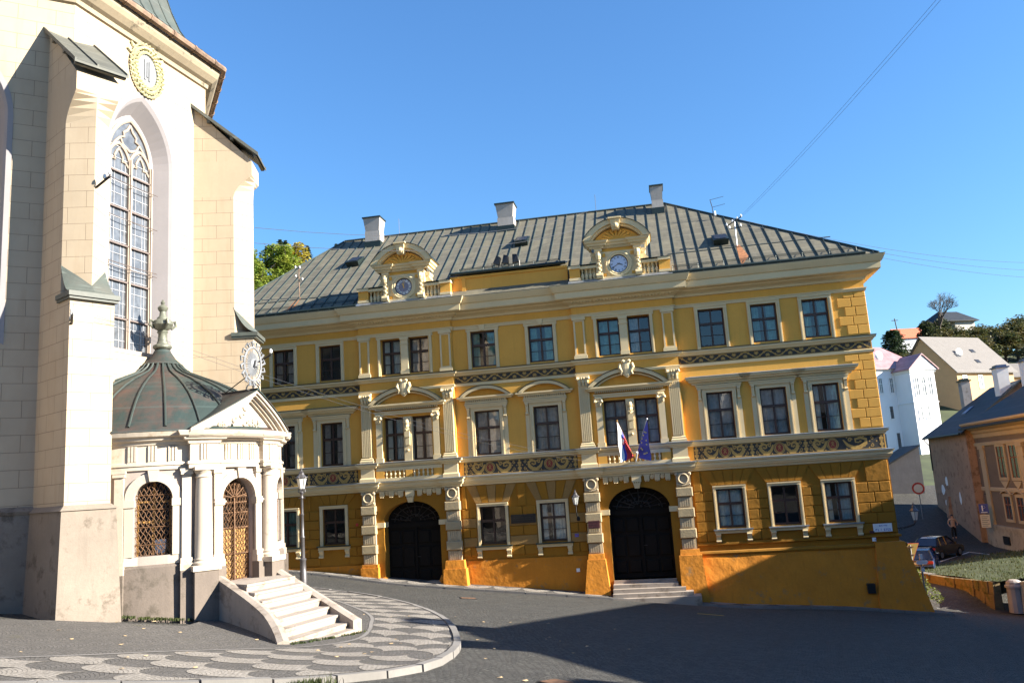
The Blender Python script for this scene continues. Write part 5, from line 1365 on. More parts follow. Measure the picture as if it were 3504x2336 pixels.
# ornamental sun emblem standing on the pediment
em = PB(); ex, ez, ey = xm_-.02, 3.42, -.38
for i in range(16):
    a = 2*pi*i/16; r0 = .30
    x, z = ex+.27*cos(a), ez+.46*sin(a)
    em.tube([(x, ey, z), (ex+.36*cos(a+.1), ey-.02, ez+.58*sin(a+.1)), (ex+.34*cos(a+.28), ey, ez+.55*sin(a+.28)), (ex+.28*cos(a+.2), ey, ez+.47*sin(a+.2))], [.025, .03, .02, .01], 5)
em.tube([(ex+.25*cos(2*pi*k/24), ey, ez+.43*sin(2*pi*k/24)) for k in range(25)], .028, 6, cap=False)
for i in range(32):
    a = 2*pi*i/32; em.tube([(ex+.08*cos(a), ey, ez+.12*sin(a)), (ex+(.20 if i % 2 else .24)*cos(a), ey, ez+(.34 if i % 2 else .40)*sin(a))], [.03, .008], 4)
em.lathe([(.001, -.06), (.10, -.05), (.10, .05), (.001, .06)], (ex, ey, ez), 10, sz=1) if 0 else em.ball((ex, ey, ez), .11, sz=1.5, sy=.4)
em.tube([(ex+.03, ey-.06, ez+.1), (ex-.01, ey-.07, ez-.06), (ex+.05, ey-.07, ez-.08)], .018, 5, 1)
em.tube([(ex, ey, zt), (ex, ey, ez-.45)], .022, 5, 1); em.tube([(ex, ey+.02, ez-.2), (ex-.1, ey+.9, zt+.04)], .014, 5, 1)
for s in (-1, 1): em.tube([(ex+s*.02, ey, zt+.2), (ex+s*.16, ey, zt+.12), (ex+s*.2, ey, zt+.02), (ex+s*.12, ey, zt+.0)], .02, 5, 1)
em.build('sun_emblem', ['lead', 'iron'], CHP)
# ------------------------------------------------------------------ flared steps up to the chapel door
def SN(s, n_, z): p = KP+dA*s+nA*n_; return (p.x-CHB.x, p.y-CHB.y, z-CHB.z)
def near(t): return (1.75+(.25-1.75)*t-.48*t**4, 3.2+(6.30-3.2)*t)
def far(t): return (3.30+(1.95-3.30)*t, 3.45+(6.50-3.45)*t)
stp = MB(T=lambda x, y, z: SN(x, y, z))
for k in range(7):
    t = .34+.63*k/6; zt_ = -1.88-.165*k
    m_ = .5
    stp.hexa([(*near(0), -3.9), (*near(t*.5), -3.9), (*near(t), -3.9), (*far(t), -3.9), (*far(0), -3.9)], [(*near(0), zt_), (*near(t*.5), zt_), (*near(t), zt_), (*far(t), zt_), (*far(0), zt_)])
    a, b_ = near(t), far(t); dx = (near(t+.01)[1]-a[1])*1.8
    stp.hexa([(a[0]-.012, a[1]+.022, zt_-.05), (b_[0]-.012, b_[1]+.022, zt_-.05), (b_[0], b_[1]-.1, zt_-.05), (a[0], a[1]-.1, zt_-.05)], [(a[0]-.012, a[1]+.022, zt_+.003), (b_[0]-.012, b_[1]+.022, zt_+.003), (b_[0], b_[1]-.1, zt_+.003), (a[0], a[1]-.1, zt_+.003)])
a, b_ = near(1.02), far(1.02); stp.hexa([(*near(.9), -3.9), (a[0], a[1]+.06, -3.9), (b_[0], b_[1]+.1, -3.9), (*far(.9), -3.9)], [(*near(.9), -2.97), (a[0], a[1]+.06, -2.97), (b_[0], b_[1]+.1, -2.99), (*far(.9), -2.97)])
ST = stp.build('flight_of_steps', 'steps', CHP)
def cheek(f, s, name, ztop):
    m = MB(T=lambda x, y, z: SN(x, y, z)); n = 14; vs = []
    for i in range(n+1):
        t = 1.03*i/n; p = Vector(f(t)); q = Vector(f(t+.01)); d = (q-p).normalized(); o = Vector((-d.y, d.x))*s*.24; z = ztop(t)
        vs += [(p.x, p.y, -4), (p.x, p.y, z), (p.x+o.x*.5, p.y+o.y*.5, z+.035), (p.x+o.x, p.y+o.y, z), (p.x+o.x, p.y+o.y, -4)]
    fs = []
    for i in range(n): fs += [[5*i+k, 5*i+k+1, 5*i+k+6, 5*i+k+5] for k in range(4)]
    fs += [[0, 1, 2, 3, 4], [5*n+k for k in range(5)][::-1]]
    m.add(vs, fs); return m.build(name, 'steps', CHP)
cheek(near, 1, 'step_cheek', lambda t: -1.70-(.98)*t-.28*max(0, t-.75)**1.0*1.6)
cheek(far, -1, 'step_cheek', lambda t: -1.70-1.08*t)
# ------------------------------------------------------------------ ground, pavements, kerbs
def lo_level(y): return -8.2+1.75*sstep(37, 43, y)+max(0, y-61)*.235
def ground(x, y):
    z = -2.11-.1146*x-.0658*y
    z -= .2*exp(-((x+5)**2+(y-17.5)**2)/12.5)
    d = Vector((x, y, 0))-FO; u = d.dot(FU); o = d.dot(FN)
    z -= .25*sstep(-11, -5, u)*(1-sstep(9, 15, u))*exp(-((o-2)/2.2)**2)
    lo = lo_level(y) if x > 8 else -9.
    k = .12; q = (z-lo)/k
    z = lo+k*math.log(1+exp(q)) if q < 30 else z
    return min(z, 1.5)
def grid(x0, x1, nx, y0, y1, ny, f, dz_=0.):
    vs = [(x0+(x1-x0)*i/nx, y0+(y1-y0)*j/ny) for j in range(ny+1) for i in range(nx+1)]
    return [(x, y, f(x, y)+dz_) for x, y in vs], [[j*(nx+1)+i, j*(nx+1)+i+1, (j+1)*(nx+1)+i+1, (j+1)*(nx+1)+i] for j in range(ny) for i in range(nx)]
def S(mb, name, m, kind='structure', smooth=True):
    o = mb.build(name, m, None, False); tag(o, kind=kind)
    if smooth: o.data.polygons.foreach_set('use_smooth', [True]*len(o.data.polygons))
    return o
RD = -.10
m = MB(); m.add(*grid(-60, 70, 150, -40, 78, 136, ground, RD)); S(m, 'road', 'setts')
outer = [(-16, 6.5), (-12, 8.4), (-8.5, 9.95), (-6.4, 10.93), (-4.51, 11.80), (-3.6, 12.35), (-2.75, 13.1), (-2.1, 14.05), (-1.72, 15.2), (-1.56, 16.7), (-1.58, 18.27), (-1.78, 19.95), (-2.08, 21.7), (-2.5, 23.3), (-3.2, 25.25), (-4.1, 27.1), (-5.2, 28.6), (-6.4, 29.8), (-7.7, 30.7), (-9.5, 31.6), (-12.5, 32.8), (-16, 33.9)]
inner = [(-16, 8.6), (-12, 10.4), (-9.4, 11.7), (-7.95, 12.7), (-7.0, 13.65), (-6.2, 14.9), (-5.3, 16.1), (-4.7, 16.7), (-4.05, 17.6), (-3.7, 18.6), (-3.72, 19.8), (-3.87, 20.84), (-4.0, 21.7), (-4.35, 22.8), (-5.05, 24.3), (-5.9, 25.95), (-6.65, 27.0), (-8.3, 28.4), (-10.5, 29.6), (-13, 30.6), (-16, 31.6)]
def resample(P, n, closed=False):
    P = [Vector(p) for p in P]; L = [0]
    for a, b in zip(P, P[1:]): L.append(L[-1]+(b-a).length)
    out = []
    for i in range(n+1):
        s = L[-1]*i/n; k = 0
        while k < len(L)-2 and L[k+1] < s: k += 1
        t = (s-L[k])/(L[k+1]-L[k]); out.append(P[k].lerp(P[k+1], t))
    return out, L[-1]
def smoothline(P, n):
    """Catmull-Rom through P"""
    P = [Vector(p) for p in P]; Q = []
    for i in range(len(P)-1):
        a, b, c, d = P[max(i-1, 0)], P[i], P[i+1], P[min(i+2, len(P)-1)]
        for k in range(6):
            t = k/6; Q.append(.5*((2*b)+(c-a)*t+(2*a-5*b+4*c-d)*t*t+(3*b-a-3*c+d)*t**3))
    Q.append(P[-1]); return resample(Q, n)
NB = 220
OUT, LO_ = smoothline(outer, NB); INN, LI_ = smoothline(inner, NB)
def band(t, v):
    """t 0..1 along the pavement, v 0 (inner edge) .. 1 (kerb)"""
    q = min(max(t, 0), 1)*NB; k = min(int(q), NB-1); f = q-k
    return INN[k].lerp(INN[k+1], f).lerp(OUT[k].lerp(OUT[k+1], f), v)
cen = [Vector((-16+8.5*min(1, i/(NB*.45)) if i < NB*.45 else -7.5-8.5*max(0, (i-NB*.55)/(NB*.45)), 15+1.5*0+i/NB*8)) for i in range(NB+1)]
m = MB(); rows = 10; vs = []
for i in range(NB+1):
    for j in range(rows+1): p = cen[i].lerp(INN[i], j/rows); vs.append((p.x, p.y, ground(p.x, p.y)))
m.add(vs, [[i*(rows+1)+j, i*(rows+1)+j+1, (i+1)*(rows+1)+j+1, (i+1)*(rows+1)+j] for i in range(NB) for j in range(rows)][::1])
vs = []; rows = 8
for i in range(NB+1):
    for j in range(rows+1): p = INN[i].lerp(OUT[i], j/rows); vs.append((p.x, p.y, ground(p.x, p.y)))
m.add(vs, [[i*(rows+1)+j, i*(rows+1)+j+1, (i+1)*(rows+1)+j+1, (i+1)*(rows+1)+j] for i in range(NB) for j in range(rows)])
pvm = S(m, 'church_pavement', 'pave_d')
LM = (LO_+LI_)/2
def scale_poly(cx, cy, r, flip):
    """fish-scale outline (along, across): a half round and two hollow sides meeting in a point"""
    P = [(-r*sin(pi*i/14), r*cos(pi*i/14)) for i in range(15)]
    P += [(r+r*cos(pi-pi/2*i/6), -r+r*sin(pi-pi/2*i/6)) for i in range(1, 7)]+[(r+r*cos(1.5*pi-pi/2*i/6), r+r*sin(1.5*pi-pi/2*i/6)) for i in range(1, 6)]
    return [(cx+(-a if flip else a), cy+b) for a, b in P]
m = MB(); W_ = 1.12; seam_t = .405
for k in range(0, int(LM/(W_/2)), 2):
    for j in range(0, 5):
        cx, cy = k*W_/2, (j+.45)*W_*.96; q0 = min(NB, int(cx/LM*NB)); w_loc = (INN[q0]-OUT[q0]).length
        if cy-W_*.3 > w_loc: continue
        P = scale_poly(cx, cy, W_/2*rnd.uniform(.94, 1.0), cx/LM > seam_t); pts = []
        for a, c_ in P:
            v = min(max(c_/w_loc, .03), .95); p = band(a/LM, v); pts.append((p.x, p.y, ground(p.x, p.y)+.006))
        c0 = sum((Vector(p) for p in pts), Vector())/len(pts); c0.z = ground(c0.x, c0.y)+.006; n_ = len(pts)
        m.add(pts+[tuple(c0)], [[i, (i+1) % n_, n_] for i in range(n_)])
S(m, 'pavement_scallops', 'pave_l', smooth=False)
def kerbline(P, lo, hi, name, L=.95, w=.16, mat='kerb', gap=.012, side=1):
    m = MB(); n = max(1, int(sum((b-a).length for a, b in zip(P, P[1:]))/L)); Q, _ = resample(P, n)
    for i in range(n):
        a, b = Vector(Q[i]), Vector(Q[i+1]); d = (b-a).normalized(); nn = Vector((d.y, -d.x))*side; a = a+d*gap; b = b-d*gap; j = rnd.uniform(-.012, .012); t = rnd.uniform(-.01, .012)
        q = [a+nn*(w*.62+t), b+nn*(w*.62+t), b-nn*w*.38, a-nn*w*.38]; qq = [a+nn*(w*.52+t), b+nn*(w*.52+t), b-nn*w*.38, a-nn*w*.38]
        m.hexa([(p.x, p.y, ground(p.x, p.y)+lo) for p in q], [(p.x, p.y, ground(p.x, p.y)+hi+j) for p in qq])
    return S(m, name, mat, smooth=False)
kerbline(OUT, -.4, .018, 'church_kerb', side=1)
m = MB(); P, _ = resample(INN, 160)
for a, b in zip(P, P[1:]):
    d = (b-a).normalized(); nn = Vector((-d.y, d.x))*.045; q = [a+nn, b+nn, b-nn, a-nn]; m.add([(p.x, p.y, ground(p.x, p.y)+.008) for p in q], [[3, 2, 1, 0]])
S(m, 'pavement_edging', 'kerb', smooth=False)
# pavement along the palace
m = MB(); vs = []; n = 90
def fx(u, o): p = FO+FU*u+FN*o; return p.x, p.y
SWo = lambda u: 1.75+.35*sin(u*.21+1)*.3
for i in range(n+1):
    u = -17+(18.6+17)*i/n
    for o in (-.6, .5, 1.1, SWo(u)): x, y = fx(u, o); vs.append((x, y, ground(x, y)))
m.add(vs, [[i*4+j, (i+1)*4+j, (i+1)*4+j+1, i*4+j+1] for i in range(n) for j in range(3)]); S(m, 'palace_pavement', 'pave_d')
m = MB()
for k in range(24):
    u0 = -16.5+k*1.42; pts = []
    for i in range(11): a = pi*i/10; pts.append((u0+.66*cos(a), .50+.95*sin(a)))
    for i in range(1, 6): pts.append((u0-.66+.66*sin(pi/2*i/6), .5+.42*(1-cos(pi/2*i/6))))
    for i in range(5, 0, -1): pts.append((u0+.66-.66*sin(pi/2*i/6), .5+.42*(1-cos(pi/2*i/6))))
    q = [(*fx(u, min(o, SWo(u)-.1)), 0) for u, o in pts]; c0 = Vector(fx(u0, 1.1)); q = [(x, y, ground(x, y)+.005) for x, y, _ in q]
    m.add(q+[(c0.x, c0.y, ground(c0.x, c0.y)+.005)], [[i, (i+1) % len(q), len(q)] for i in range(len(q))])
S(m, 'palace_pavement_scallops', 'pave_l', smooth=False)
kerbline([Vector(fx(-17+35.4*i/60, SWo(-17+35.4*i/60))) for i in range(61)], -.5, .012, 'palace_kerb', side=1)
# white and yellow road paint
def paint(pts, w, name, mat):
    m = MB(); Q, _ = resample(pts, max(2, int(sum((Vector(b)-Vector(a)).length for a, b in zip(pts, pts[1:]))/.5)))
    vs = []
    for i, p in enumerate(Q):
        d = (Q[min(i+1, len(Q)-1)]-Q[max(i-1, 0)]).normalized(); nn = Vector((-d.y, d.x))*w/2
        for q in (p+nn, p-nn): vs.append((q.x, q.y, ground(q.x, q.y)+RD+.012))
    m.add(vs, [[2*i, 2*i+1, 2*i+3, 2*i+2] for i in range(len(Q)-1)]); return S(m, name, mat, smooth=False)
paint([(24.3, 52.0), (30.4, 58.2)], .10, 'parking_line', 'white'); paint([(30.4, 58.2), (30.9, 53.5)], .10, 'parking_line', 'white'); paint([(25.6, 50.4), (30.6, 54.4)], .10, 'parking_line', 'white')
paint([(5.85, 29.85), (6.7, 29.55)], .18, 'road_marking', 'yelpaint'); paint([(19.3, 40.6), (21.2, 40.2)], .12, 'road_marking', 'white')
# iron covers in the road
def cover(x, y, r, rot, label):
    o = empty('drain_cover', (x, y, ground(x, y)+RD), rot, label, 'drain cover'); m = MB(); nx_, ny_ = -.1146, -.0658
    c_, s_ = cos(rot), sin(rot)
    Zs = lambda a, b: (nx_*(a*c_-b*s_)+ny_*(a*s_+b*c_))
    for e, z0, z1, k in ((r, 0, .014, 0), (r*.86, .014, .02, 1)): m.hexa([(a*e, b*e, Zs(a*e, b*e)+z0) for a, b in ((-1, -1), (1, -1), (1, 1), (-1, 1))], [(a*e, b*e, Zs(a*e, b*e)+z1) for a, b in ((-1, -1), (1, -1), (1, 1), (-1, 1))], k)
    m.build('lid', ['iron', 'rustlid'], o)
cover(.38, 13.88, .24, .9, 'square rusty iron cover lying diamond-wise in the cobbles beside the big shadow')
cover(-2.2, 31.2, .3, .2, 'rusty drain cover in the sunny cobbles before the closer of the arched doors')
# far hills behind the roofs
def hillz(x, y):
    if x < 12: return -4+max(0, y-72)*.70-max(0, y-128)*.45
    r = -5.0+max(0, min(y, 112)-68)*.19+max(0, min(y, 168)-112)*.31+max(0, y-168)*.10
    l = -4+max(0, y-72)*.70-max(0, y-128)*.45
    t = sstep(12, 40, x); return l*(1-t)+r*t
m = MB(); m.add(*grid(-160, 260, 84, 68, 330, 60, lambda x, y: hillz(x, y)+.9*sin(x*.13)*sin(y*.11)*sstep(90, 130, y)-.6)); S(m, 'hills', 'hill')
# grass tufts, moss and fallen leaves
def tuft(mb, x, y, h, n, z=None, spread=.16):
    z0 = ground(x, y) if z is None else z
    for _ in range(n):
        a = rnd.uniform(0, 6.28); r = spread*sqrt(rnd.random()); px, py = x+r*cos(a), y+r*sin(a); l = h*rnd.uniform(.5, 1); b = rnd.uniform(0, 6.28); w = .006+.004*rnd.random()
        t = Vector((cos(b), sin(b), 0)); e = Vector((px, py, z0))+t*l*.45+Vector((0, 0, l)); mid = Vector((px, py, z0))+t*l*.12+Vector((0, 0, l*.6)); s_ = Vector((-t.y, t.x, 0))*w
        p0 = Vector((px, py, z0-.03)); mb.add([p0-s_, p0+s_, mid+s_*.8, mid-s_*.8, e], [[0, 1, 2, 3], [3, 2, 4]])
m = MB()
for i in range(14): tuft(m, -3.25+rnd.uniform(-.45, .45), 12.40+rnd.uniform(-.18, .18), .13, 26, ground(-3.3, 12.4)-.09)
for i in range(40):
    t = rnd.random(); p = KP+dA*(1.75+(.25-1.75)*1-.62+(2.6)*t)+dz(107.5)*(6.42+.38*t); tuft(m, p.x+rnd.uniform(-.04, .04), p.y+rnd.uniform(-.03, .03), .06, 10, None, .05)
for i in range(60):
    ph = rnd.uniform(30, 70); r = RB+.12+.14*rnd.random(); p = CC+dA*(-r*sin(R(ph)))+nA*(r*cos(R(ph))); tuft(m, p.x, p.y, .035, 10, None, .09)
g = m.build('grass_tufts', 'grass'); tag(g, kind='stuff')
m = MB()
for i in range(90):
    x, y = rnd.uniform(-9, 3), rnd.uniform(12, 24)
    if x > -1.5 and rnd.random() < .5: continue
    z = ground(x, y)+(.012 if x < -2.5 else RD+.012); a = rnd.uniform(0, 6.28); r = .03+.03*rnd.random(); m.add([(x+r*cos(a+k*2*pi/5), y+r*sin(a+k*2*pi/5)*.7, z+.012*(k % 2)) for k in range(5)], [[0, 1, 2, 3, 4]])
tag(m.build('fallen_leaves', 'dryleaf'), kind='stuff')
# ------------------------------------------------------------------ street furniture and signs
def root(name, p, rz, label, cat, group=None): return empty(name, tuple(p), rz, label, cat, group)
def lantern(mb, x, y, z, s=1.):
    """tapered six-sided lantern body, bottom at z: 0 metal, 1 glass"""
    n = 6
    def ringv(r, zz): return [(x+r*s*cos(2*pi*k/n+.3), y+r*s*sin(2*pi*k/n+.3), z+zz*s) for k in range(n)]
    a, b = ringv(.125, .05), ringv(.235, .56)
    mb.add(a+b, [[k, (k+1) % n, n+(k+1) % n, n+k] for k in range(n)], 1)
    for k in range(n): mb.tube([a[k], b[k]], .014*s, 4, 0)
    for rg, r in ((a, .02), (b, .024)): mb.tube(rg+[rg[0]], r*s, 5, 0, cap=False)
    mb.lathe([(.05, -.05), (.12, .0), (.14, .05), (.0, .055)], (x, y, z), 8, 0, sx=s, sy=s) if s == 1 else mb.lathe([(.05*s, -.05*s), (.13*s, .04*s), (0, .05*s)], (x, y, z), 8, 0)
    mb.lathe([(.27*s, .56*s), (.25*s, .60*s), (.13*s, .72*s), (.10*s, .80*s), (.12*s, .83*s), (.05*s, .88*s), (.03*s, .95*s), (.05*s, .98*s), (.0, 1.06*s)], (x, y, z), 6, 0)
    for k in range(n): mb.ball((x+.27*s*cos(2*pi*k/n+.3), y+.27*s*sin(2*pi*k/n+.3), z+.60*s), .028*s, 0, 5)
def lx(o, s): return o
def lamp_head(parent, x, y, z, s=1.):
    mb = MB(); lantern(mb, x, y, z, s)
    fr = MB(); gl = MB()
    for f, mi in zip(mb.f, mb.mi): (gl if mi else fr).add([mb.v[i] for i in f], [list(range(len(f)))])
    o = fr.build('lantern', 'lampmetal', parent); gl.build('lantern_glass', 'lampglass', o); 
    b = MB(); b.lathe([(.0, .10*s), (.035*s, .14*s), (.05*s, .28*s), (.02*s, .4*s), (.0, .42*s)], (x, y, z), 8); b.build('bulb', 'white', o)
# lamp post on the church pavement
lp = Vector((-8.02, 30.35, 0)); lp.z = ground(lp.x, lp.y)
L = root('street_lamp', lp, 0, 'tall grey iron street lamp with a six-sided lantern, standing free behind the chapel steps', 'street lamp')
m = MB(); m.lathe([(.13, -.1), (.13, .55), (.11, .60), (.10, .95), (.12, .98), (.12, 1.02), (.075, 1.06), (.07, 1.75), (.085, 1.77), (.085, 1.80), (.06, 1.83), (.052, 2.55), (.068, 2.57), (.068, 2.60), (.048, 2.62), (.045, 3.15), (.065, 3.18), (.05, 3.22), (.05, 3.32), (.08, 3.36), (.04, 3.42)], (0, 0, 0), 14)
m.tube([(-.12, 0, 3.18), (.12, 0, 3.18)], .018, 6)
m.build('lamp_post', 'lampmetal', L, smooth=True)
m = MB()
for k in range(4): a = k*pi/2; m.tube([(.04*cos(a), .04*sin(a), 3.36), (.13*cos(a), .13*sin(a), 3.40), (.12*cos(a), .12*sin(a), 3.50)], .014, 5)
m.build('lantern_cradle', 'lampmetal', L); lamp_head(L, 0, 0, 3.46, .78)
# wall lantern between the rusticated portal and the window
def wall_lantern(u, o, v, label, s, foot):
    p = fw(u, .2, v); Lr = root('wall_lantern', p, -YAW, label, 'lantern'); m = MB()
    y = -(o-.2)
    if foot: m.tube([(.03, 0, -.62), (.03, -.1, -.66), (.02, y*.75, -.5), (0, y, -.32), (0, y, -.06)], [.04, .035, .03, .025, .03], 6); m.lathe([(.09, -.74), (.10, -.62), (.05, -.52), (.0, -.5)], (.03, -.02, 0), 8)
    m.build('bracket', 'iron', Lr); lamp_head(Lr, 0, y, 0, s); return Lr
wall_lantern(2.69, .62, -1.18, 'black wall lantern with milky panes beside the grander stepped doorway', .72, True)
# lantern on a scrolled bracket at the corner of the palace
p = fw(17.25, .1, -3.05); Lr = root('bracket_lantern', p, -YAW, 'white-paned lantern on a long scrolled iron bracket at the palace corner', 'lantern'); m = MB()
m.tube([(-.2, 0, .02), (.2, -.1, .05), (.45, -.2, .12), (.55, -.25, .26)], .022, 5)
for k in range(6): c0 = Vector((-.1+.11*k, -.05-.03*k, -.05+.035*k)); m.tube([tuple(c0+Vector((.07*cos(t*.7), -.02, .07*sin(t*.7)))*(1-.09*t)) for t in range(9)], .012, 4)
m.build('bracket', 'iron', Lr); lamp_head(Lr, .55, -.25, .30, .78)
# plaques and signs on the palace
def plaque(name, u0, u1, v0, v1, o, mat, label, cat, th=.04, text=None, frame=None):
    p = fw((u0+u1)/2, o, (v0+v1)/2); r = root(name, p, -YAW, label, cat); a, b = (u1-u0)/2, (v1-v0)/2; m = MB(); m.box(-a, a, -th, 0, -b, b); m.build('board', mat, r)
    if text: text(r, a, b, -th-.003)
    if frame:
        m = MB(); m.box(-a-.02, a+.02, -th-.01, 0, b, b+.03); m.box(-a-.02, a+.02, -th-.01, 0, -b-.03, -b); m.build('frame', frame, r)
    return r
def lines(mat, n, seed, h=.25, caps=False):
    """rows of lettering too small to read: short strokes of uneven width, as in the photograph"""
    def f(r, a, b, y):
        q = random.Random(seed); m = MB()
        for i in range(n):
            z = b-2*b*(i+.5)/n; x = -a*.78; hh = 2*b/n*h*(1 if not caps else (.8 if i == 0 else 1.25)); e = a*.78 if not (caps and i == 0) else a*.45
            x = -e
            while x < e:
                w = q.uniform(.35, .9)*hh
                if q.random() < .84:
                    m.box(x, x+w*.3, y-.004, y, z-hh/2, z+hh/2)
                    if q.random() < .7: m.box(x+w*.3, x+w*.8, y-.004, y, z+(hh*.28 if q.random() < .5 else -hh*.5), z+(hh*.5 if q.random() < .5 else -hh*.28)) if 0 else m.box(x+w*.3, x+w*.8, y-.004, y, z+hh*.3, z+hh*.5)
                    if q.random() < .6: m.box(x+w*.3, x+w*.8, y-.004, y, z-hh*.5, z-hh*.3)
                x += w*1.15
        m.build('lettering', mat, r)
    return f
plaque('memorial_plaque', -.56, .66, -1.88, -1.46, .26, 'bronze', 'wide dark bronze plaque on the yellow wall between two ground-floor windows', 'plaque', .05, lines('bronzelet', 4, 3, .35))
plaque('office_sign', 3.22, 3.76, -2.30, -1.94, .66, 'maroon', 'maroon name board on the banded pilaster at the stepped doorway', 'sign', .05, lines('bronzelet', 3, 5, .3))
plaque('corner_board', 16.0, 16.80, -3.14, -2.78, .26, 'white', 'white notice board with two lines of blue lettering at the palace corner', 'sign', .03, lines('bluepaint', 2, 8, .42, True))
plaque('street_plate', 15.82, 16.03, -3.18, -3.08, .27, 'maroon', 'tiny dark red street plate beside the white corner board', 'sign', .02)
plaque('house_number', 15.84, 16.0, -3.52, -3.36, .50, 'white', 'small white house number plate with a blue mark under the corner board', 'sign', .02, lines('bluepaint', 1, 2, .5))
plaque('enamel_sign', 2.50, 2.68, -2.66, -2.52, .27, 'bluepaint', 'small blue and red enamel sign on the yellow wall below the wall lantern', 'sign', .02, lines('redpaint', 1, 3, .4))
plaque('red_wall_sign', -8.52, -8.39, -1.58, -1.44, .27, 'redpaint', 'small red square sign on the yellow wall near the plainer doorway', 'sign', .02)
plaque('meter_box', 2.46, 2.62, -4.28, -4.12, .30, 'white', 'small white meter box low on the wall near the stepped doorway', 'meter box', .05)
# two flags on crossed poles at the balcony of the stepped portal
def flag(u1, v1, label, kind):
    p = fw(CR+.03, .75, .80); r = root('flag', p, -YAW, label, 'flag'); tip = Vector((u1-CR-.03, -.85, v1-.80)); m = MB(); m.tube([(0, .2, -.1), tuple(tip)], .022, 6)
    m.ball(tuple(tip), .04, n=6); m.tube([(0, .25, -.12), tuple(tip*.18)], .045, 6); m.build('flagpole', 'wood' if kind == 0 else 'white', r)
    c = MB(); n, k = 16, 9; d = tip.normalized(); s = -1 if kind == 0 else 1; vs = []
    for i in range(n+1):
        t = i/n; q = tip*(1-.80*t*.95)
        for j in range(k+1):
            f = j/k; fold = .10*sin(f*9+t*2)*f
            # the cloth hangs in folds from the raked pole
            drop = f*(1.55*(1-t)+.38)
            vs.append((q.x+(.10 if kind == 0 else .02)*f*t+fold*.4, q.y+fold*.8, q.z-drop))
    fs = [[i*(k+1)+j, (i+1)*(k+1)+j, (i+1)*(k+1)+j+1, i*(k+1)+j+1] for i in range(n) for j in range(k)]
    cols = []
    for i in range(n):
        for j in range(k):
            if kind == 0:
                f = (j+.5)/k; t = (i+.5)/n; ci = 0 if t < .32 else (1 if t < .52 else 2)
                cols.append(ci)
            else: cols.append(0)
    b = len(c.v); c.v += vs
    for f_, ci in zip(fs, cols): c.f.append(f_); c.mi.append(ci)
    o = c.build('cloth', ['flagwhite', 'flagblue', 'flagred'] if kind == 0 else ['flagblue'], r, smooth=False); o.data.polygons.foreach_set('use_smooth', [True]*len(o.data.polygons))
    if kind:
        st_ = MB()
        for h in range(12):
            a = 2*pi*h/12; i, j = int(n*(.45+.26*cos(a))), int(k*(.48+.36*sin(a))); v = Vector(vs[i*(k+1)+j])
            pts = [(v.x+(.055 if q % 2 == 0 else .022)*sin(q*pi/5), v.y-.025, v.z+(.055 if q % 2 == 0 else .022)*cos(q*pi/5)) for q in range(10)]; st_.add(pts, [list(range(10))])
        st_.build('stars', 'flagyellow', r)
    else:
        st_ = MB(); v = Vector(vs[int(n*.40)*(k+1)+3]); st_.add([(v.x-.11, v.y-.06, v.z+.14), (v.x+.11, v.y-.06, v.z+.14), (v.x+.11, v.y-.06, v.z-.04), (v.x, v.y-.06, v.z-.18), (v.x-.11, v.y-.06, v.z-.04)], [[0, 1, 2, 3, 4]], 0)
        for a, b_, c0, d0 in ((-.014, .014, -.11, .12), (-.06, .06, .05, .08), (-.045, .045, -.0, .028)): st_.add([(v.x+a, v.y-.066, v.z+c0), (v.x+b_, v.y-.066, v.z+c0), (v.x+b_, v.y-.066, v.z+d0), (v.x+a, v.y-.066, v.z+d0)], [[0, 1, 2, 3]], 1)
        st_.build('shield', ['flagred', 'flagwhite'], r)
flag(5.02, 2.62, 'white, blue and red flag with a shield hanging from the balcony', 0); flag(6.42, 2.60, 'blue flag with a ring of yellow stars hanging from the balcony', 1)
# floodlights, masts and aerials on the palace roof
for i, (u, lab) in enumerate(((-.57, 'black roof floodlight farthest from the clock with the white dial'), (-.06, 'middle one of three black roof floodlights, tilted back'), (.52, 'black roof floodlight closest to the clock with the white dial'))):
    r = root('floodlight', fw(u, .25, 11.0), -YAW, lab, 'floodlight', 'floodlights over the attic parapet'); t = R(-18+12*i); m = MB(T=lambda x, y, z, t=t: (x*cos(t)-z*sin(t), y, x*sin(t)+z*cos(t)))
    m.hexa([(-.16, -.12, .16), (.16, -.12, .16), (.16, .14, .16), (-.16, .14, .16)], [(-.11, -.05, .62), (.13, -.10, .56), (.13, .16, .56), (-.11, .16, .62)]); m.build('lamp_housing', 'black', r)
    m = MB(); m.tube([(-.17, 0, -.05), (-.17, 0, .25)], .02, 4); m.tube([(.17, 0, -.05), (.17, 0, .25)], .02, 4); m.tube([(-.17, 0, -.02), (.17, 0, -.02)], .02, 4); m.build('yoke', 'black', r)
def roofp(u, y): x = FO+FU*u-FN*y; return Vector((x.x, x.y, roofz(y)))
r = root('service_mast', roofp(11.7, 1.55)-Vector((0, 0, .1)), -YAW, 'grey roof mast with two crossarms of white insulators above a rust stain', 'mast'); m = MB()
m.tube([(0, 0, 0), (0, 0, 1.55)], .035, 6); m.build('mast_pole', 'zinc', r); m = MB(); m.tube([(-.42, 0, 1.16), (.35, -.1, 1.55)], .03, 5); m.tube([(-.3, 0, 1.0), (.3, 0, 1.05)], .022, 5); m.build('crossarm', 'iron', r)
for x, z in ((-.40, 1.18), (-.1, 1.33), (.15, 1.46), (.35, 1.57), (-.28, 1.02), (.28, 1.07)): m = MB(); m.lathe([(.03, 0), (.05, .04), (.04, .12), (.0, .16)], (x, -.04, z), 6); m.build('insulator', 'white', r)
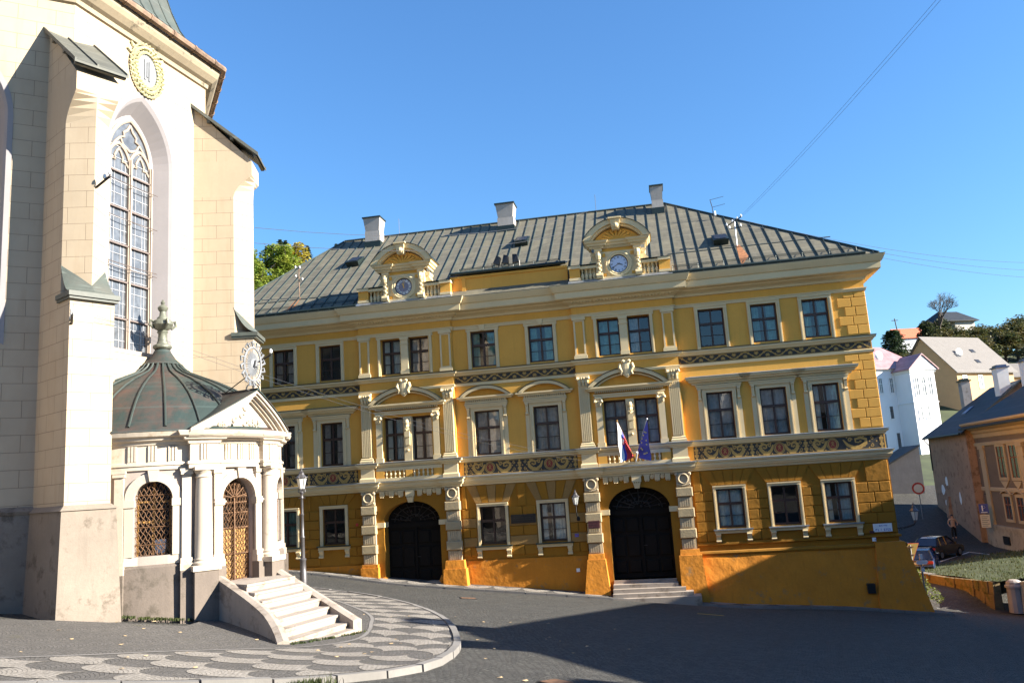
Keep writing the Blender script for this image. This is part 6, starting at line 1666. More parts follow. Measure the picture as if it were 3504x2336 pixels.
r = root('service_mast', roofp(-11.87, .95)-Vector((0, 0, .1)), -YAW, 'thin rusty roof mast with four white insulators on the hip slope near the church', 'mast'); m = MB(); m.tube([(0, 0, 0), (-.02, 0, 1.95)], .03, 6); m.tube([(-.22, 0, 1.85), (.05, 0, 1.65)], .018, 4); m.tube([(-.22, 0, 1.32), (.22, 0, 1.12)], .018, 4); m.build('mast_pole', 'rustgutter', r)
for x, z in ((-.2, 1.82), (.06, 1.78), (-.18, 1.3), (.2, 1.1)): m = MB(); m.lathe([(.03, 0), (.05, .04), (.04, .1), (.0, .14)], (x, -.03, z), 6); m.build('insulator', 'white', r)
r = root('roof_aerial', roofp(11.0, 4.95), -YAW, 'thin television aerial with two long arms on the roof hip', 'aerial'); m = MB(); m.tube([(0, 0, 0), (-.02, 0, .75), (-.1, 0, 1.2)], .022, 5); m.tube([(-.12, 0, 1.18), (.65, 0, 1.30)], .012, 4); m.tube([(0, 0, .75), (.68, 0, .86)], .012, 4); m.build('antenna_arms', 'lampmetal', r)
m = MB(); m.lathe([(.05, .25), (.06, .28), (.06, .48), (.03, .52)], (.08, 0, 0), 8); m.build('amplifier_box', 'white', r)
for (u, y, z, h, lab) in ((-8.25, RY, RV, 1.1, 'thin lightning rod on the ridge just past the widest-capped chimney near the church'), (4.35, RY, RV, 1.1, 'thin lightning rod on the ridge above the white clock gable')):
    x = FO+FU*u-FN*y; r = root('lightning_rod', Vector((x.x, x.y, z)), 0, lab, 'lightning rod'); m = MB(); m.lathe([(.10, 0), (.09, .06), (.02, .1)], (0, 0, 0), 6); m.tube([(0, 0, 0), (0, 0, h)], .012, 4); m.build('rod', 'iron', r)
# overhead wires
def wire(a, b, sag, label, r_=.012):
    a, b = Vector(a), Vector(b); mid = (a+b)/2; o = MB(T=lambda x, y, z: (x-a.x, y-a.y, z-a.z)); o.tube([tuple(a.lerp(b, t/12)-Vector((0, 0, sag*4*(t/12)*(1-t/12)))) for t in range(13)], r_, 4)
    q = o.build('overhead_wire', 'wire'); q.location = a; tag(q, label, 'wire', 'overhead wires above the square')
mt = roofp(11.7, 1.55)+Vector((.3, 0, 1.5))
wire(mt, (11.5, 18.6, 11.6), .15, 'thin overhead wire climbing steeply from the roof mast across open sky', .006)
wire(mt+Vector((.1, .1, 0)), (11.62, 18.6, 11.6), .18, 'thin overhead wire climbing steeply from the roof mast across open sky', .006)
for k in range(3): wire(mt+Vector((0, .1, -.1-.15*k)), (39+.2*k, 60, 13.9-.6*k), .5, 'faint overhead wire running from the roof mast out over the hillside houses', .011)
for k in range(2): wire(K2+dz(84)*1.5+Vector((0, 0, 8.4-.5*k)), fw(4.0, -8, 16.2-.9*k), .8, 'faint overhead wire sagging from the church buttress to the palace roof', .008)
for k in range(2): wire(KP+wv*1.53+Vector((.1, 0, 4.45-.1*k)), fw(3.5+.0*k, .7, 1.05-.2*k), .5, 'pale wire slung low from the near church buttress across the palace front', .004)
# road signs at the palace corner
p = Vector((18.28, 40.3, -6.75)); r = root('yield_sign', p, R(-8), 'back of a triangular yellow road sign on a pole behind the palace corner', 'road sign'); m = MB(); m.tube([(0, 0, 0), (.02, 0, 2.72)], .035, 6); m.build('sign_post', 'polepaint', r)
m = MB(); m.prism([(-.40, 2.78), (.40, 2.78), (.03, 1.95), (-.03, 1.95)], -.02, .0); m.box(-.06, .06, -.05, -.02, 2.05, 2.75) if 0 else None; m.build('sign_plate', 'signback', r); m = MB(); m.box(-.16, .16, -.045, -.021, 2.62, 2.66); m.box(-.16, .16, -.045, -.021, 2.25, 2.29); m.build('clamp', 'rustgutter', r)
m = MB(); m.prism([(-.43, 2.80), (.43, 2.80), (.03, 1.90), (-.03, 1.90)], .002, .012); m.build('sign_rim', 'redpaint', r)
p = Vector((18.25, 39.35, ground(18.25, 39.35)-.1)); r = root('guide_post', p, R(5), 'grey post with a small white arrow board, standing by the corner shrub', 'sign post'); m = MB(); m.lathe([(.05, 0), (.05, 2.30), (.035, 2.36), (.05, 2.40), (.05, 2.50), (.0, 2.54)], (0, 0, 0), 8); m.build('post', 'polepaint', r)
m = MB(); m.prism([(-.22, 2.06), (.24, 2.06), (.32, 2.15), (.24, 2.24), (-.22, 2.24), (-.28, 2.15)], -.08, -.055); m.build('arrow_board', 'white', r); m = MB(); m.box(-.07, .09, -.075, -.05, 1.72, 1.92); m.box(-.06, .08, -.075, -.05, 2.30, 2.52); m.build('marker_plate', 'white', r)
# parking and no-entry signs
p = Vector((32.95, 60.2, -6.3)); r = root('parking_sign', p, R(-35), 'blue parking sign over a white supplementary plate beside the beige house', 'road sign'); m = MB(); m.tube([(0, 0, 0), (0, 0, 2.8)], .035, 6); m.build('sign_post', 'polepaint', r)
m = MB(); m.box(-.30, .30, -.06, -.035, 2.15, 2.80); m.build('sign_plate', 'signblue', r); m = MB(); m.box(-.13, -.05, -.066, -.06, 2.30, 2.70); m.tube([(-.06, -.06, 2.67), (.06, -.06, 2.66), (.10, -.06, 2.58), (.06, -.06, 2.5), (-.06, -.06, 2.49)], .035, 6, flat=.2); m.box(-.2, .2, -.066, -.06, 2.18, 2.24); m.build('letter_p', 'white', r)
m = MB(); m.box(-.30, .30, -.06, -.035, 1.15, 2.05); m.build('text_plate', 'platecream', r); m = MB()
for k in range(6): m.box(-.22, .12+.1*(k % 2), -.066, -.06, 1.25+.13*k, 1.28+.13*k)
m.build('lettering', 'lampmetal', r)
p = Vector((32.3, 68.2, ground(32.3, 68.2)-.1)); r = root('no_entry_sign', p, R(-35), 'round white road sign with a red rim in front of the grey house', 'road sign'); m = MB(); m.tube([(0, 0, 0), (0, 0, 2.6)], .035, 6); m.build('sign_post', 'polepaint', r)
m = MB(); m.disc(0, 2.45, .48, -.05, 0, n=24); m.disc(0, 2.45, .34, -.055, 1, n=24); m.build('sign_plate', ['redpaint', 'platecream'], r)
p = Vector((30.35, 50.2, -6.4)); r = root('round_mirror', p, R(-30), 'dark round traffic mirror on a yellow post at the picture edge by the beige house'.replace(' at the picture edge', ''), 'mirror'); m = MB(); m.tube([(0, 0, 0), (0, 0, 2.6)], .06, 8); m.build('sign_post', 'signback', r); m = MB(); m.tube([(0, -.1, 2.75), (0, .02, 2.75)], [.42, .46], 20); m.build('mirror_rim', 'black', r); m = MB(); m.disc(0, 2.75, .36, -.11, n=20); m.build('mirror_glass', 'zinc', r)
# shrub, retaining wall, grass bank and cellar by the side road
def leaves(mb, c, rad, n, s, squash=1., hollow=.35, m=None):
    c = Vector(c); rad = Vector(rad)
    for _ in range(n):
        while True:
            p = Vector((rnd.uniform(-1, 1), rnd.uniform(-1, 1), rnd.uniform(-1, 1)))
            if hollow < p.length < 1: break
        q = c+Vector((p.x*rad.x, p.y*rad.y, p.z*rad.z)); a, b = rnd.uniform(0, 6.28), rnd.uniform(-.9, .9); u = Vector((cos(a), sin(a), b*.6)).normalized(); v = u.cross(Vector((rnd.uniform(-1, 1), rnd.uniform(-1, 1), .7))).normalized(); e = s*rnd.uniform(.6, 1.3)
        mb.add([q-u*e, q+v*e*.55, q+u*e, q-v*e*.55], [[0, 1, 2, 3]], m)
def tree_obj(name, loc, label, cat, group, trunk, crown, mats):
    r = root(name, loc, 0, label, cat, group); trunk.build('trunk', 'bark', r); crown.build('crown', mats, r); return r
r = root('corner_shrub', (18.62, 40.45, -6.85), 0, 'straggly green shrub with yellowing leaves at the foot of the palace corner', 'shrub'); m = MB()
for k in range(9): a = k*.7; m.tube([(0, 0, 0), (.2*cos(a), .2*sin(a), .6), (.35*cos(a)-.1, .35*sin(a), 1.2+.1*(k % 3))], .015, 4)
m.build('stem', 'bark', r); m = MB()
for c_, rd, n in (((-.15, 0, 1.35), (.25, .25, .4), 180), ((.05, 0, .95), (.36, .3, .4), 240), ((.3, 0, .55), (.5, .4, .35), 240), ((.65, -.1, .3), (.3, .3, .2), 80)): leaves(m, c_, rd, n, .055)
m.build('foliage', ['leafyellow'], r)
wl_ = [(21.35, 46.5, -6.16), (21.5, 44.0, -6.10), (21.65, 42, -6.0), (21.8, 40.2, -5.92)]
r = root('retaining_wall', (21.5, 43, -6.6), 0, 'low mossy rubble retaining wall below the grass bank', 'wall'); m = MB(T=lambda x, y, z: (x-21.5, y-43, z+6.6))
for a, b in zip(wl_, wl_[1:]):
    for k in range(5):
        p, q = Vector(a).lerp(Vector(b), k/5), Vector(a).lerp(Vector(b), (k+1)/5); g_ = min(ground(p.x, p.y), ground(q.x, q.y))-.5; n_ = 3
        for i in range(n_):
            z0, z1 = g_+(p.z-g_)*i/n_, g_+(p.z-g_)*(i+1)/n_; j = rnd.uniform(-.05, .03); m.bev(0, 0, 0, 0, 0, 0) if 0 else m.hexa([(p.x-j, p.y, z0), (q.x-j, q.y, z0), (q.x+.4, q.y, z0), (p.x+.4, p.y, z0)], [(p.x-j+.02, p.y, z1-.01), (q.x-j+.02, q.y, z1-.01), (q.x+.4, q.y, z1-.01), (p.x+.4, p.y, z1-.01)])
m.build('masonry', 'rubble', r); m = MB(T=lambda x, y, z: (x-21.5, y-43, z+6.6)); m.hexa([(21.25, 46.6, -6.17), (21.7, 46.6, -6.17), (21.75, 45.4, -6.14), (21.35, 45.4, -6.14)], [(21.25, 46.6, -6.12), (21.7, 46.6, -6.12), (21.75, 45.4, -6.09), (21.35, 45.4, -6.09)]); m.build('coping', 'kerb', r)
m = MB(); nx_, ny_ = 20, 16; vs = []
for j in range(ny_+1):
    for i in range(nx_+1):
        y = 40+8.5*j/ny_; x0 = 21.55+.45*(46.5-y)/6.5*.5+.2; x1 = 30.5 if y > 41.5 else 26.5; x = x0+(x1-x0)*i/nx_; zt = -6.14+.22*(46.5-y)/6.5; t = sstep(46.5, 50, y-0*(x-x0)); edge = sstep(0, 6, x-x0)
        vs.append((x, y+.32*(x-x0), (zt+.35*edge)*(1-0)+.02*sin(x*3+y*2)))
m.add(vs, [[j*(nx_+1)+i, j*(nx_+1)+i+1, (j+1)*(nx_+1)+i+1, (j+1)*(nx_+1)+i] for j in range(ny_) for i in range(nx_)]); S(m, 'grass_bank', 'turf')
m = MB()
for i in range(2600):
    k = rnd.randrange(len(vs)); x, y, z = vs[k]; x += rnd.uniform(-.25, .25); y += rnd.uniform(-.25, .25)
    h = rnd.uniform(.06, .16); a = rnd.uniform(0, 6.28); s_ = Vector((cos(a), sin(a), 0))*.02; p0 = Vector((x, y, z)); e = p0+Vector((rnd.uniform(-.05, .05), rnd.uniform(-.05, .05), h)); m.add([p0-s_, p0+s_, e], [[0, 1, 2]])
tag(m.build('bank_grass', 'grass'), kind='stuff')
r = root('cellar_front', (22.6, 39.6, -6.7), R(-60), 'low plastered cellar front with a rounded grey pier and barred arched vent', 'cellar'); m = MB(); m.hexa([(.2, -.1, -.6), (4.5, -.1, -.6), (4.5, 2, -.6), (.2, 2, -.6)], [(.2, 0, .8), (4.5, 0, 1.35), (4.5, 2, 1.35), (.2, 2, .8)]); m.build('wall', 'cellarwall', r)
m = MB(); m.lathe([(.36, -.6), (.34, .5), (.40, .52), (.40, .62), (.34, .66), (.32, .78), (.2, .86), (0, .88)], (-.15, .1, 0), 12); m.build('pier', 'pierstone', r); m = MB(); m.prism(archpoly(1.25, .5, .0, .2, .55, 8), -.115, -.09) if 0 else m.add([(x, -.105+.07*(z+.6), z) for x, z in archpoly(1.2, .45, .02, .2, .5, 8)], [list(range(11))]); m.build('vent', 'black', r)
m = MB(); [m.tube([(.8+.16*k, -.1, .02), (.8+.16*k, -.05, .46)], .014, 4) for k in range(6)]; m.build('vent_bars', 'iron', r)

# ------------------------------------------------------------------ cars
def car(loc, rz, paint, label, glass='carglass'):
    r = root('parked_car', loc, rz, label, 'car'); W = .80       # local: +x forwards, z up, wheels at z 0
    lower = [(-1.98, .30), (-2.02, .55), (-1.95, .86), (-1.30, .90), (1.0, .86), (1.85, .74), (2.0, .55), (1.95, .28), (1.62, .24), (1.55, .48), (1.4, .60), (1.1, .60), (.95, .48), (.9, .24), (-.9, .24), (-.95, .48), (-1.1, .60), (-1.4, .60), (-1.55, .48), (-1.6, .26)]
    m = MB(); n = len(lower)
    def ringp(y, ins): return [(x*(1-ins*.04), y, z-(ins*.05 if z > .7 else 0)) for x, z in lower]
    vs = ringp(-W, 1)+ringp(-W+.06, 0)+ringp(W-.06, 0)+ringp(W, 1)
    m.add(vs, [[k*n+i, k*n+(i+1) % n, (k+1)*n+(i+1) % n, (k+1)*n+i] for k in range(3) for i in range(n)])
    tr = tessellate_polygon([[Vector((x, z, 0)) for x, z in lower]]); m.add(ringp(-W, 1), [list(t) for t in tr]); m.add(ringp(W, 1), [list(t)[::-1] for t in tr])
    cab = [(-1.72, .88), (-1.30, 1.34), (-.9, 1.40), (.10, 1.39), (.95, .86)]
    for (xa, za), (xb, zb_) in ((cab[1], cab[2]), (cab[2], cab[3])): m.add([(xa, -.58, za), (xb, -.58, zb_), (xb, .58, zb_), (xa, .58, za)], [[0, 1, 2, 3]])
    def pillar(p, q, w=.05):
        for s in (-1, 1): m.tube([(p[0], s*(.74 if p[1] < 1 else .58), p[1]), (q[0], s*(.74 if q[1] < 1 else .58), q[1])], w, 5)
    pillar(cab[0], cab[1]); pillar(cab[1], cab[2], .035); pillar(cab[2], cab[3], .035); pillar(cab[3], cab[4]); pillar((-.35, .88), (-.35, 1.38)); pillar((-1.15, .9), (-1.05, 1.36))
    m.tube([(-2.0, -.7, .52), (-2.07, 0, .52), (-2.0, .7, .52)], .07, 6); m.build('body', paint, r)
    g = MB()
    for s in (-1, 1): g.add([(x, s*(.73 if z < 1 else .575), z) for x, z in ((-1.62, .89), (-1.22, 1.33), (.08, 1.36), (.88, .87))], [[0, 1, 2, 3]])
    g.add([(-1.71, -.70, .90), (-1.71, .70, .90), (-1.31, .56, 1.33), (-1.31, -.56, 1.33)], [[0, 1, 2, 3]]); g.add([(.94, -.70, .88), (.94, .70, .88), (.12, .56, 1.37), (.12, -.56, 1.37)], [[0, 1, 2, 3]]); g.build('windows', glass, r)
    for x in (-1.25, 1.25):
        for s in (-1, 1):
            t = MB(); t.tube([(x, s*.62, .30), (x, s*.80, .30)], .30, 16); w = t.build('wheel', 'tyre', r); t = MB(); t.tube([(x, s*.80, .30), (x, s*.815, .30)], .18, 12); t.build('rim', 'zinc', w)
    for s in (-1, 1): t = MB(); t.box(-2.035, -1.95, min(s*.45, s*.76), max(s*.45, s*.76), .66, .80); t.build('tail_light', 'redpaint', r); t = MB(); t.box(1.9, 1.97, min(s*.45, s*.72), max(s*.45, s*.72), .58, .70); t.build('headlight', 'zinc', r); t = MB(); t.box(.55, .72, min(s*.78, s*.92), max(s*.78, s*.92), .88, 1.0); t.build('side_mirror', paint, r)
    t = MB(); t.box(-2.04, -2.0, -.26, .26, .62, .74); t.build('number_plate', 'platecream', r); return r
car((27.4, 56.3, ground(27.4, 56.3)+RD), R(38), 'carblack', 'black hatchback parked on the side street with its tail towards the square')
car((23.3, 53.0, ground(23.3, 53)+RD), R(75), 'cargrey', 'dark car with a pale roof, mostly hidden behind the palace corner')
car((23.2, 49.9, ground(23.2, 49.9)+RD), R(60), 'carblue', 'dark blue car behind the triangular sign, only its end visible')
# ------------------------------------------------------------------ person walking past the car
def skin_body(name, joints, edges, mat, parent, lvl=2):
    me = bpy.data.meshes.new(name); me.from_pydata([j[:3] for j in joints], edges, []); o = bpy.data.objects.new(name, me); col.objects.link(o); o.parent = parent
    sk = o.modifiers.new('skin', 'SKIN'); sk.use_smooth_shade = True
    for i, j in enumerate(joints): v = me.skin_vertices[0].data[i]; v.radius = (j[3], j[4] if len(j) > 4 else j[3]); v.use_root = (i == 0)
    ss = o.modifiers.new('sub', 'SUBSURF'); ss.levels = lvl; ss.render_levels = lvl
    me.materials.append(M[mat]); return o
pz = ground(32.0, 63.0)+RD
PE = root('person', (32.0, 63.0, pz), R(-25), 'person in a pale shirt and dark trousers walking beside the parked black car', 'person')
J = [(0, 0, .95, .15, .12), (0, 0, 1.15, .13, .10), (0, .01, 1.36, .17, .11), (0, .01, 1.47, .10, .08), (0, 0, 1.53, .055), (0, -.02, 1.62, .085, .095), (0, -.01, 1.72, .075, .085),
     (-.19, .01, 1.42, .06), (-.31, .03, 1.16, .048), (-.24, -.16, .99, .036), (-.20, -.24, .96, .03), (.19, .01, 1.42, .06), (.32, .02, 1.16, .048), (.30, -.20, 1.06, .036), (.28, -.28, 1.06, .03),
     (-.09, 0, .88, .10), (-.11, -.04, .50, .07), (-.11, .05, .10, .048), (-.11, -.08, .04, .04), (.09, 0, .88, .10), (.10, .06, .50, .07), (.10, .20, .13, .048), (.10, .09, .05, .04)]
skin_body('body', J, [(0, 1), (1, 2), (2, 3), (3, 4), (4, 5), (5, 6), (3, 7), (7, 8), (8, 9), (9, 10), (3, 11), (11, 12), (12, 13), (13, 14), (0, 15), (15, 16), (16, 17), (17, 18), (0, 19), (19, 20), (20, 21), (21, 22)], 'skin', PE)
skin_body('shirt', [(0, 0, 1.02, .165, .13), (0, 0, 1.18, .15, .12), (0, .01, 1.37, .185, .125), (0, .01, 1.46, .12, .10), (-.2, .01, 1.42, .08), (-.29, .025, 1.22, .065), (.2, .01, 1.42, .08), (.29, .02, 1.22, .065)], [(0, 1), (1, 2), (2, 3), (3, 4), (4, 5), (3, 6), (6, 7)], 'shirt', PE)
skin_body('trousers', [(0, 0, 1.0, .16, .13), (0, 0, .92, .16, .13), (-.09, 0, .84, .115), (-.11, -.04, .50, .085), (-.11, .05, .12, .07), (.09, 0, .84, .115), (.10, .06, .50, .085), (.10, .20, .15, .07)], [(0, 1), (1, 2), (2, 3), (3, 4), (1, 5), (5, 6), (6, 7)], 'black', PE)
h = MB(); h.ball((0, .015, 1.70), .105, n=12, sz=.95); h.ball((0, .05, 1.63), .085, n=10); h.build('hair', 'black', PE, smooth=True)
f = MB()
for s in (-1, 1): f.ball((s*.035, -.10, 1.645), .012, n=6)
f.build('eyes', 'black', PE); f = MB(); f.tube([(0, -.10, 1.64), (0, -.125, 1.61), (0, -.10, 1.60)], .012, 5); f.tube([(-.03, -.102, 1.575), (.03, -.102, 1.575)], .007, 4); f.build('nose_and_mouth', 'skin', PE)
for s, (hx, hy, hz) in ((-1, (-.20, -.24, .96)), (1, (.28, -.28, 1.06))):
    f = MB()
    for k in range(4): f.tube([(hx+(k-1.5)*.018, hy-.01, hz), (hx+(k-1.5)*.02, hy-.06-.008*(1-abs(k-1.5)), hz-.015), (hx+(k-1.5)*.02, hy-.08, hz-.045)], [.010, .009, .007], 5)
    f.tube([(hx-s*.03, hy, hz), (hx-s*.05, hy-.04, hz-.01), (hx-s*.045, hy-.06, hz-.02)], [.011, .010, .008], 5); f.build('hand', 'skin', PE)

# ------------------------------------------------------------------ houses beyond the palace
def house(name, p, az, label, cat='house', off=0.):
    """local x runs along the front (to the right seen from outside), y inwards"""
    d = dz(az); rz = math.atan2(d.y, d.x); return root(name, p, rz, label, cat)
def hwin(parent, x0, x1, z0, z1, y=0, sur='trim', glass='houseglass', wood='white', arch=False, w=.12):
    m = MB(); P = archpoly((x0+x1)/2, (x1-x0)/2, z0, z1-(x1-x0)/2, z1, 8) if arch else rect(x0, x1, z0, z1)
    m.add([(x, y-.02, z) for x, z in P], [list(range(len(P)))]); o = m.build('window', glass, parent)
    f = MB()
    if not arch:
        for a, b, c, d in ((x0-w, x0, z0-w, z1+w), (x1, x1+w, z0-w, z1+w), (x0, x1, z1, z1+w), (x0-.05, x1+.05, z0-w, z0)): f.box(a, b, y-.07, y, c, d)
    else:
        n = 8; c0, hw, zs = (x0+x1)/2, (x1-x0)/2, z1-(x1-x0)/2
        for i in range(n):
            a, b = pi*i/n, pi*(i+1)/n; q = [(c0+(hw+w)*cos(a), zs+(hw+w)*sin(a)), (c0+(hw+w)*cos(b), zs+(hw+w)*sin(b)), (c0+hw*cos(b), zs+hw*sin(b)), (c0+hw*cos(a), zs+hw*sin(a))]; f.hexa([(x, y-.07, z) for x, z in q], [(x, y, z) for x, z in q])
        f.box(x0-w, x0, y-.07, y, z0, zs); f.box(x1, x1+w, y-.07, y, z0, zs); f.box(x0-w, x1+w, y-.1, y, z0-w, z0)
    f.build('surround', sur, o)
    f = MB(); f.box((x0+x1)/2-.035, (x0+x1)/2+.035, y-.05, y-.02, z0, z1); f.box(x0, x1, y-.05, y-.02, z0+(z1-z0)*.62, z0+(z1-z0)*.62+.07)
    if not arch: f.box(x0, x0+.05, y-.05, y-.02, z0, z1); f.box(x1-.05, x1, y-.05, y-.02, z0, z1)
    f.build('sash', wood, o)
def gable_roof(parent, x0, x1, y0, y1, ze, zr, mat, ov=.35, hipL=0., hipR=0., name='roof', th=.12):
    m = MB(); ym = (y0+y1)/2; a = [(x0-ov, y0-ov, ze-ov*(zr-ze)/(ym-y0)), (x1+ov, y0-ov, ze-ov*(zr-ze)/(ym-y0)), (x1+ov-hipR, ym, zr), (x0-ov+hipL, ym, zr), (x0-ov, y1+ov, ze-ov*(zr-ze)/(ym-y0)), (x1+ov, y1+ov, ze-ov*(zr-ze)/(ym-y0))]
    for f in ((0, 1, 2, 3), (5, 4, 3, 2)): q = [a[i] for i in f]; m.hexa(q, [(x, y, z+th) for x, y, z in q])
    if hipL: q = [a[4], a[0], a[3]]; m.hexa(q, [(x, y, z+th) for x, y, z in q])
    if hipR: q = [a[1], a[5], a[2]]; m.hexa(q, [(x, y, z+th) for x, y, z in q])
    return m.build(name, mat, parent)
def body(parent, x0, x1, y0, y1, z0, ze, zr, mat, gL=True, gR=True, name='wall'):
    m = MB(); m.box(x0, x1, y0, y1, z0, ze); ym = (y0+y1)/2
    if gL: m.add([(x0, y0, ze), (x0, y1, ze), (x0, ym, zr)], [[0, 2, 1]])
    if gR: m.add([(x1, y0, ze), (x1, y1, ze), (x1, ym, zr)], [[0, 1, 2]])
    return m.build(name, mat, parent)
def hchim(parent, x, y, z0, z1, w=.45, mat='chim', cap='darkmetal'): m = MB(); m.box(x-w, x+w, y-w*.8, y+w*.8, z0, z1); m.box(x-w-.1, x+w+.1, y-w*.8-.1, y+w*.8+.1, z1, z1+.1, 1); m.box(x-w*.9, x+w*.9, y-w*.7, y+w*.7, z1+.1, z1+.24, 1); m.build('chimney', [mat, cap], parent)
# grey-brown house: its long wall faces the side street
H = house('grey_house', (35.2, 71.3, -4.6), 191.0, 'windowless dirty grey house with a dark sheet roof on the side street')
body(H, 0, 9.6, 0, 8.5, -3, 6.45, 9.7, 'greywall', False, True)
RF = gable_roof(H, 0, 9.6, 0, 8.5, 6.45, 9.75, 'darkroof', .35, 4.0)
hchim(RF, 1.6, 3.0, 7.5, 10.7, .42); hchim(RF, 8.9, 3.3, 7.4, 10.9, .5, 'white', 'bluecap'); m = MB(); sl_ = 3.3/4.25; m.hexa([(4.3, 1.6, 6.45+1.6*sl_+.1), (5.2, 1.6, 6.45+1.6*sl_+.1), (5.2, 2.3, 6.45+2.3*sl_+.1), (4.3, 2.3, 6.45+2.3*sl_+.1)], [(4.3, 1.6, 6.45+1.6*sl_+.2), (5.2, 1.6, 6.45+1.6*sl_+.2), (5.2, 2.3, 6.45+2.3*sl_+.2), (4.3, 2.3, 6.45+2.3*sl_+.2)]); m.build('roof_window', 'bluecap', RF)
m = MB(); m.tube([(0, -.42, 6.2), (9.6, -.42, 6.2)], .09, 6); m.tube([(.1, -.42, 6.2), (.25, -.05, 5.6), (.25, -.05, 3.5)], .05, 5); m.build('gutter', 'darkmetal', H)
m = MB()
for x, z, w, h in ((2.2, 1.9, .55, .5), (3.4, 2.6, .4, .5), (6.3, 1.3, .3, .6), (2.6, .9, .5, .3)):
    q = [(x+w*(.6+.4*rnd.random())*cos(2*pi*k/9), z+h*(.6+.4*rnd.random())*sin(2*pi*k/9)) for k in range(9)]; m.add([(a, -.012, b) for a, b in q], [list(range(9))])
m.build('bare_plaster_patch', 'white', H)
m = MB(); m.hexa([(3.0, -.55, -3), (3.9, -.55, -3), (3.9, 0, -3), (3.0, 0, -3)], [(3.2, -.15, 1.4), (3.7, -.15, 1.4), (3.7, 0, 1.4), (3.2, 0, 1.4)]); m.build('buttress', 'greywall', H)
# shed wall closing the lane
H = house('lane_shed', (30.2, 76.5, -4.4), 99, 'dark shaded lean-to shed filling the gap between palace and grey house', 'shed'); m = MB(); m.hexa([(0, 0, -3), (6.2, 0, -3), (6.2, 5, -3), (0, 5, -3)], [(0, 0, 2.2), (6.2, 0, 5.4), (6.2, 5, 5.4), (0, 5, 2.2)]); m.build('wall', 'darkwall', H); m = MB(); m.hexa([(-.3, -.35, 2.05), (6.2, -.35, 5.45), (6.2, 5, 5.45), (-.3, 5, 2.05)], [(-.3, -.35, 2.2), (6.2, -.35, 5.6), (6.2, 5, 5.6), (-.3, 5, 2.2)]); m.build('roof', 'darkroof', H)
# beige house with pilasters
H = house('beige_house', (33.95, 62.0, -6.4), 191.0, 'beige house with cream pilasters, moulded cornice and barred red-brown windows', 'house')
body(H, 0, 16, 0, 10, -3, 7.9, 8.0, 'beigewall', False, False); RF = gable_roof(H, 0, 16, 0, 10, 8.75, 12.2, 'darkroof', .7, 4.5, 4.5)
m = MB(); m.box(9, 11, 3, 5, 11, 12.6); m.build('red_roof_ridge', 'redroof', RF); hchim(RF, 1.9, 3.8, 10, 12.8, .5, 'white', 'bluecap')
m = MB(); m.mold([(0, 10), (0, 0), (16, 0), (16, 10)], [(0, 7.55), (.06, 7.6), (.08, 7.85), (.2, 7.95), (.22, 8.1), (.42, 8.2), (.48, 8.45), (.62, 8.6), (.62, 8.72), (0, 8.75)]); m.mold([(0, 0), (16, 0)], [(0, 6.95), (.1, 7.0), (.12, 7.2), (0, 7.25)]); m.mold([(0, 0), (16, 0)], [(0, 3.75), (.06, 3.8), (.06, 4.0), (0, 4.05)]); m.build('cornice', 'beigetrim', H)
for x in (1.6, 8.6, 14.6):
    m = MB(); m.box(x-.42, x+.42, -.10, 0, 1.7, 7.0); m.box(x-.5, x+.5, -.16, 0, 1.3, 1.7); m.box(x-.5, x+.5, -.18, 0, 6.75, 7.0); m.box(x-.47, x+.47, -.14, 0, 6.1, 6.2); m.build('pilaster', 'beigetrim', H)
m = MB(); m.box(-.02, 16, -.14, 0, -3, 1.35); m.box(0, 16, -.2, 0, 1.2, 1.42); m.build('plinth', 'beigeplinth', H)
for x in (4.4, 6.6, 10.6, 12.6):
    hwin(H, x, x+1.25, 4.75, 6.85, 0, 'beigetrim', 'houseglass', 'redwood', False, .2); hwin(H, x, x+1.1, 1.95, 3.45, 0, 'beigetrim', 'houseglass', 'redwood', False, .2)
    m = MB(); m.prism([(x-.1, 4.5), (x+1.35, 4.5), (x+.95, 4.2), (x+.62, 4.0), (x+.3, 4.2)], -.06, 0); m.build('apron', 'beigetrim', H); m = MB(); arcband(m, x+.55, 3.62, .95, .3, .14, -.16, 0, 8); m.build('window_hood', 'beigetrim', H)
m = MB(); m.box(3.5, 4.6, -.22, -.1, .2, .75); m.build('cellar_opening', 'black', H)
p = Vector((33.62, 61.0, -2.85)); r = root('wall_lantern', p, R(191), 'small black wall lantern on a straight arm at the beige house corner', 'lantern'); m = MB(); m.tube([(0, 0, 0), (-.1, 1.0, 0)], .04, 5); m.tube([(-.1, 1.0, 0), (-.1, 1.0, .15)], .04, 5); m.build('bracket', 'iron', r); mb = MB(); lantern(mb, -.1, 1.0, .15, 1.0); mb.mi = [0 if not q else 1 for q in mb.mi]; mb.build('lantern', ['iron', 'lampglass'], r)
# white villa with pediment
H = house('white_villa', (43.6, 100.8, -2.0), 72, 'bright white villa with a small pediment, triple arched window and pink sheet roof', 'villa')
body(H, 0, 8.6, 0, 7, -3, 13.3, 13.4, 'whitewall', False, False); gable_roof(H, 0, 8.4, 0, 7, 13.4, 16.4, 'pinkroof', .35, 0, 3.2)
body(H, 3.9, 7.6, -2.6, 0, -3, 12.6, 12.7, 'whitewall', False, False, 'porch_wall')
m = MB(); m.prism([(3.6, 12.6), (7.9, 12.6), (5.75, 14.4)], -2.9, 0); m.build('pediment', 'whitewall', H); m = MB()
for a, b in (((3.45, 12.6), (5.75, 14.5)), ((5.75, 14.5), (8.05, 12.6))): m.hexa([(a[0], -3.05, a[1]), (b[0], -3.05, b[1]), (b[0], .5, b[1]), (a[0], .5, a[1])], [(a[0], -3.05, a[1]+.14), (b[0], -3.05, b[1]+.14), (b[0], .5, b[1]+.14), (a[0], .5, a[1]+.14)])
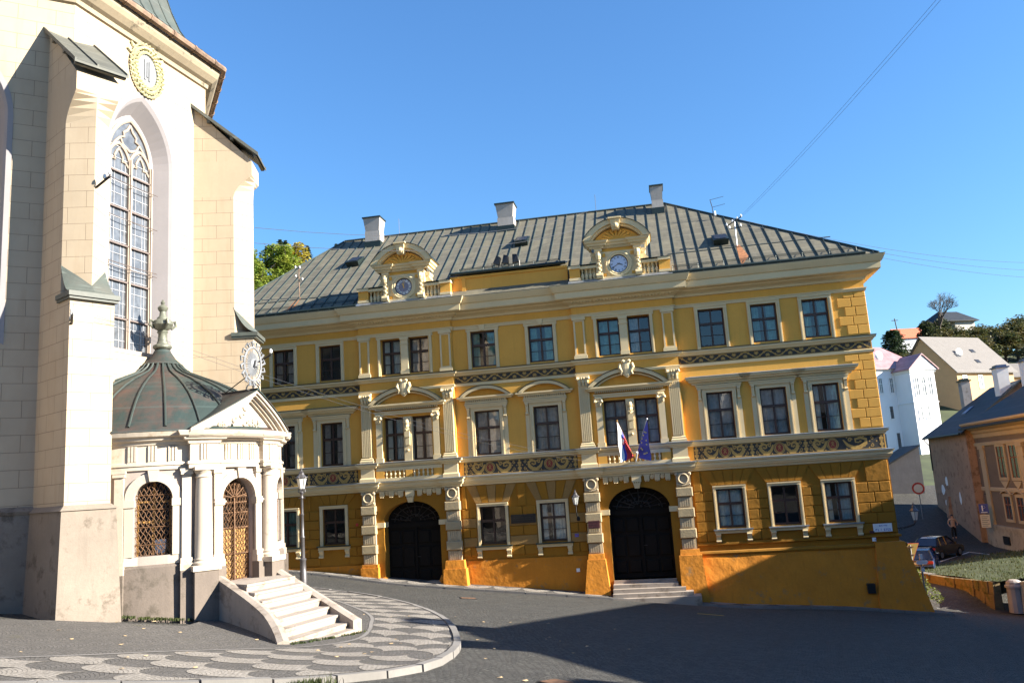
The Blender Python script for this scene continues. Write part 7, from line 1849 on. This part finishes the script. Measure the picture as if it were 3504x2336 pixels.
m.build('pediment_roof', 'pinkroof', H); m = MB(); m.mold([(3.9, 0), (3.9, -2.6), (7.6, -2.6), (7.6, 0)], [(0, 12.3), (.12, 12.35), (.2, 12.6), (0, 12.62)]); m.mold([(3.9, 0), (3.9, -2.6), (7.6, -2.6), (7.6, 0)], [(0, 8.6), (.08, 8.62), (.08, 8.72), (0, 8.75)]); m.mold([(0, 0), (3.9, 0)], [(0, 12.9), (.12, 12.95), (.25, 13.3), (0, 13.35)]); m.build('cornice', 'whitewall', H)
for k in range(3): hwin(H, 4.45+k*1.0, 5.0+k*1.0, 9.5, 11.75, -2.6, 'whitewall', 'villaglass', 'white', True, .12)
for k in range(2): hwin(H, 4.5+k*1.05, 5.0+k*1.05, 6.6, 8.1, -2.6, 'whitewall', 'villaglass', 'white')
for x in (1.4, 3.05): hwin(H, x, x+.55, 10.2, 12.0, 0, 'whitewall', 'villaglass', 'white')
for x in (.3, 2.5): hwin(H, x, x+.5, 7.0, 8.5, 0, 'whitewall', 'villaglass', 'frame')
for x in (.9, 3.0): hwin(H, x, x+.5, 3.2, 5.2, 0, 'whitewall', 'villaglass', 'frame')
m = MB(); m.box(.6, 1.9, 3, 4.3, 14.5, 17.0); m.lathe([(.72, 0), (.7, .3), (.5, .55), (.2, .66), (0, .7)], (1.25, 3.65, 17.0), 10); m.build('chimney', 'whitewall', H)
def dish(parent, x, y, z, r_=.5): m = MB(T=lambda a, b, c: (x+a, y+c-.2, z+b)); m.lathe([(0, .0), (.3*r_, .02), (.7*r_, .09), (r_, .2), (r_, .22), (.7*r_, .11), (0, .03)], (0, 0, 0), 16); m.tube([(0, 0, .1), (0, -.3, .4)], .02, 4); m.build('satellite_dish', 'white', parent)
dish(H, 2.2, .2, 14.9, .6); dish(H, 3.6, 3.5, 16.9, .55)
# orange house, far houses
H = house('orange_house', (66.2, 122.5, .5), 66, 'peach coloured house with a pale grey shingle roof and bright front, behind the villa', 'house')
body(H, 0, 12.6, 0, 10.5, -4, 12.2, 18.0, 'peachwall', True, True); RF = gable_roof(H, 0, 12.6, 0, 10.5, 12.2, 18.1, 'shingle', .5)
for x in (1.2, 4.6, 8.0, 10.6): hwin(H, x, x+.75, 9.4, 11.3, 0, 'whitewall', 'villaglass', 'white')
m = MB(); m.mold([(0, 0), (12.6, 0)], [(0, 11.7), (.15, 11.8), (.2, 12.1), (0, 12.15)]); m.build('cornice', 'whitewall', H); dish(RF, 4.4, 2.4, 15.2, .75)
for x, y in ((3.2, 1.9), (6.2, .9), (7.6, 2.6)): sl_ = 5.9/5.25; m = MB(); q = [(x, y, 12.2+y*sl_+.14), (x+.9, y, 12.2+y*sl_+.14), (x+.9, y+.5, 12.2+(y+.5)*sl_+.14), (x, y+.5, 12.2+(y+.5)*sl_+.14)]; m.hexa(q, [(a, b, c+.08) for a, b, c in q]); m.build('roof_window', 'black', RF)
H = house('hill_house', (109.6, 200, 24.5), 78, 'tall grey-rendered house with a dark roof standing alone on the hilltop', 'house'); body(H, 0, 5.6, 0, 9, -4, 8.4, 10.6, 'greyrender', False, False); gable_roof(H, -3.5, 6, -.5, 9.5, 8.4, 11.4, 'darkroof', .4, 3.2, 1.5); body(H, -3.2, 0, 1.5, 8, -4, 7.8, 8, 'greyrender', False, False, 'side_wall')
for x, z in ((2.1, 4.7), (2.9, 1.2)): hwin(H, x, x+1.0, z, z+1.5, 0, 'white', 'villaglass', 'white')
hwin(H, -2.2, -1.2, 5.4, 6.6, 1.5, 'white', 'villaglass', 'white')
H = house('red_roof_house', (86.0, 180, 22.5), 86, 'low pale cottage with an orange-red tiled roof beside the dark pine', 'cottage'); body(H, 0, 6.2, 0, 6, -4, 4.0, 6.2, 'whitewall', True, True); gable_roof(H, 0, 6.2, 0, 6, 4.0, 6.4, 'redtile', .3)
H = house('far_shed', (83, 138, 8.0), 82, 'long grey-roofed shed beyond the peach house', 'shed'); body(H, 0, 14, 0, 8, -4, 4.6, 7.0, 'peachwall', True, True); gable_roof(H, 0, 14, 0, 8, 4.6, 7.1, 'shingle', .4)
# neighbour across the square: it throws the long shadow over the cobbles
nb_ = Vector((16.9, 15.4, 0)); H = house('corner_house', (nb_.x, nb_.y, -4.6), 150+180, 'plain cream corner house with a low grey roof across the square', 'house')
H.rotation_euler = (0, 0, 0)
aE, bE = dz(38), dz(152)      # the two street fronts meet at the corner nb_
LA, LB = 26, 16; ZE = 9.3
def NT_(s, t, z): p = aE*s+bE*t; return (p.x, p.y, z)
m = MB(T=NT_); m.add([(0, 0, -3), (LA, 0, -3), (LA, LB, -3), (0, LB, -3), (0, 0, ZE), (LA, 0, ZE), (LA, LB, ZE), (0, LB, ZE)], [[0, 1, 5, 4], [1, 2, 6, 5], [2, 3, 7, 6], [3, 0, 4, 7]]); m.build('wall', 'beigewall', H)
m = MB(T=NT_); e = .35; m.add([(-e, -e, ZE-.1), (LA, -e, ZE-.1), (LA, LB, ZE-.1), (-e, LB, ZE-.1), (8, 7, ZE+1.7), (LA, 7, ZE+1.7), (-e, -e, ZE+.05), (LA, -e, ZE+.05), (LA, LB, ZE+.05), (-e, LB, ZE+.05)], [[6, 7, 5, 4], [7, 8, 5], [8, 9, 4, 5], [9, 6, 4], [0, 1, 7, 6], [1, 2, 8, 7], [2, 3, 9, 8], [3, 0, 6, 9], [3, 2, 1, 0]]); RF = m.build('roof', 'shingle', H)
for s, t, w, h in ((1.2, .5, .35, 1.5), (.4, 3.0, .35, 1.1), (.3, 8.5, .4, 1.3)): m = MB(T=NT_); m.box(s-w, s+w, t-w, t+w, ZE-.2, ZE+h); m.build('chimney', 'chim', RF)
for k in range(6):
    for z in (1.2, 5.0):
        m = MB(T=NT_); x = 2+k*4; m.add([(x, -.02, z), (x+1.2, -.02, z), (x+1.2, -.02, z+2), (x, -.02, z+2)], [[0, 1, 2, 3]]); o = m.build('window', 'houseglass', H); m = MB(T=NT_)
        for a, b, c, d in ((x-.15, x, z-.15, z+2.15), (x+1.2, x+1.35, z-.15, z+2.15), (x, x+1.2, z+2, z+2.15), (x, x+1.2, z-.15, z)): m.box(a, b, -.08, 0, c, d)
        m.build('surround', 'whitewall', o)
# unseen houses added behind the viewer to hold back sky light
for k, (x, wd, ht, mt, lab) in enumerate(((-20, 13, 10.5, 'peachwall', 'unseen peach terraced house added to hold back sky light'), (-7, 12, 11.5, 'greyrender', 'unseen grey terraced house added to hold back sky light'), (5, 11, 10, 'beigewall', 'unseen beige terraced house added to hold back sky light'))):
    g0 = ground(x+wd/2, -10)-.1; H = house('unseen_terrace_house', (x+wd, -10, g0), -90, lab); body(H, 0, wd, 0, 9, -2, ht-2, ht+1, mt, True, True); gable_roof(H, 0, wd, 0, 9, ht-2, ht+1.2, 'shingle', .3)
    for i in range(3):
        for z in (1.2, 4.6): hwin(H, 1.6+i*3.6, 2.9+i*3.6, z, z+2.1)
# ------------------------------------------------------------------ trees
def broadleaf(name, h, rad, n, seed, leaf=.22, sparse=False):
    global rnd; old = rnd; rnd = random.Random(seed); t, c = MB(), MB(); t.tube([(0, 0, -1), (.1, 0, h*.3), (0, .1, h*.62)], [.28, .2, .1], 7)
    for k in range(9):
        a = k*2.4; z = h*(.3+.05*k); e = Vector((cos(a)*rad*.75, sin(a)*rad*.75, z+h*.28)); t.tube([(0, 0, z), tuple(Vector((0, 0, z)).lerp(e, .5)+Vector((0, 0, .15))), tuple(e)], [.11, .07, .03], 5)
    for k in range(22):
        a = rnd.uniform(0, 6.28); zz = rnd.random(); rr = rad*(1-.65*zz)*sqrt(rnd.random())*.9; q = (rr*cos(a), rr*sin(a), h*(.34+.58*zz)); s = rad*rnd.uniform(.28, .46); leaves(c, q, (s, s, s*.75), n//22, leaf, hollow=.3)
    rnd = old; return t, c
def conifer(h, rad, n, seed, leaf=.2, top=.04):
    global rnd; old = rnd; rnd = random.Random(seed); t, c = MB(), MB(); t.tube([(0, 0, -1), (0, 0, h*.97)], [.22, .03], 6); L = int(h*2.2)
    for i in range(L):
        f = i/L; z = h*(.14+.84*f); r = rad*(1-f)**.8+top*rad
        for k in range(7):
            a = k*.9+i*2.4+rnd.uniform(-.3, .3); rr = r*rnd.uniform(.65, 1.1); e = Vector((rr*cos(a), rr*sin(a), z-.10*rr+.05*h*0)); b = Vector((0, 0, z+.1*rr)); t.tube([tuple(b), tuple(e)], [.035, .012], 3)
            for q in range(max(2, n//(L*7))): p = b.lerp(e, .3+.75*rnd.random()); leaves(c, p, (.22*rr+.1, .22*rr+.1, .12), 1, leaf, hollow=0)
    rnd = old; return t, c
def bare(h, seed):
    q = random.Random(seed); t = MB()
    def br(p, d, l, r, k):
        e = p+d*l; m_ = p.lerp(e, .5)+Vector((q.uniform(-1, 1), q.uniform(-1, 1), q.uniform(-.5, .5)))*l*.08; t.tube([tuple(p), tuple(m_), tuple(e)], [r, r*.85, r*.65], 5 if k < 2 else 3, cap=False)
        if k >= 6: return
        for i in range(3 if k > 0 else 4):
            a = q.uniform(0, 6.28); s = q.uniform(.35, .75); o = d.orthogonal().normalized(); o2 = d.cross(o); nd = (d+(o*cos(a)+o2*sin(a))*s+Vector((0, 0, .08))).normalized(); br(e, nd, l*q.uniform(.62, .82), r*.6, k+1)
    br(Vector((0, 0, -.5)), Vector((.03, 0, 1)), h*.26, h*.024, 0); return t
def place(name, tc, mats, spots, cat, group):
    first = None
    for x, y, s, rz, label in spots:
        z = hillz(x, y)
        if first is None: r = root(name, (x, y, z), rz, label, cat, group); tc[0].build('trunk', 'bark', r); tc[1].build('crown', mats, r); r.scale = (s, s, s); first = r
        else: dup(first, (x, y, z), rz, label, None, s)
q = random.Random(4)
GA, GB, GC = 'dark conifers along the wooded crest', 'autumn broadleaf trees on the wooded slope', 'bushes and trees on the house hillside'
crest = 'dark conifer on the wooded crest behind the palace roof'; slope = 'leafy tree turning yellow on the wooded slope behind the palace roof'
place('conifer_tree', conifer(9, 2.6, 2600, 1), 'pine', [(-48+2.3*i+q.uniform(-.8, .8), 130+q.uniform(-5, 6), q.uniform(.62, .92)-.02*i, q.uniform(0, 6), crest) for i in range(9)], 'tree', GA)
place('leafy_tree', broadleaf('', 9, 3.4, 3300, 2, .24), 'autumngreen', [(-42, 114, 1.0, 0, slope), (-38.5, 117, 1.0, 1, slope), (-35.5, 113, 1.0, 2, slope), (-33, 119, .95, 3, slope), (-36, 122, .85, 4, slope), (-40.5, 122, .85, 5, slope)], 'tree', GB)
place('yellow_tree', broadleaf('', 7.5, 3.0, 2800, 3, .24), 'autumnyellow', [(-38.7, 108.5, .9, 0, 'bright yellow autumn tree low on the wooded slope behind the palace roof'), (-39.5, 115, 1.3, 2, 'bright yellow autumn tree low on the wooded slope behind the palace roof'), (-32.5, 121, 1.1, 1, 'bright yellow autumn tree low on the wooded slope behind the palace roof')], 'tree', GB)
place('pine_tree', conifer(9.5, 3.6, 5200, 5, .26, .25), 'pine', [(70.4, 150, .93, .4, 'broad dark pine standing at the edge of the house hillside')], 'tree', None)
r = root('bare_tree', (87.2, 165, 23.6), .5, 'bare wide-spreading tree on the skyline beside the hilltop house', 'tree'); bare(11.5, 11).build('branches', 'bark', r)
bush = 'green and ochre bush in the thicket on the house hillside'
place('hillside_bush', broadleaf('', 5.5, 3.6, 3000, 8, .26), 'bushgreen', [(x_, y_, s_, q.uniform(0, 6), bush) for x_, y_, s_ in ((72, 150, .8), (77, 152, .9), (82, 158, 1.0), (86, 162, 1.1), (91, 166, 1.0), (96, 168, .9), (99, 172, 1.0), (104, 178, 1.0), (109, 184, .95), (115, 190, 1.15), (121, 190, 1.2), (127, 188, 1.2), (112, 176, 1.2), (118, 178, 1.3), (124, 176, 1.3), (105, 168, 1.2), (99, 160, 1.2), (93, 154, 1.1), (86, 150, 1.1), (107, 158, 1.3), (114, 166, 1.3), (101, 150, 1.2), (120, 166, 1.3), (95, 146, 1.0), (63, 142, .9), (58, 138, .9), (68, 143, .9), (75, 144, .9))], 'bush', GC)
place('ivy_tree', broadleaf('', 7, 2.6, 2400, 9, .24), 'ivygreen', [(84.2, 164, 1.15, 0, 'dark ivy-clad tree at the foot of the bare tree'), (99.5, 188, 1.3, 2, 'dark ivy-clad tree climbing the wall of the hilltop house')], 'tree', None)
for x, y, h, lab in ((85.6, 180, 9, 'leaning wooden utility pole beside the red-roofed cottage'), (63.0, 148, 11, 'wooden utility pole behind the pine next to the palace corner')):
    r = root('utility_pole', (x, y, hillz(x, y)), 0, lab, 'utility pole'); m = MB(); m.tube([(.6, 0, 0), (-.2, 0, h)], [.14, .1], 6); m.build('pole', 'bark', r); m = MB(); m.box(-.9, .5, -.06, .06, h-.5, h-.36); m.build('crossarm', 'bark', r)
# ------------------------------------------------------------------ camera, light, sky
cd = bpy.data.cameras.new('camera'); cam = bpy.data.objects.new('camera', cd); col.objects.link(cam)
cd.sensor_width = 36; cd.lens = 2803/3504*36; cd.clip_start = .05; cd.clip_end = 2000
pt, rl = R(9.861), R(-3.664); cp, sp_ = cos(pt), sin(pt); c_, s_ = cos(rl), sin(rl)
A = Matrix(((1, 0, 0), (0, sp_, -cp), (0, cp, sp_))); W = Matrix(((c_, -s_, 0), (s_, c_, 0), (0, 0, 1))) @ A     # world -> right, down, forward
rows = [W[0], -W[1], -W[2]]
cam.matrix_world = Matrix((rows[0], rows[1], rows[2])).transposed().to_4x4()
sc.camera = cam
EL_, AZ_ = R(23.5), R(105.5)
sd = Vector((sin(AZ_)*cos(EL_), cos(AZ_)*cos(EL_), sin(EL_)))
sl = bpy.data.lights.new('sun', 'SUN'); sl.energy = 5.0; sl.angle = R(.5); sl.color = (1, .93, .80)
so = bpy.data.objects.new('sun', sl); col.objects.link(so); so.rotation_euler = sd.to_track_quat('Z', 'Y').to_euler()
w = bpy.data.worlds.new('World'); sc.world = w; w.use_nodes = True
nt = w.node_tree; sky = nt.nodes.new('ShaderNodeTexSky'); sky.sky_type = 'NISHITA'; sky.sun_disc = False
sky.sun_elevation = EL_; sky.sun_rotation = AZ_; sky.altitude = 600; sky.air_density = 1.6; sky.dust_density = 0; sky.ozone_density = 10
bg = nt.nodes['Background']; nt.links.new(sky.outputs[0], bg.inputs[0]); bg.inputs[1].default_value = .068
sc.view_settings.view_transform = 'Standard'; sc.view_settings.look = 'None'; sc.view_settings.gamma = 1; sc.view_settings.exposure = 1.95
